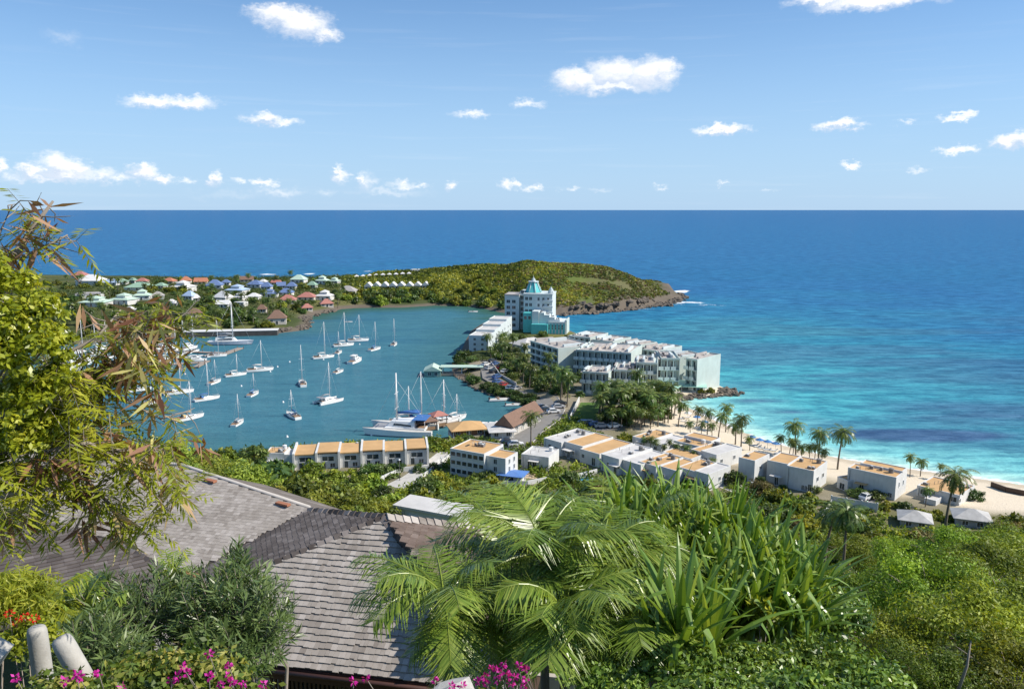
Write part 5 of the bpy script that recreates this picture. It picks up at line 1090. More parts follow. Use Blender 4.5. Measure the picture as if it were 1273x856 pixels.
# marina boats at the piers
for i, (px, py, mt, L_, hd, cv) in enumerate([(240,438,392,10,20,'white'),(228,441,398,9,25,'blue'),(270,443,398,10,70,'grey'),(218,445,400,9,30,'white'),(205,447,402,10,35,'white'),(195,440,395,11,30,'tan'),(182,444,398,10,35,'white'),(165,452,405,10,60,'white'),(150,440,392,10,30,'grey'),(132,446,400,11,30,'white'),(118,441,398,10,35,'white'),(102,447,396,11,40,'blue'),(140,466,420,10,60,'white'),(120,462,418,10,50,'white')]):
    sailboat('sailboat berthed at the marina piers among many others', px, py, mt, L_, hd, cv, group='sailboats berthed in the marina')
def catamaran(label, px, py, masttop, L_, hd, cv='blue', name='catamaran'):
    P = G(px, py); t = thing(name, label, 'catamaran', P, math.pi/2-R(hd)); k = L_/12; t.scale = (k, k, k)
    for s_ in (-1, 1): h_ = sub('hull', CH, t, (0, s_*2.5, 0))
    MB().box(-4.6, 2.6, -2.2, 2.2, .85, 1.36).build('bridge_deck', GEL, t); c = cabinmb(-2.8, 2.4, 4.4, 1.363, 2.4, .8).build('cabin', GEL, t); sidewin(-2.2, 1.2, 4.4, 1.65, 2.15, .8).build('side_window', GLASS, c)
    MB().box(-4.5, -2.85, -1.7, 1.7, 1.363, 1.42).build('cockpit', TEAK, t); MB().box(-4.8, -2.4, -2.0, 2.0, 2.75, 2.85).build('bimini', CLO[cv], t)
    for s_ in (-1, 1): MB().tube([(-4.6, s_*1.9, 1.2), (-4.6, s_*1.9, 2.74)], .05, 5).build('bimini_post', ALU, t)
    MB().box(2.65, 5.0, -2.1, 2.1, 1.0, 1.03).build('trampoline', CLO['grey'], t)
    s_ = max(.6, (zup(P, masttop)/k-1.5)/14.5); m = sub('mast', BM['mast'], t); m.scale[2] = s_; m.location[2] = 2.0-1.5*s_
    for z in (5.5, 10): sub('spreader', BM['spreader'], m, (0, 0, z))
    o = sub('boom', BM['boom'], t, (0, 0, .8)); sub('sail_cover', BM['cover_'+cv], t, (0, 0, .8)); r_ = sub('rigging', BM['rigging'], t); r_.scale[2] = s_; return t
CH = boatpart('hull', hullmesh(12, 1.5, 1.15, .4, .6), [GEL, BOOT, DECKM])
catamaran('white catamaran at anchor, nearest of the boats in mid bay', 408, 500, 452, 9.5, 40, 'grey')
catamaran('big white catamaran with blue canvas at the near pier', 500, 537, 470, 20, -82, 'blue')
def motorboat(label, px, py, L_, hd, tiers=1, cv='white', name='motor_boat', group=None, hm=None):
    P = G(px, py); t = thing(name, label, 'motor boat', P, math.pi/2-R(hd), group); k = L_/11; t.scale = (k, k, k)
    o = sub('hull', BM['hull'] if hm is None else hm, t); c = cabinmb(-2.6, 3.0, 2.7, 1.14, 2.2, .85).build('cabin', GEL, t); sidewin(-2.0, 1.9, 2.7, 1.45, 2.0, .85).build('side_window', GLASS, c)
    if tiers > 1: c2 = cabinmb(-2.3, 1.4, 2.2, 2.15, 3.1, .85).build('flybridge', GEL, t); sidewin(-1.7, .6, 2.2, 2.45, 2.9, .85).build('side_window', GLASS, c2)
    MB().box(-5.0, -2.7, -1.15, 1.15, 1.14, 1.2).build('cockpit', TEAK, t); MB().box(-3.4, .4, -1.1, 1.1, 3.25 if tiers > 1 else 2.6, 3.33 if tiers > 1 else 2.68).build('hardtop', CLO[cv], t)
    for s_ in (-1, 1): MB().tube([(-3.2, s_*1.0, 1.2), (-3.2, s_*1.0, 3.24 if tiers > 1 else 2.59)], .05, 5).build('hardtop_post', ALU, t)
    return t
motorboat('white flybridge motor cruiser in the middle of the upper bay', 442, 450, 11, 15, 2)
motorboat('white motor boat lying alongside the nearest marina pier', 244, 448.5, 8.5, 75, 2)
for i, (px, py, L_, hd) in enumerate([(214,437,10,20),(175,437,11,30),(160,441,10,30),(95,455,12,40),(90,440,12,40),(125,435,10,30),(140,457,10,60),(178,455,10,60),(70,447,13,50),(82,462,12,60),(108,450,10,40),(200,452,9,50),(155,447,10,35),(190,436,10,30),(205,433,11,25),(235,434,10,25),(110,468,11,65),(160,462,10,65)]): motorboat('white motor boat berthed in the marina', px, py, L_, hd, 1+i % 2, 'white', 'motor_boat', 'motor boats berthed in the marina')
# big yacht at the quay
YH = boatpart('hull', hullmesh(11, 2.7, 1.0, .5, .82), [mat('silver_hull', (.46,.49,.55), .3, .1, .5), NAVY, GEL])
P = G(286, 428); t = thing('sailing_yacht', 'large grey hulled sailing yacht with low deckhouse beside the quay', 'yacht', P, R(2)); k = 1.9; t.scale = (k, k, k)
sub('hull', YH, t); c = cabinmb(-3.4, 1.8, 2.0, 1.04, 1.9, .8).build('deckhouse', GEL, t); sidewin(-2.9, .9, 2.0, 1.3, 1.7, .8).build('side_window', GLASS, c); MB().box(-2.8, -.6, -.8, .8, 2.2, 2.26).build('bimini', CLO['grey'], t)
for s_ in (-1, 1): MB().tube([(-2.6, s_*.7, 1.8), (-2.6, s_*.7, 2.19)], .03, 5).build('bimini_post', ALU, t)
s_ = (zup(P, 376)/k-1)/14.5; m = sub('mast', BM['mast'], t); m.scale = (.9, .9, s_); sub('spreader', BM['spreader'], m, (0, 0, 7)); sub('boom', BM['boom'], t); sub('sail_cover', BM['cover_grey'], t); r_ = sub('rigging', BM['rigging'], t); r_.scale[2] = s_
for (px, py, mt, L_, hd, cv, lab) in [(520,524,462,16,70,'blue','sailboat with bright blue awning behind the big catamaran'),(505,526,480,14,72,'white','white sailboat squeezed behind the big catamaran'),(548,527,472,17,62,'white','long sailboat with raked stay berthed by the pier end'),(566,522,490,12,40,'white','white sailboat at the tip of the near pier')]:
    o = sailboat(lab, px, py, mt, L_, hd, cv, group='sailboats at the near pier')
    if cv == 'blue': MB().box(-3.6, .4, -1.5, 1.5, 2.9, 3.0).build('awning', CLO['blue'], o)
# deck house structures on the near pier
for (px, py, w, d, h, m, lab) in [(528,533,6,4,2.6,BROWNR,'brown pier bar with open sides at the near pier'),(545,528,4,3.5,3.2,REDR,'small red brown hut on the near pier')]:
    P = G(px, py, .8); t = thing('pier_hut', lab, 'hut', P, .5)
    for x in (-w/2, w/2):
        for y in (-d/2, d/2): MB().box(-.1, .1, -.1, .1, -.1, h-.02).build('post', WOODD, t, (x, y, 0))
    q_ = MB(); q_.hip(-w/2-.5, w/2+.5, -d/2-.5, d/2+.5, h+.1, h+1.3); q_.build('roof', m, t); MB().box(-w/2+.15, w/2-.15, -d/2+.1, -d/2+.2, 0, 1.0).build('counter', TEAK, t)
# dinghies
DH = boatpart('hull', hullmesh(4.2, 1.7, .5, .2, .85, 8), [RUBB, RUBB, DECKM]); DW = boatpart('hull', hullmesh(4.6, 1.6, .5, .2, .8, 8), [GEL, BOOT, DECKM])
def dinghy(label, px, py, hd, me, group=None, s=1.0):
    t = thing('dinghy', label, 'dinghy', G(px, py), math.pi/2-R(hd), group); t.scale = (s, s, s); sub('hull', me, t)
    MB().box(-.3, .1, -.6, .6, .52, .6).build('seat', TEAK, t); MB().box(-2.4, -2.05, -.16, .16, .3, 1.0).build('outboard', DARKM, t)
dinghy('white open boat moored off the hotel shore near the palms', 620, 498, 75, DW, s=1.5); dinghy('smaller white open boat right of the other one off the hotel shore', 638, 504, 75, DW, s=1.2); dinghy('white open boat by the green far shore', 588, 388, 80, DW, s=1.3); dinghy('lone dinghy drifting between the upper bay moorings', 433, 400.5, 85, DW)
for i, (px, py) in enumerate([(222,444),(233,444.5),(246,443),(257,442.5),(262,443.5),(270,442),(210,460),(286,438)]): dinghy('small dinghy tied up along the crowded pier', px, py, 10+20*(i % 3), DH if i % 2 else DW, 'dinghies along the crowded pier')
for i, (px, py) in enumerate([(593,531),(602,530),(611,530),(619,529),(628,528)]):
    o = motorboat('small white boat with flat canopy behind the dock restaurant', px, py, 6.0, 15, 1, 'blue' if i == 0 else 'white', 'canopy_boat', 'canopy boats behind the dock restaurant')
BUOY = MB(); BUOY.cone((0, 0), .45, -.1, .5, 8, .2)
bm_ = boatpart('buoy', BUOY, [GEL])
for (px, py) in [(360,450),(402,447),(413,497),(345,456),(336,462),(447,428),(300,480),(352,500),(462,541),(357,543),(230,465)]:
    o = bpy.data.objects.new('buoy', bm_); COL.objects.link(o); o.location = tuple(G(px, py)); tag(o, 'small white mooring buoy floating in the bay', 'buoy', 'mooring buoys in the bay')

# ------------------------------------------------------------------ cars, lamps, beach furniture
def carmesh():
    b = MB(); pr = [(-2.1,.3),(2.1,.3),(2.15,.75),(1.2,.95),(.55,1.45),(-1.2,1.5),(-1.95,1.0),(-2.15,.8)]; n = len(pr)
    w = [.85,.85,.86,.84,.68,.68,.82,.85]; b.add([(x,-w[i],z) for i,(x,z) in enumerate(pr)]+[(x,w[i],z) for i,(x,z) in enumerate(pr)], [tuple(range(n)), tuple(range(2*n-1,n-1,-1))]+[(i,n+i,n+(i+1)%n,(i+1)%n) for i in range(n)])
    return b
CARB = carmesh(); CW = MB(); CW.add([(1.12,-.72,1.0),(1.12,.72,1.0),(.62,.6,1.41),(.62,-.6,1.41)], [(0,1,2,3)]); CW.add([(-1.88,-.72,1.06),(-1.88,.72,1.06),(-1.28,.6,1.47),(-1.28,-.6,1.47)], [(3,2,1,0)])
for s_ in (-1, 1): CW.add([(.95,s_*.86,1.0),(-1.7,s_*.86,1.04),(-1.15,s_*.72,1.42),(.5,s_*.72,1.4)], [(0,1,2,3)])
cw_ = boatpart('window', CW, [GLASS]); wh_ = boatpart('wheel', MB().tube([(0,-.1,0),(0,.1,0)], .33, 12), [DARKM]); hl_ = boatpart('headlight', MB().box(2.1,2.17,-.14,.14,.62,.76), [FRAME])
CARC = {k: boatpart('body', CARB, [m]) for k, m in {'white': mat('white_car_paint', (.75,.75,.74), .25, .05, 1), 'silver': mat('silver_car_paint', (.42,.43,.45), .3, .05, 1), 'dark': mat('dark_car_paint', (.04,.045,.055), .25, .05, 1), 'blue': mat('blue_car_paint', (.06,.12,.30), .25, .05, 1), 'red': mat('red_car_paint', (.35,.04,.04), .25, .05, 1)}.items()}
def car(label, px, py, rz, c, group=None, s=1.0):
    P = hit(px, py); t = thing('parked_car', label, 'car', P+np.array([0, 0, .06]), rz, group); t.scale = (s, s, s); b = sub('body', CARC[c], t); sub('window', cw_, b)
    for x in (-1.3, 1.3):
        for y in (-.8, .8): sub('wheel', wh_, t, (x, y, .33))
    for y in (-.6, .6): sub('headlight', hl_, t, (0, y, 0))
for (px, py, rz, c, lab) in [(688,514,.3,'white','white car parked foremost on the marina road'),(679,512,.5,'dark','dark car parked left of the foremost white one'),(694,508,.3,'silver','silver car parked behind the foremost white one'),(697,504,.3,'dark','dark car parked at the head of the marina road row'),(673,508,.6,'silver','silver car beside the brown marina shed'),(668,518,.9,'dark','dark car close to the end of the brown shed'),
    (641,556,.2,'white','white car in the yard behind the apartment house'),(632,554,.2,'dark','dark car in the yard behind the apartment house'),(741,531,.2,'blue','blue car in the shade below the palm grove'),(748,533,.15,'silver','silver car in the car park by the palm grove'),(727,528,.1,'blue','blue car at the corner of the lawn'),(735,528,.1,'dark','dark car next to the blue one at the lawn'),(764,533,.4,'white','white car at the right of the small car park'),(618,470,.8,'blue','blue car on the hotel drive'),(1078,622,.6,'white','white car on the dark forecourt')]: car(lab, px, py, rz, c)
for i, (px, py) in enumerate([(604,455),(608,459),(613,463),(618,476),(626,480),(634,484),(642,486),(612,450),(616,454),(622,458),(628,463)]): car('car parked along the hotel drive', px, py, .9+.1*(i % 3), ['white', 'silver', 'dark', 'blue', 'red'][i % 5], 'cars parked along the hotel drive')
def lamp(label, px, py, h):
    t = thing('street_lamp', label, 'street lamp', hit(px, py)); MB().tube([(0,0,-.5),(0,0,h)], [.09,.06], 6).build('pole', DARKM, t); MB().cone((0,0), .3, h-.05, h+.28, 8, .12).build('lamp_head', FRAME, t)
lamp('street lamp beside the garden wall on the lane', 497, 599, 5); lamp('street lamp by the apartment house drive', 549, 590, 4)
UMB = mat('umbrella_blue', (.06,.20,.46), .8, .1, 2); UMW = mat('umbrella_white', (.70,.71,.72), .8, .1, 2)
def umbrella(label, px, py, m, group):
    t = thing('beach_umbrella', label, 'umbrella', hit(px, py), rnd.random()*6, group); MB().tube([(0,0,-.3),(0,0,2.3)], .05, 5).build('pole', FRAME, t); MB().cone((0,0), 1.25, 1.85, 2.45, 8).build('canopy', m, t)
for (px, py) in [(944,555.5),(954,557.5),(964,560),(934,552)]: umbrella('blue umbrella in the row on the sand behind the palms', px, py, UMB, 'blue beach umbrellas')
for (px, py) in [(845,517),(855,521),(866,526),(876,532)]: umbrella('pale umbrella near the top of the beach below the hotel', px, py, UMW if px % 2 else UMB, 'pale beach umbrellas')
LNG = MB(); LNG.box(-.95,.5,-.32,.32,.28,.36); LNG.add([(.5,-.32,.3),(1.0,-.32,.75),(1.0,.32,.75),(.5,.32,.3)], [(0,1,2,3)]); LNL = boatpart('leg', MB().box(-.04,.04,-.3,.3,-.2,.275), [FRAME])
ln_ = boatpart('lounger_bed', LNG, [UMW])
for (px, py) in [(942,557),(947,558),(954,560),(962,562),(846,521),(850,524),(856,527),(861,529),(867,533),(855,520),(939,555),(966,564)]:
    t = thing('sun_lounger', 'white sun lounger set out on the beach sand', 'lounger', hit(px, py), rnd.uniform(-.3, .5), 'sun loungers on the beach'); sub('lounger_bed', ln_, t); sub('leg', LNL, t, (-.7,0,0)); sub('leg', LNL, t, (.4,0,0))
# ------------------------------------------------------------------ shingled house below the camera
def shinglemat(name, c0, c1, c2):
    q = NT(name); a = q.n('ShaderNodeAttribute', attribute_name='tint'); r = q.n('ShaderNodeValToRGB'); q.l(a.outputs['Fac'], r.inputs[0]); e = r.color_ramp.elements
    e[0].color = c0+(1,); e[1].color = c2+(1,); x = e.new(.5); x.color = c1+(1,)
    n = q.noise(9, 5, rough=.7); n2 = q.noise(1.3, 4); col = q.mix(q.ramp(n.outputs['Fac'], .5, .8, 0, .3), r.outputs[0], c0); col = q.mix(q.ramp(n2.outputs['Fac'], .5, .75, 0, .4), col, c2)
    q.l(col, q.b.inputs['Base Color']); q.b.inputs['Roughness'].default_value = .9; q.b.inputs['Specular IOR Level'].default_value = .15; return q.m
SHG = shinglemat('weathered_shingle', (.16,.135,.115), (.325,.29,.255), (.50,.455,.415)); SHD = shinglemat('shade_toned_weathered_shingle', (.055,.046,.042), (.115,.098,.09), (.27,.24,.225)); SHB = shinglemat('brown_tile', (.07,.05,.04), (.15,.11,.09), (.27,.22,.19))  # the dark set has a shaded slope's tone mixed into its weathered colours
class Plane:
    def __init__(s, a, b, c):
        s.o = np.array(a, float); n = np.cross(np.array(b)-a, np.array(c)-a); n = n/np.linalg.norm(n); s.n = n if n[2] > 0 else -n
        h = np.cross([0, 0, 1.], s.n); s.u = h/np.linalg.norm(h); s.v = np.cross(s.n, s.u)           # v runs up the slope
    def px(s, x, y): d = ray(x, y); t = ((s.o-[0, 0, CAMZ])@s.n)/(d@s.n); return np.array([0, 0, CAMZ])+d*t
    def uv(s, P): return np.array([(P-s.o)@s.u, (P-s.o)@s.v])
def meet(p, q_, x0):                                       # point on both planes nearest x0
    A = np.array([p.n, q_.n, np.cross(p.n, q_.n)]); return np.linalg.solve(A, [p.n@p.o, q_.n@q_.o, A[2]@x0])
root = thing('shingled_house', 'large house with weathered wood shingle roofs on the slope below the terrace', 'house', (-6, 22, 52))
ORI = np.array([-6, 22, 52.])
def roofface(pl, poly, m, e=.19, wr=(.13, .26), th=.035, seed=0, nm='roof'):
    g = np.random.default_rng(seed); U = np.array([pl.uv(p) for p in poly]); lo, hi = U.min(0), U.max(0); cs, ls, ws, ts, js = [], [], [], [], []
    for j, v in enumerate(np.arange(lo[1], hi[1], e)):
        w = g.uniform(*wr, size=int((hi[0]-lo[0])/wr[0])+2); u = lo[0]-.1+np.cumsum(w)-w*.5; k = u < hi[0]; u, w = u[k], w[k]
        k = inside(u, np.full(len(u), v+e*.5), U); cs.append(np.stack([u[k], np.full(k.sum(), v)], 1)); ws.append(w[k]); js.append(g.normal(size=k.sum()))
    c = np.concatenate(cs); w = np.concatenate(ws); n = len(c); t_ = th*(.9+.2*g.random(n)); dv = .010*g.normal(size=n); hw = w/2-.0015
    def P(du, v, h): return pl.o+(c[:, 0]+du)[:, None]*pl.u+(c[:, 1]+v)[:, None]*pl.v+(h if np.ndim(h) else np.full(n, h))[:, None]*pl.n
    z1 = .012; V = np.stack([P(-hw, dv, .0), P(hw, dv, .0), P(hw, e*1.2, z1-.03), P(-hw, e*1.2, z1-.03), P(-hw, dv, t_), P(hw, dv, t_), P(hw, e*1.2, z1), P(-hw, e*1.2, z1)], 1)
    F_ = (np.arange(n)*8)[:, None, None]+np.array([(4,5,6,7),(0,1,5,4),(1,2,6,5),(3,0,4,7)])[None]
    col = np.clip(.5+.11*np.concatenate(js)+.12*vnoise(c[:, 0]*3, c[:, 1]*3, 1.7), 0, 1)
    o = npmesh(nm, V.reshape(-1, 3)-ORI, F_.reshape(-1, 4), m, {'tint': np.repeat(col, 8)}, parent=root)
    b = MB(); Q = [p-ORI-pl.n*.004 for p in poly]; k = len(Q); b.add(Q+[p-pl.n*.16 for p in Q], [tuple(range(k)), tuple(range(2*k-1, k-1, -1))]+[(i, (i+1) % k, k+(i+1) % k, k+i) for i in range(k)]); b.build('roof_deck', SHD, o)
    return o
def caps(a, b_, m, w=.115, st=.24, th=.035):
    a, b_ = np.array(a)-ORI, np.array(b_)-ORI; L_ = np.linalg.norm(b_-a); d = (b_-a)/L_; s = np.cross(d, [0, 0, 1.]); s /= np.linalg.norm(s); up = np.cross(s, d); V, Fq_, T = [], [], []
    for k in range(int(L_/st)):
        p = a+d*k*st; h0, h1_ = .085+.015*rnd.random(), .05; q0, q1 = p, p+d*st*1.25; o = len(V)
        for q_, h in ((q0, h0), (q1, h1_)): V += [q_-s*w-up*(.07-h+.03), q_+up*h, q_+s*w-up*(.07-h+.03)]
        V += [q0-s*w-up*.09, q0-up*.0, q0+s*w-up*.09]; Fq_ += [(o, o+1, o+4, o+3), (o+1, o+2, o+5, o+4), (o+6, o+7, o+1, o), (o+7, o+8, o+2, o+1)]; T += [rnd.random()]*9
    npmesh('ridge_cap', np.array(V), np.array(Fq_), m, {'tint': np.array(T)}, parent=root)
P0 = at(478, 642, 21.4); ZE = 54.0; E1, E2 = G(352, 828, ZE), G(556, 851, ZE); fr_pl = Plane(P0, E1, E2)
HL = fr_pl.px(310, 712); R1 = at(384, 633, 23.4); V0 = at(230, 716, 21.0); dk_pl = Plane(P0, HL, R1)
eu = (E2-E1)/np.linalg.norm(E2-E1)
def eave(px): # point of the eave line that shows at column px
    lo, hi = -14., 14.
    for _ in range(50):
        m_ = (lo+hi)/2; lo, hi = (m_, hi) if proj(E1+eu*m_)[0] < px else (lo, m_)
    return E1+eu*lo
hd_ = HL-P0; EL = P0+hd_*((ZE-P0[2])/hd_[2]); EL = EL-fr_pl.n*((EL-fr_pl.o)@fr_pl.n)
HR = fr_pl.px(516, 690); hr_ = HR-P0; ER = P0+hr_*((ZE-P0[2])/hr_[2])
roofface(fr_pl, [P0, EL, E1, ER], SHG, .178, (.09, .18), .05, seed=1)
A_T = at(225, 580, 26.0); A_pl = Plane(R1, V0, A_T); AF = A_pl.px(140, 670); AB = A_pl.px(206, 707); AL = A_pl.px(-60, 556); AM = A_pl.px(-40, 640)
V0d = dk_pl.px(230, 716); R1d = dk_pl.px(384, 633)
roofface(dk_pl, [P0, HL, EL, dk_pl.px(225, 740), V0d, R1d], SHD, .15, (.09, .16), .022, seed=2)  # shade of this left slope is painted in by the darker shingle colours
roofface(A_pl, [R1, A_T, AL, AM, AF, AB, V0], SHG, .13, (.09, .16), .018, seed=3)
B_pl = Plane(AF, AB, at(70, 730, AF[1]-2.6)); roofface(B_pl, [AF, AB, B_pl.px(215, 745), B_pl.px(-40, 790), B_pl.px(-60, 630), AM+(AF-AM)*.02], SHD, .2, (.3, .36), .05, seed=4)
rt = at(600, 655, 22.6); rt2 = at(640, 712, 20.2); rg_pl = Plane(P0, rt, rt2); HRr = rg_pl.px(517, 690)
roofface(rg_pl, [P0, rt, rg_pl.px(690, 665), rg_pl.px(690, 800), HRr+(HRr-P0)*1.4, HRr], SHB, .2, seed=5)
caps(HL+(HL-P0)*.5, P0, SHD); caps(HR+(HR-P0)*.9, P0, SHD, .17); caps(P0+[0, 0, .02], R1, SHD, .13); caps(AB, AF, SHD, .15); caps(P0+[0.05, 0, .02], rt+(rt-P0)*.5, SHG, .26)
# far verge of the big roof: pale edge board, and terracotta pieces on it
b = MB(); b.tube([R1-ORI+[0, 0.1, .03], A_T-ORI+[0, .1, .03], AL-ORI+[0, .1, .03]], .07, 4); b.build('verge_board', mat('pale_verge', (.5,.47,.44), .8, .2, 2), root)
TERC = mat('terracotta', (.42,.17,.09), .85, .3, 3)
for (px, py, w) in [(160,586,.8),(262,599,.22),(352,628,.25),(236,715,.3)]:
    p = A_pl.px(px, py)-ORI; MB().box(-w, w, -.08, .08, 0, .06).build('ridge_tile', TERC, root, p+A_pl.n*.03, math.atan2((R1-A_T)[1], (R1-A_T)[0]))
# rear slopes, gable fill, fascia and walls
b = MB(); rear = [R1, P0, rt+(rt-P0)*.5]; lowr = [p+np.array([.8, 4.5, -2.2]) for p in rear]; b.add([p-ORI-[0,0,.05] for p in rear+lowr], [(0,3,4,1),(1,4,5,2)]); b.add([p-ORI-[0,0,.05] for p in [AL, A_T, R1]+[q_+np.array([1.5, 4.0, -2.0]) for q_ in [AL, A_T, R1]]], [(0,3,4,1),(1,4,5,2)]); b.build('rear_roof', SHG, root)
FAS = mat('red_brown_fascia', (.085,.035,.025), .6, .3, 3); CREAM = mat('cream_wall', (.52,.47,.40), .8, .2, 1)
nx = np.array([-eu[1], eu[0], 0]); a_ = eave(290); b_ = ER+eu*.2; LF_ = np.linalg.norm(b_-a_); ez = math.atan2(eu[1], eu[0])
MB().box(0, LF_, -.02, .10, -.34, -.03).build('fascia', FAS, root, a_-ORI, ez); MB().tube([(0, -.1, -.1), (LF_, -.1, -.1)], .06, 8).build('gutter', FAS, root, a_-ORI, ez)
MB().box(0, LF_+1, 1.1, 1.25, -4.5, -.2).build('wall', CREAM, root, a_-ORI, ez); MB().box(.2, LF_, .12, 1.09, -.3, -.22).build('soffit', WOODD, root, a_-ORI, ez)
for k in range(26): MB().box(-.03, .03, -.03, .03, -1.6, -.345).build('railing_bar', WOODD, root, a_-ORI+eu*(.8+.115*k)+nx*.35, ez)
MB().box(.7, 3.9, .31, .39, -1.72, -1.605).build('rail', WOODD, root, a_-ORI, ez)
for (s_, f_) in ((1.5, 0), (5.2, 1)): win(root, *(a_-ORI+eu*s_+nx*1.1+np.array([0, 0, -1.4])), 1.3, 1.5, ez, mats=WOODD)
b = MB(); cor = [p.copy() for p in (V0+[-.2, 2.2, 0], EL+[.2, .6, 0], ER+[0, .6, 0], rt+[3, 3, 0], R1+[0, 5, 0], AL+[0, 3, 0], AM+[0, .8, 0])]
# ------------------------------------------------------------------ terrace edge: pale posts, wall and stone
CST = mat('worn_pale_concrete', (.50,.48,.44), .9, .35, 6, bump=.004)
def roundpost(label, px, py, Y, r, h, tilt, name='round_post'):
    P = at(px, py, Y); b = MB(); rs = [r*1.0, r*1.02, r, r*.97, r*.86, r*.6, r*.15]; zs = [-h, -h*.5, -r*1.2, -r*.55, -r*.2, -r*.03, 0]
    b.tube([(tilt[0]*(-z), tilt[1]*(-z), z) for z in zs], rs, 20); o = b.build(name, CST); o.location = tuple(P); return tag(o, label, 'post')
roundpost('upright pale rounded concrete post at the terrace edge, left one', 45, 778, 4.6, .058, 1.3, (.03, 0)); roundpost('leaning pale rounded concrete post running down to the right', 74, 791, 4.4, .061, 1.2, (.52, -.1))
o = MB(); o.box(-.5, .5, -.08, .08, -.9, 0); o = o.build('terrace_wall', CST); o.location = tuple(at(-92, 756, 4.2)); o.rotation_euler = (0, .62, .1); tag(o, 'short pale wall end at the left picture edge above the posts', 'wall')
o = bpy.data.objects.new('stone', rk[1].copy()); COL.objects.link(o); o.data.materials.clear(); o.data.materials.append(CST); o.location = tuple(at(560, 872, 5.0)); o.scale = (.3, .22, .13); tag(o, 'pale rough stone under the centre bougainvillea', 'stone')
# ------------------------------------------------------------------ foreground plants
OLE = leafmat('oleander_leaf', (.045,.075,.024), (.125,.185,.055), (.26,.32,.12), .28, .35, .5, .08); LEU = leafmat('leucaena_leaf', (.12,.16,.016), (.30,.35,.028), (.52,.52,.07), .42, .45, .3, .05)
POD = leafmat('seed_pod', (.20,.085,.05), (.46,.28,.17), (.55,.50,.18), .25, .5, .35, .05); GLS = leafmat('glossy_yellow_leaf', (.12,.16,.012), (.33,.38,.022), (.58,.58,.08), .4, .3, .5, .05)
PLM = leafmat('garden_palm_leaf', (.055,.10,.014), (.165,.255,.030), (.36,.42,.075), .26, .33, .55, .05); STR = leafmat('strap_leaf', (.055,.110,.016), (.175,.290,.042), (.38,.46,.10), .30, .3, .55, .05)
BGL = leafmat('bougainvillea_leaf', (.05,.085,.016), (.15,.22,.035), (.42,.38,.09), .34, .45, .35, .05); MAG = leafmat('magenta_bract', (.34,.012,.18), (.62,.03,.36), (.80,.12,.55), .35, .6, .1, .02); RED = leafmat('red_petal', (.45,.015,.012), (.65,.03,.02), (.8,.10,.06), .25, .6, .1, .02)
TWG = mat('grey_twig', (.34,.29,.24), .9, .35, 4)
def foliage(nm, parts, m, parent, loc):
    V = np.concatenate([p[0] for p in parts])-np.array(loc); o_, Fs, Ts = 0, [], []
    for p in parts: Fs.append(p[1]+o_); o_ += len(p[0]); Ts.append(p[2])
    return npmesh(nm, V, np.concatenate(Fs), m, {'tint': np.clip(np.concatenate(Ts), 0, 1)}, parent=parent)
def kt(C, D, Nn, L_, W_, t, fold=.05): V, Fq_ = kites(C, D, Nn, L_, W_, fold); return V, Fq_, np.repeat(np.broadcast_to(t, (len(C),)), 4)
g = np.random.default_rng(21)
# leucaena-like tree on the left with dry pods
base = np.array([-3.3, 2.6, h1(-3.3, 2.6)-.2]); t = thing('pod_tree', 'sprawling tree at the left edge hung with brown dry seed pods', 'tree', base)
tr = MB(); br = MB(); tips = []
def limb(pts, r0, r1): 
    n = len(pts); br.tube([np.array(p)-base for p in pts], list(np.linspace(r0, r1, n)), 6); return [np.array(p) for p in pts]
fork = at(-120, 700, 3.4); tr.tube([(0,0,0), (fork-base)*.55+[.1,0,0], fork-base], [.11,.09,.07], 8); tr.build('trunk', BARK, t)
LIMBS = [limb([fork, at(-40,600,3.7), at(40,520,4.0), at(110,468,4.2), at(165,440,4.3), at(215,398,4.4)], .05, .008), limb([fork, at(-30,520,3.8), at(-10,400,4.0), at(10,330,4.1), at(40,285,4.2), at(66,250,4.2)], .05, .006),
 limb([at(-10,400,4.0), at(30,318,4.1), at(60,305,4.2), at(84,292,4.2)], .012, .004), limb([at(40,520,4.0), at(90,545,4.1), at(140,560,4.1), at(185,560,4.2), at(225,610,4.2)], .02, .005), limb([at(90,545,4.1), at(110,600,4.0), at(150,640,4.0), at(165,660,4.0)], .014, .004),
 limb([fork, at(-20,620,3.6), at(30,610,3.7), at(60,640,3.7)], .03, .008), limb([at(40,520,4.0), at(80,440,4.1), at(120,420,4.2), at(150,385,4.3)], .016, .004), limb([at(110,468,4.2), at(150,478,4.3), at(195,455,4.3)], .012, .004), limb([at(-10,400,4.0), at(-5,300,4.1), at(15,255,4.1)], .012, .004),
 limb([at(110,468,4.2), at(160,500,4.2), at(200,520,4.25), at(232,512,4.3)], .010, .003), limb([at(-30,520,3.8), at(20,470,3.9), at(70,480,4.0)], .02, .005), limb([at(-20,620,3.6), at(60,560,3.8), at(110,550,3.9), at(190,596,4.0)], .018, .004)]
pods, gpods, lv, tw_ = [], [], [], MB()
def podcluster(p, n, brown, L_=.16):
    d = unit(g.normal(size=(n, 3))*np.array([.55, .5, .45])+[.05, 0, -.75]); nn = unit(np.cross(d, rdir(n, g))); C = p+g.normal(size=(n, 3))*.025
    l_ = L_*(.6+.6*g.random(n)); pods.append(kt(C, d, nn, l_, .020+.008*g.random(n), np.clip(brown+.16*g.normal(size=n), 0, 1), .12))
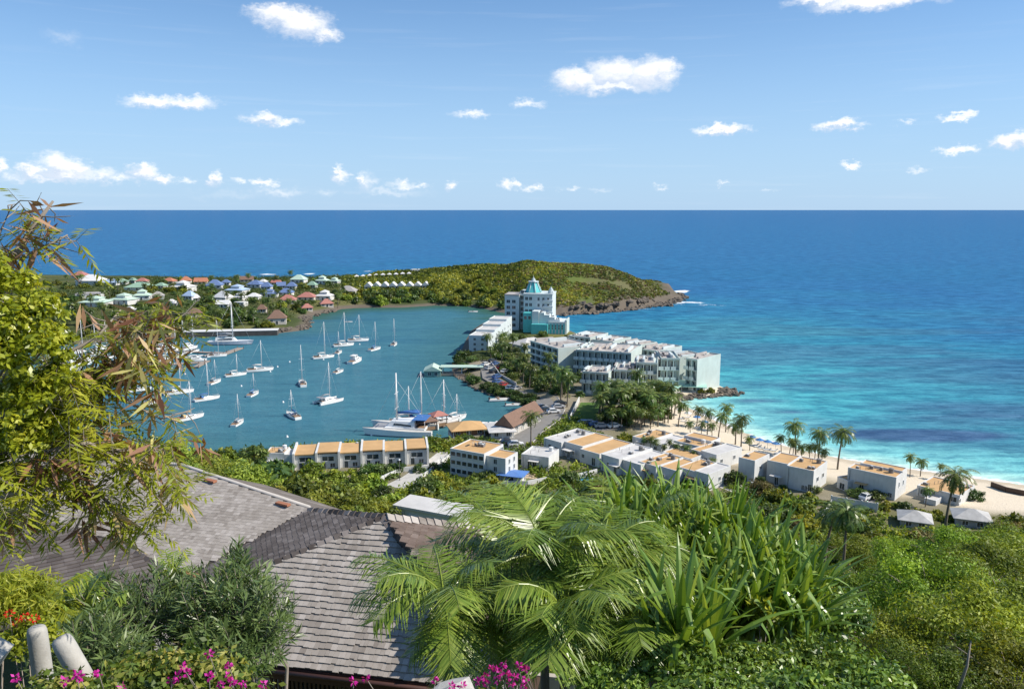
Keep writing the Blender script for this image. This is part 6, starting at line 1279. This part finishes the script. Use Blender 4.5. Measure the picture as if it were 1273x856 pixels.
def feather(p, n=3, col=.5):
    for _ in range(n):
        d = unit(g.normal(size=3)+[.2, -.1, .1]); L_ = .13+.1*g.random(); m_ = 8; tt = np.linspace(.15, 1, m_); ax = p+d[None]*tt[:, None]*L_; ax[:, 2] -= .06*tt**2
        s = unit(np.cross(d, [0, 0, 1.])); 
        for sg in (-1, 1): lv.append(kt(ax, unit(np.tile(s*sg+d*.5, (m_, 1))+.12*g.normal(size=(m_, 3))+[0,0,-.15]), unit(np.tile([0, 0, 1.], (m_, 1))+.3*g.normal(size=(m_, 3))), .055+.03*g.random(m_), .013, col+.15*g.normal(), .1))
        tw_.tube([p-base, p+d*L_-[0,0,.06]-base], [.002, .001], 3, cap=False)
def along(Lb, f): k = f*(len(Lb)-1); i = min(int(k), len(Lb)-2); return Lb[i]+(Lb[i+1]-Lb[i])*(k-i)
for li, Lb in enumerate(LIMBS):
    n = [34, 20, 9, 20, 10, 14, 12, 12, 10, 14, 12, 18][li]
    for k in range(n):
        p = along(Lb, g.uniform(.12, 1)); q_ = p+g.normal(size=3)*np.array([.09, .10, .08]); tw_.tube([p-base, (p+q_)/2+g.normal(size=3)*.02-base, q_-base], [.004, .003, .0015], 4, cap=False)
        u = proj(q_); dry = (u[1] > 365 and u[0] > 70) or u[0] > 30 and u[1] > 560
        if g.random() < (.30 if dry else .12): podcluster(q_, int(g.integers(4, 10)), .25 if g.random() < .62 else .75)
        if g.random() < (.50 if dry else (.55 if u[1] > 330 else .4)): feather(q_, int(g.integers(2, 6)), .38 if u[0] > 120 else .55)
for _ in range(150):
    px = g.uniform(-10, 215); py = g.uniform(430, 650); 
    if (px > 105 and (py < 545 or g.random() < .4)): continue
    q_ = at(px, py, g.uniform(3.7, 4.5)); feather(q_, int(g.integers(2, 5)), .55+.12*g.normal()); tw_.tube([q_-base, q_-base+g.normal(size=3)*.05, q_-base+g.normal(size=3)*.07-[0.08, 0, .04]], [.0015, .002, .003], 4, cap=False)
for _ in range(20):
    px = g.uniform(60, 225); py = g.uniform(395, 520) if px > 100 else g.uniform(500, 640); podcluster(at(px, py, g.uniform(3.9, 4.4)), int(g.integers(4, 9)), .2 if g.random() < .55 else .85)
for (px, py, Y, n, c) in [(38,575,3.7,22,.12),(70,570,3.7,16,.15),(110,612,3.9,18,.2),(128,640,3.9,14,.7),(105,650,3.9,14,.25),(150,655,4.0,12,.85),(178,392,4.3,18,.15),(190,405,4.35,16,.12),(158,395,4.3,16,.2),(135,430,4.2,14,.25),(208,375,4.4,10,.2),(195,470,4.3,9,.9),(120,470,4.2,10,.8),(165,455,4.2,8,.85),(30,290,4.1,10,.3),(62,270,4.2,9,.2),(50,310,4.1,8,.3),(180,560,4.1,12,.75),(205,590,4.1,10,.75),(90,600,3.9,16,.15),(20,640,3.7,14,.2),(95,545,4.0,14,.3),(140,535,4.1,12,.6),(215,610,4.2,12,.8)]:
    podcluster(at(px, py, Y), n, c, .19)
br.build('branch', TWG, t); tw_.build('twig', TWG, t); foliage('seed_pods', pods, POD, t, base); foliage('foliage', lv, LEU, t, base)  # the pods mesh is the hanging seed pods, brown and green
# yellow-green glossy bush behind it
def crownat(nm, label, px, py, Y, rad, ncl, nl, leaf, m, cat='shrub', lw=.5, seed=1, stems=1, name=None, clr=.3, group=None, foot=None, stemname='stem', sb=None):
    c = at(px, py, Y); bx, by = sb or (c[0], c[1]); b = np.array([bx, by, h1(bx, by)]); t = thing(nm, label, cat, b, 0, group); s = np.array(rad)
    V, Fq_, T, _ = crown(seed, ncl, nl, leaf/float(np.mean(s)), (1, 1, 1), clr, lw, -.35); V = V.reshape(-1, 4, 3); cc = V.mean(1, keepdims=True)
    V = ((cc*s)+(V-cc)*float(np.mean(s))).reshape(-1, 3)+(c-b); npmesh('foliage', V, Fq_, m, {'tint': T}, parent=t); st_ = MB()
    for k in range(stems):
        e = (c-b)+rdir(1, g)[0]*s*.6; st_.tube([(g.normal()*.06, g.normal()*.06, -.2), e*.5+g.normal(size=3)*.1, e], [.018, .012, .005], 5)
    st_.build(stemname, TWG, t); return t
t = thing('glossy_bush', 'yellow green glossy leaved bush at the left edge behind the pod tree', 'shrub', (-3.2, 3.0, h1(-3.2, 3.0))); loc = np.array(t.location); lf_, st_ = [], MB(); root_ = at(-70, 560, 3.9)
for k_, (px, py, Y, r_, n_) in enumerate([(18,355,3.8,.10,22),(48,385,3.7,.12,26),(8,400,3.6,.14,34),(62,425,3.7,.10,22),(30,430,3.6,.14,36),(-8,460,3.5,.15,36),(70,470,3.75,.09,18),(40,485,3.7,.12,26),(5,510,3.6,.15,32),(60,520,3.8,.10,20),(25,550,3.7,.13,26),(78,445,3.8,.06,10),(-15,340,3.7,.10,20),(-5,590,3.7,.13,24)]):
    c_ = at(px, py, Y); V, Fq_, T, _ = crown(140+k_, n_, 34, .21, (1.1, 1, .8), .42, .5, -.35); V = V.reshape(-1, 4, 3); cc = V.mean(1, keepdims=True); V = (cc*r_+(V-cc)*.15).reshape(-1, 3)+c_; lf_.append((V, Fq_, T)); st_.tube([root_-loc, (root_+c_)/2-loc+[0, 0, -.04], c_-loc], [.014, .009, .004], 5, cap=False)
st_.tube([(0, 0, -.2), (root_-loc)*.5+[-.1, 0, 0], root_-loc], [.04, .03, .02], 6); foliage('foliage', lf_, GLS, t, loc); st_.build('stem', TWG, t)
crownat('feathery_bush', 'loose bright green bush below the pods at the left', 40, 500, 5.2, (.42, .4, .3), 46, 60, .05, LEU, 'shrub', .28, 5, 1, sb=(-4.0, 4.0)); crownat('feathery_bush', 'fine leaved green bush in front of the shingle roof, far left', 5, 748, 6.3, (.42, .35, .26), 80, 60, .10, LEU, 'shrub', .12, 6, 1)
# oleander
def oleander(label, px, py, Y, rad, ntip, seed):
    g = np.random.default_rng(seed); c = at(px, py, Y); b = np.array([c[0], c[1], h1(c[0], c[1])]); t = thing('oleander_shrub', label, 'shrub', b); lv, st_ = [], MB()
    d = rdir(ntip*2, g); d = d[d[:, 2] > -.5][:ntip]; tips = c+d*np.array(rad)*(.55+.5*g.random((len(d), 1)))
    for q_ in tips:
        ax = unit(unit(q_-c)+np.array([0, 0, .9])+.25*g.normal(size=3)); n = 22; s = g.random(n); P = q_-ax*(.30*s)[:, None]; o = unit(np.cross(ax, rdir(n, g))); dd = unit(o+ax*(.55+.6*(1-s))[:, None]+.12*g.normal(size=(n, 3)))
        lv.append(kt(P, dd, unit(ax+.3*g.normal(size=(n, 3))), .10+.05*g.random(n), .017, .42+.18*g.normal()+.25*(1-s)-.1, .04))
        if g.random() < .5: st_.tube([c-b+(q_-c)*.2, q_-ax*.32-b, q_-b], [.008, .006, .002], 4, cap=False)
    for k in range(9): a = g.normal(size=3)*.1; st_.tube([(a[0], a[1], -.2), (c-b)*.6+a*2, (c-b)+(tips[k]-c)*.4], [.03, .02, .008], 5)
    foliage('foliage', lv, OLE, t, b); st_.build('stem', TWG, t)
oleander('dark green narrow leaved shrub in front of the shingle roof, left half', 170, 770, 7.2, (.85, .6, .55), 260, 31); oleander('dark green narrow leaved shrub against the lit shingle roof, right half', 290, 775, 7.0, (.62, .6, .62), 300, 32); oleander('upright narrow leaved shrub tip rising before the dark roof', 295, 705, 7.6, (.18, .2, .28), 26, 33); oleander('lower dark narrow leaved shrub behind the pale posts', 110, 810, 6.0, (.5, .4, .4), 120, 34)
# fan and feather fronds on the left
def rosette(label, name, cat, px, py, Y, n, L_, lw, seed, m, spread=(.3, 1.2), wid=.016, nl=26, drop=.9, parts='frond', stem=None, az0=None, group=None):
    g = np.random.default_rng(seed); c = at(px, py, Y); b = np.array([c[0], c[1], h1(c[0], c[1])]); t = thing(name, label, cat, b, 0, group)
    MB().tube([(0,0,-.3), (c-b)*.5+[.04,0,0], c-b], [stem or .05, (stem or .05)*.85, (stem or .05)*.7], 8).build('trunk' if cat == 'palm tree' else 'stem', BARK, t)
    for k in range(n):
        a = 2*math.pi*k*.382+g.normal()*.15 if az0 is None else g.uniform(*az0); el = g.uniform(*spread); fl = L_*g.uniform(.8, 1.1); P, lf = frond(c, a, el, fl, nl, lw, drop*g.uniform(.8, 1.3), g, vdown=.3, seg=9); parts_ = []
        rb = MB(); rb.tube([p for p in P], list(np.linspace(.016, .003, len(P))), 4, cap=False); V = np.array(rb.v); parts_.append((V, np.array(rb.f), np.full(len(V), .75))); ct = .48+.12*g.normal()
        for (ci, d, nn, ll) in lf:
            m1 = ci+d*ll[:, None]*.5-np.array([0, 0, 1])*(ll*.06)[:, None]; d = unit(d+np.array([0, 0, .42])+.16*g.normal(size=d.shape)); d2 = unit(d+np.array([0, 0, -1.0])*(.3+1.3*g.random((len(ci), 1)))); s = unit(np.cross(d, nn)); w = wid*(.8+.4*g.random(len(ci)))[:, None]; tp = m1+d2*ll[:, None]*.55
            V = np.stack([ci-s*w*.4, ci+s*w*.4, m1+s*w, m1-s*w], 1).reshape(-1, 3); V2 = np.stack([m1-s*w, m1+s*w, tp+s*w*.12, tp-s*w*.12], 1).reshape(-1, 3); tt = np.repeat(ct+.15*g.normal(size=len(ci)), 4)
            f = np.arange(len(V)).reshape(-1, 4); parts_ += [(V, f, tt), (V2, f, tt+.08)]
        foliage('frond', parts_, m, t, b)
    return t
rosette('young palm with yellowish upright fronds at the far left below the roof', 'young_palm', 'palm tree', 40, 775, 6.8, 10, .62, .24, 41, LEU, (.5, 1.35), .010, 22, .7); rosette('young palm with stiff green fronds in front of the tile roof', 'young_palm', 'palm tree', 98, 775, 6.9, 10, .55, .22, 42, PLM, (.6, 1.4), .012, 22, .6)
rosette('small spiky palm seedling beside the valley of the roofs', 'young_palm', 'palm tree', 214, 712, 8.0, 8, .28, .14, 43, PLM, (.5, 1.4), .009, 10, .3)
# garden palms in the centre
GP = [('garden palm with arching fronds and a slim trunk in front of the lit roof', 552, 745, 8.6, 17, 1.1, .44, 51, (.1, 1.3), .018), ('tallest garden palm in the centre with long drooping leaflets', 675, 690, 9.6, 20, 1.3, .60, 52, (.0, 1.35), .020), ('garden palm behind the tall centre one, fronds upright', 628, 688, 10.6, 16, 1.25, .52, 53, (.2, 1.4), .020),
      ('garden palm between the tall centre one and the strap leaved clump', 745, 700, 9.4, 20, 1.25, .58, 54, (.0, 1.35), .020), ('low garden palm with hanging fronds under the centre palms', 700, 760, 8.4, 16, 1.1, .55, 55, (-.2, 1.2), .019), ('low garden palm beside the trunk of the arching one', 612, 760, 8.9, 14, 1.1, .45, 56, (.0, 1.2), .018), ('garden palm at the back of the strap leaved clump', 788, 672, 10.8, 16, 1.15, .5, 57, (.1, 1.4), .020), ('dense low palm between the palms and the strap leaved clump', 775, 770, 8.6, 16, 1.0, .5, 58, (.0, 1.3), .018)]
for (lab, px, py, Y, n, L_, lw, sd_, sp, wd) in GP: rosette(lab, 'garden_palm', 'palm tree', px, py, Y, n, L_, lw, sd_, PLM, sp, wd*.52, 50, 1.15, stem=.07)
# strap-leaved clump
def strap(label, cx, cy, Y, heads, seed):
    g = np.random.default_rng(seed); c0 = at(cx, cy, Y); b = np.array([c0[0], c0[1], h1(c0[0], c0[1])]); t = thing('strap_leaf_plant', label, 'plant', b); st_ = MB()
    for (px, py, dy) in heads:
        c = at(px, py, Y+dy); n = 22; Vs, Fs, Ts, o_ = [], [], [], 0; st_.tube([(g.normal()*.15, g.normal()*.15, -.2), (c-b)*.6+g.normal(size=3)*.05, c-b], [.04, .03, .025], 6, cap=False)
        for k in range(n):
            a = 2*math.pi*k*.382+g.normal()*.2; u = (k+.5)/n; el = 1.56-.46*u+g.normal()*.08; L_ = g.uniform(.9, 1.4); w = .043*g.uniform(.8, 1.2); sg = 9; bend = g.uniform(.62, .95) if g.random() < .55 else 1.5; P = [c.copy()]; e = el; ang = [el]
            for i in range(1, sg):
                f = i/(sg-1); e = e-(.03+.10*u)-(1.15 if f > bend and (i-1)/(sg-1) <= bend else 0)-(.3 if f > bend else 0); P.append(P[-1]+L_/(sg-1)*np.array([math.cos(a)*math.cos(e), math.sin(a)*math.cos(e), math.sin(e)])); ang.append(e)
            P = np.array(P); s = np.array([-math.sin(a), math.cos(a), 0]); tn = unit(np.gradient(P, axis=0)); nn = np.cross(s, tn); ww = w*np.array([.8, 1, 1, 1, .98, .9, .75, .5, .06])[:, None]
            V = np.stack([P-s*ww+nn*ww*.35, P, P+s*ww+nn*ww*.35], 1).reshape(-1, 3); f = []
            for i in range(sg-1):
                for j in (0, 1): f.append((i*3+j, i*3+j+1, i*3+j+4, i*3+j+3))
            Vs.append(V); Fs.append(np.array(f)+o_); o_ += len(V); yl = .95 if g.random() < .04 else np.clip(.5+.14*g.normal()-.2*u+.1, 0, 1); Ts.append(np.full(len(V), yl))
        npmesh('leaf_rosette', np.concatenate(Vs)-b, np.concatenate(Fs), STR, {'tint': np.concatenate(Ts)}, parent=t)
    st_.build('stem', BARK, t)
_h = []
_g = np.random.default_rng(66)
for (x0, x1, y_, dy, n_) in [(818,888,678,1.9,4),(820,925,698,1.4,6),(828,960,718,.9,7),(828,990,742,.5,7),(838,1010,764,.2,7),(835,1018,786,-.1,8),(845,1012,808,-.4,7)]:
    _h += [(x0+(x1-x0)*(k+.5)/n_+_g.normal()*6, y_+_g.normal()*6, dy+.2*_g.normal()) for k in range(n_)]
_h += [(752,690,1.2), (775,672,1.5), (798,664,1.7), (790,702,.9), (812,720,.6), (768,722,.6), (800,752,.2)]
strap('tall clump of broad strap leaves bending at the tips, right of the palms', 915, 720, 9.6, _h, 61)
strap('low strap leaved plant with yellowing tips at the foot of the tall clump', 860, 810, 8.0, [(845,812,0),(880,820,.2),(810,820,.3)], 62)
SHL = leafmat('shrub_leaf_glossy', (.055,.10,.020), (.17,.28,.040), (.36,.46,.10), .26, .35, .5, .1)
for i_, (px, py, Y, rad, lab) in enumerate([(850,838,7.6,(.55,.35,.22),'low small leaved shrub at the foot of the strap leaved clump, left'),(930,832,7.9,(.6,.4,.26),'low small leaved shrub at the foot of the strap leaved clump, middle'),(1015,822,8.4,(.6,.4,.3),'low small leaved shrub at the foot of the strap leaved clump, right'),(880,864,6.6,(.5,.3,.14),'leafy shrub at the bottom edge under the strap leaves'),(985,862,6.8,(.5,.3,.16),'leafy shrub at the bottom edge right of the strap leaves'),(1045,772,10.2,(.5,.5,.42),'pale green leafy shrub between strap leaves and feathery trees'),(760,846,7.6,(.42,.3,.2),'dark low shrub under the garden palms'),(1075,850,7.6,(.5,.4,.2),'small leaved shrub near the bottom edge below the feathery bush')]):
    crownat('low_shrub', lab, px, py, Y, rad, 70, 60, .062, SHL, 'shrub', .5, 90+i_)
crownat('leafy_sapling', 'light green leafy sapling growing through the strap leaves', 945, 765, 8.7, (.16, .14, .2), 20, 12, .11, LEU, 'sapling', .45, 99, 2)
# bougainvillea
def bougain(label, px, py, Y, rad, ncl, flowers, seed, nl=40):
    c = at(px, py, Y); b = np.array([c[0], c[1], h1(c[0], c[1])]); t = crownat('bougainvillea', label, px, py, Y, rad, ncl, nl, .040, BGL, 'shrub', .6, seed, 8); loc = np.array(t.location); g = np.random.default_rng(seed+5)
    for (fx, fy, fy_) in flowers:
        q_ = at(fx, fy, fy_); n = 14; o = rdir(n, g); C = q_+o*.009; dd = unit(o+.4*g.normal(size=(n, 3))); fl = foliage('flower', [kt(C, dd, unit(np.cross(dd, rdir(n, g))), .019+.008*g.random(n), .017, .45+.25*g.normal(size=n), .1)], MAG, t, loc)
        st_ = MB(); st_.tube([q_-loc+[g.normal()*.04, .05, -.16], q_-loc], [.003, .002], 4); st_.build('twig', TWG, t)
F1 = [(260,812,3.9),(284,826,3.9),(228,829,3.8),(220,840,3.8),(260,840,3.8),(283,840,3.8),(288,846,3.8),(274,851,3.8),(302,849,3.8),(327,850,3.9),(123,836,3.7),(99,840,3.7),(152,854,3.7),(80,846,3.7),(232,836,3.8),(213,845,3.8)]
bougain('leafy bougainvillea with magenta flowers along the bottom left edge', 215, 862, 4.3, (.50, .38, .26), 120, F1, 71, 46); bougain('bougainvillea with few flowers around the pale posts', 70, 880, 3.9, (.34, .26, .15), 70, [(95,838,3.6),(20,842,3.8)], 72)
F2 = [(542,847,4.2),(561,852,4.2),(574,851,4.2),(592,846,4.2),(603,840,4.2),(605,849,4.2),(619,830,4.3),(626,824,4.3),(618,844,4.2),(630,837,4.2),(610,831,4.3),(640,840,4.2),(654,832,4.3),(654,844,4.2),(651,853,4.2),(635,848,4.2),(622,836,4.2),(455,842,4.2),(439,846,4.2),(645,826,4.3)]
bougain('magenta bougainvillea sprays at the bottom centre', 610, 884, 4.5, (.30, .22, .13), 30, F2, 73, 26); 
c = at(26, 778, 4.9); t = thing('red_flower_plant', 'small plant with two red flower heads beside the pale posts', 'plant', (c[0], c[1], h1(c[0], c[1]))); loc = np.array(t.location)
for (px, py) in [(20,774),(31,767),(43,768),(12,762)]:
    q_ = at(px, py, 4.9); n = 26; o = rdir(n, g); foliage('flower', [kt(q_+o*.018, unit(o+.3*g.normal(size=(n, 3))), rdir(n, g), .02, .016, .5+.2*g.normal(size=n))], RED, t, loc); b = MB(); b.tube([(0, 0, 0), q_-loc-[0, 0, .01]], [.006, .003], 4); b.build('stem', TWG, t)
V, Fq_, T, _ = crown(75, 40, 30, .2, (1, 1, .8), .3, .5, -.3); foliage('foliage', [(V*np.array([.22, .2, .2])+c-[0, 0, .12], Fq_, T)], LEU, t, loc)
# ------------------------------------------------------------------ feathery trees and bushes on the right
def spraycrown(seed, ns, m_, leaf, rad=(1, 1, .55), lw=.34):
    g = np.random.default_rng(seed); d = rdir(ns*3, g); d = d[d[:, 2] > -.2][:ns]; ns = len(d); c = d*np.array(rad)*(.45+.55*g.random((ns, 1))**.6); c += .12*g.normal(size=c.shape); c[:, 2] += .25
    ax = unit(np.stack([d[:, 0], d[:, 1], .25*g.normal(size=ns)], 1)+.5*g.normal(size=(ns, 3))*[1, 1, .3]); i = np.repeat(np.arange(ns), m_); s = g.random(len(i)); sd_ = unit(np.cross(ax, [0, 0, 1.])); sg = np.where(g.random(len(i)) < .5, -1, 1)[:, None]
    L_ = .26*(.6+.8*g.random(ns)); P = c[i]+ax[i]*(s*L_[i])[:, None]+g.normal(size=(len(i), 3))*.02; P[:, 2] -= .05*s**2; dd = unit(sd_[i]*sg+ax[i]*.6+.35*g.normal(size=(len(i), 3))*[1, 1, .6]); nn = unit(np.array([0, 0, 1.])+.45*g.normal(size=(len(i), 3)))
    l_ = leaf*(.6+.8*g.random(len(i))); V, Fq_ = kites(P, dd, nn, l_, l_*lw, .05); T = np.clip((.48+.30*g.normal(size=ns))[i]+.12*g.normal(size=len(i)), 0, 1); return V, Fq_, np.repeat(T, 4)
FE = []
for k in range(4):
    V, Fq_, T, _ = crown(400+k, 30, 430, .062, (1, 1, .72), .36, .40, -.2, tvar=.12); o = npmesh('crown', V, Fq_, LFR, {'tint': T}); g2 = np.random.default_rng(k); b = MB(); b.tube([(0,0,-.9),(.03,0,-.3),(0,.02,.05)], [.035,.028,.02], 6)
    for j in range(34):
        a = g2.random()*6.28; r_ = .55+.4*g2.random(); e = np.array([math.cos(a)*r_, math.sin(a)*r_, .1+.55*g2.random()]); b.tube([(0,.02,.0), e*.5+[0,0,.02]+g2.normal(size=3)*.05, e], [.013,.008,.003], 4, cap=False)
    q_ = b.build('trunk', TWG); FE.append((q_.data, o.data)); bpy.data.objects.remove(o); bpy.data.objects.remove(q_)
def feathery(label, px, py, Y, s, group=None):
    P = at(px, py+s*.62*FPX/Y, Y); t = thing('feathery_tree', label, 'tree', P, rnd.random()*6, group); q_ = rnd.uniform(.9, 1.1); t.scale = (s*q_, s*q_, s); k = rnd.randrange(4)
    for nm, me in zip(('trunk', 'crown'), FE[k]): o = bpy.data.objects.new(nm, me); COL.objects.link(o); o.parent = t
for (px, py, Y, s, lab) in [(1150,700,26,2.0,'broad feathery tree in the middle of the right slope'),(1235,688,30,2.2,'feathery tree at the right edge below the grey roofs'),(1085,712,30,1.8,'feathery tree right of the strap leaved clump'),(1180,668,42,2.2,'feathery tree just under the grey roofed houses'),(1270,735,20,1.9,'feathery tree at the right edge, half way down'),(1115,770,18,1.4,'feathery bush tree above the bottom edge'),(1200,745,18,1.8,'feathery bush tree near the bottom right'),(1262,800,13,1.3,'feathery tree in the bottom right corner'),
   (1065,765,19,1.2,'feathery bush tree beside the strap leaves'),(1150,815,12.5,.9,'low feathery bush at the bottom edge'),(1055,668,48,2.0,'feathery tree below the forecourt fence'),(1245,660,50,2.2,'feathery tree at the right below the beach'),(1115,672,44,1.9,'feathery tree left of the leaning palm'),(1290,680,36,2.3,'feathery tree cut by the right picture edge'),(1030,715,36,1.6,'feathery tree peeping over the strap leaves'),(1210,705,26,1.7,'feathery tree between the broad one and the right edge')]: feathery(lab, px, py, Y, s)
for (px, py, Y, s, lab) in [(1025,655,38,.36,'ragged dark palm on the slope right of the strap leaves'),(1048,668,34,.32,'low ragged palm on the right slope')]: palm(at(px, py+40, Y), s, lab, None)
b = MB(); P = at(1190, 860, 8.0); Q = at(1207, 795, 8.0); b.tube([P-P, (Q-P)*.5+[.03,0,0], Q-P], [.02,.015,.008], 6); t = thing('young_tree', 'bare stemmed sapling with a few leaves at the bottom right', 'sapling', P); b.build('trunk', TWG, t); V, Fq_, T, _ = crown(77, 10, 14, .3, (1,1,.7), .4, .4); foliage('foliage', [(V*.16+Q-[0,0,.05], Fq_, T)], LFR, t, P)
for k in range(46):
    px, py = rnd.uniform(1030, 1290), rnd.uniform(680, 880); P = hit(px, py); d_ = math.hypot(P[0], P[1])
    if d_ < 11: continue
    r_ = rnd.random(); plant('shrub', 'dark' if r_ < .3 else ('dry' if r_ < .48 else 'near'), P, rnd.uniform(.5, 1.15)*(1 if d_ > 22 else .7), 'small bush among the feathery trees on the right slope', 'small bushes on the right slope', 'shrub')
for k, (px, py, L_, a_) in enumerate([(1090,700,3.2,.6),(1120,735,2.6,2.4),(1165,690,3.0,.5),(1200,770,1.8,2.2),(1150,780,1.6,1.2),(1240,740,2.0,.9),(1075,745,1.8,2.5),(1255,820,1.0,1.9),(1100,820,1.0,.7)]):
    P = hit(px, py); b = MB(); e = np.array([math.cos(a_)*.75, -.2, .75])*L_; m_ = e*.5+np.array([.1, 0, .12])*L_*.4; b.tube([(0, 0, -.1), m_, e], [.035, .025, .008], 5)
    for q_ in range(5): f = .35+.13*q_; s0 = e*f+np.array([.1, 0, .12])*L_*.4*(1-abs(2*f-1)); b.tube([s0, s0+np.array([rnd.uniform(-.3, .3), rnd.uniform(-.2, .2), rnd.uniform(.1, .35)])*L_*.6], [.012, .003], 4, cap=False)
    o = b.build('dead_branch', TWG); o.location = tuple(P+[0, 0, .5]); tag(o, 'bare grey branch sticking out of the bushes on the right slope', 'branch', 'bare branches on the right slope')
# near ground cover
g = np.random.default_rng(77); n = 2600; az_ = g.uniform(-.62, .62, n); d = 3.4+19*g.random(n)**.8; x, y = d*np.sin(az_), d*np.cos(az_); k = ~inside(x, y, HOUSE_FP+np.array([0, .6])); x, y, d = x[k], y[k], d[k]
clumps('ground_cover', 'small leaved ground cover between the garden plants', 12, 0, x, y, (.14+.022*d)*(.6+.8*g.random(len(x))), 90, .030+.0042*d, leafmat('ground_leaf', (.05,.085,.02), (.13,.19,.035), (.30,.36,.09), .3, .35, .5, .05), .8, .38)
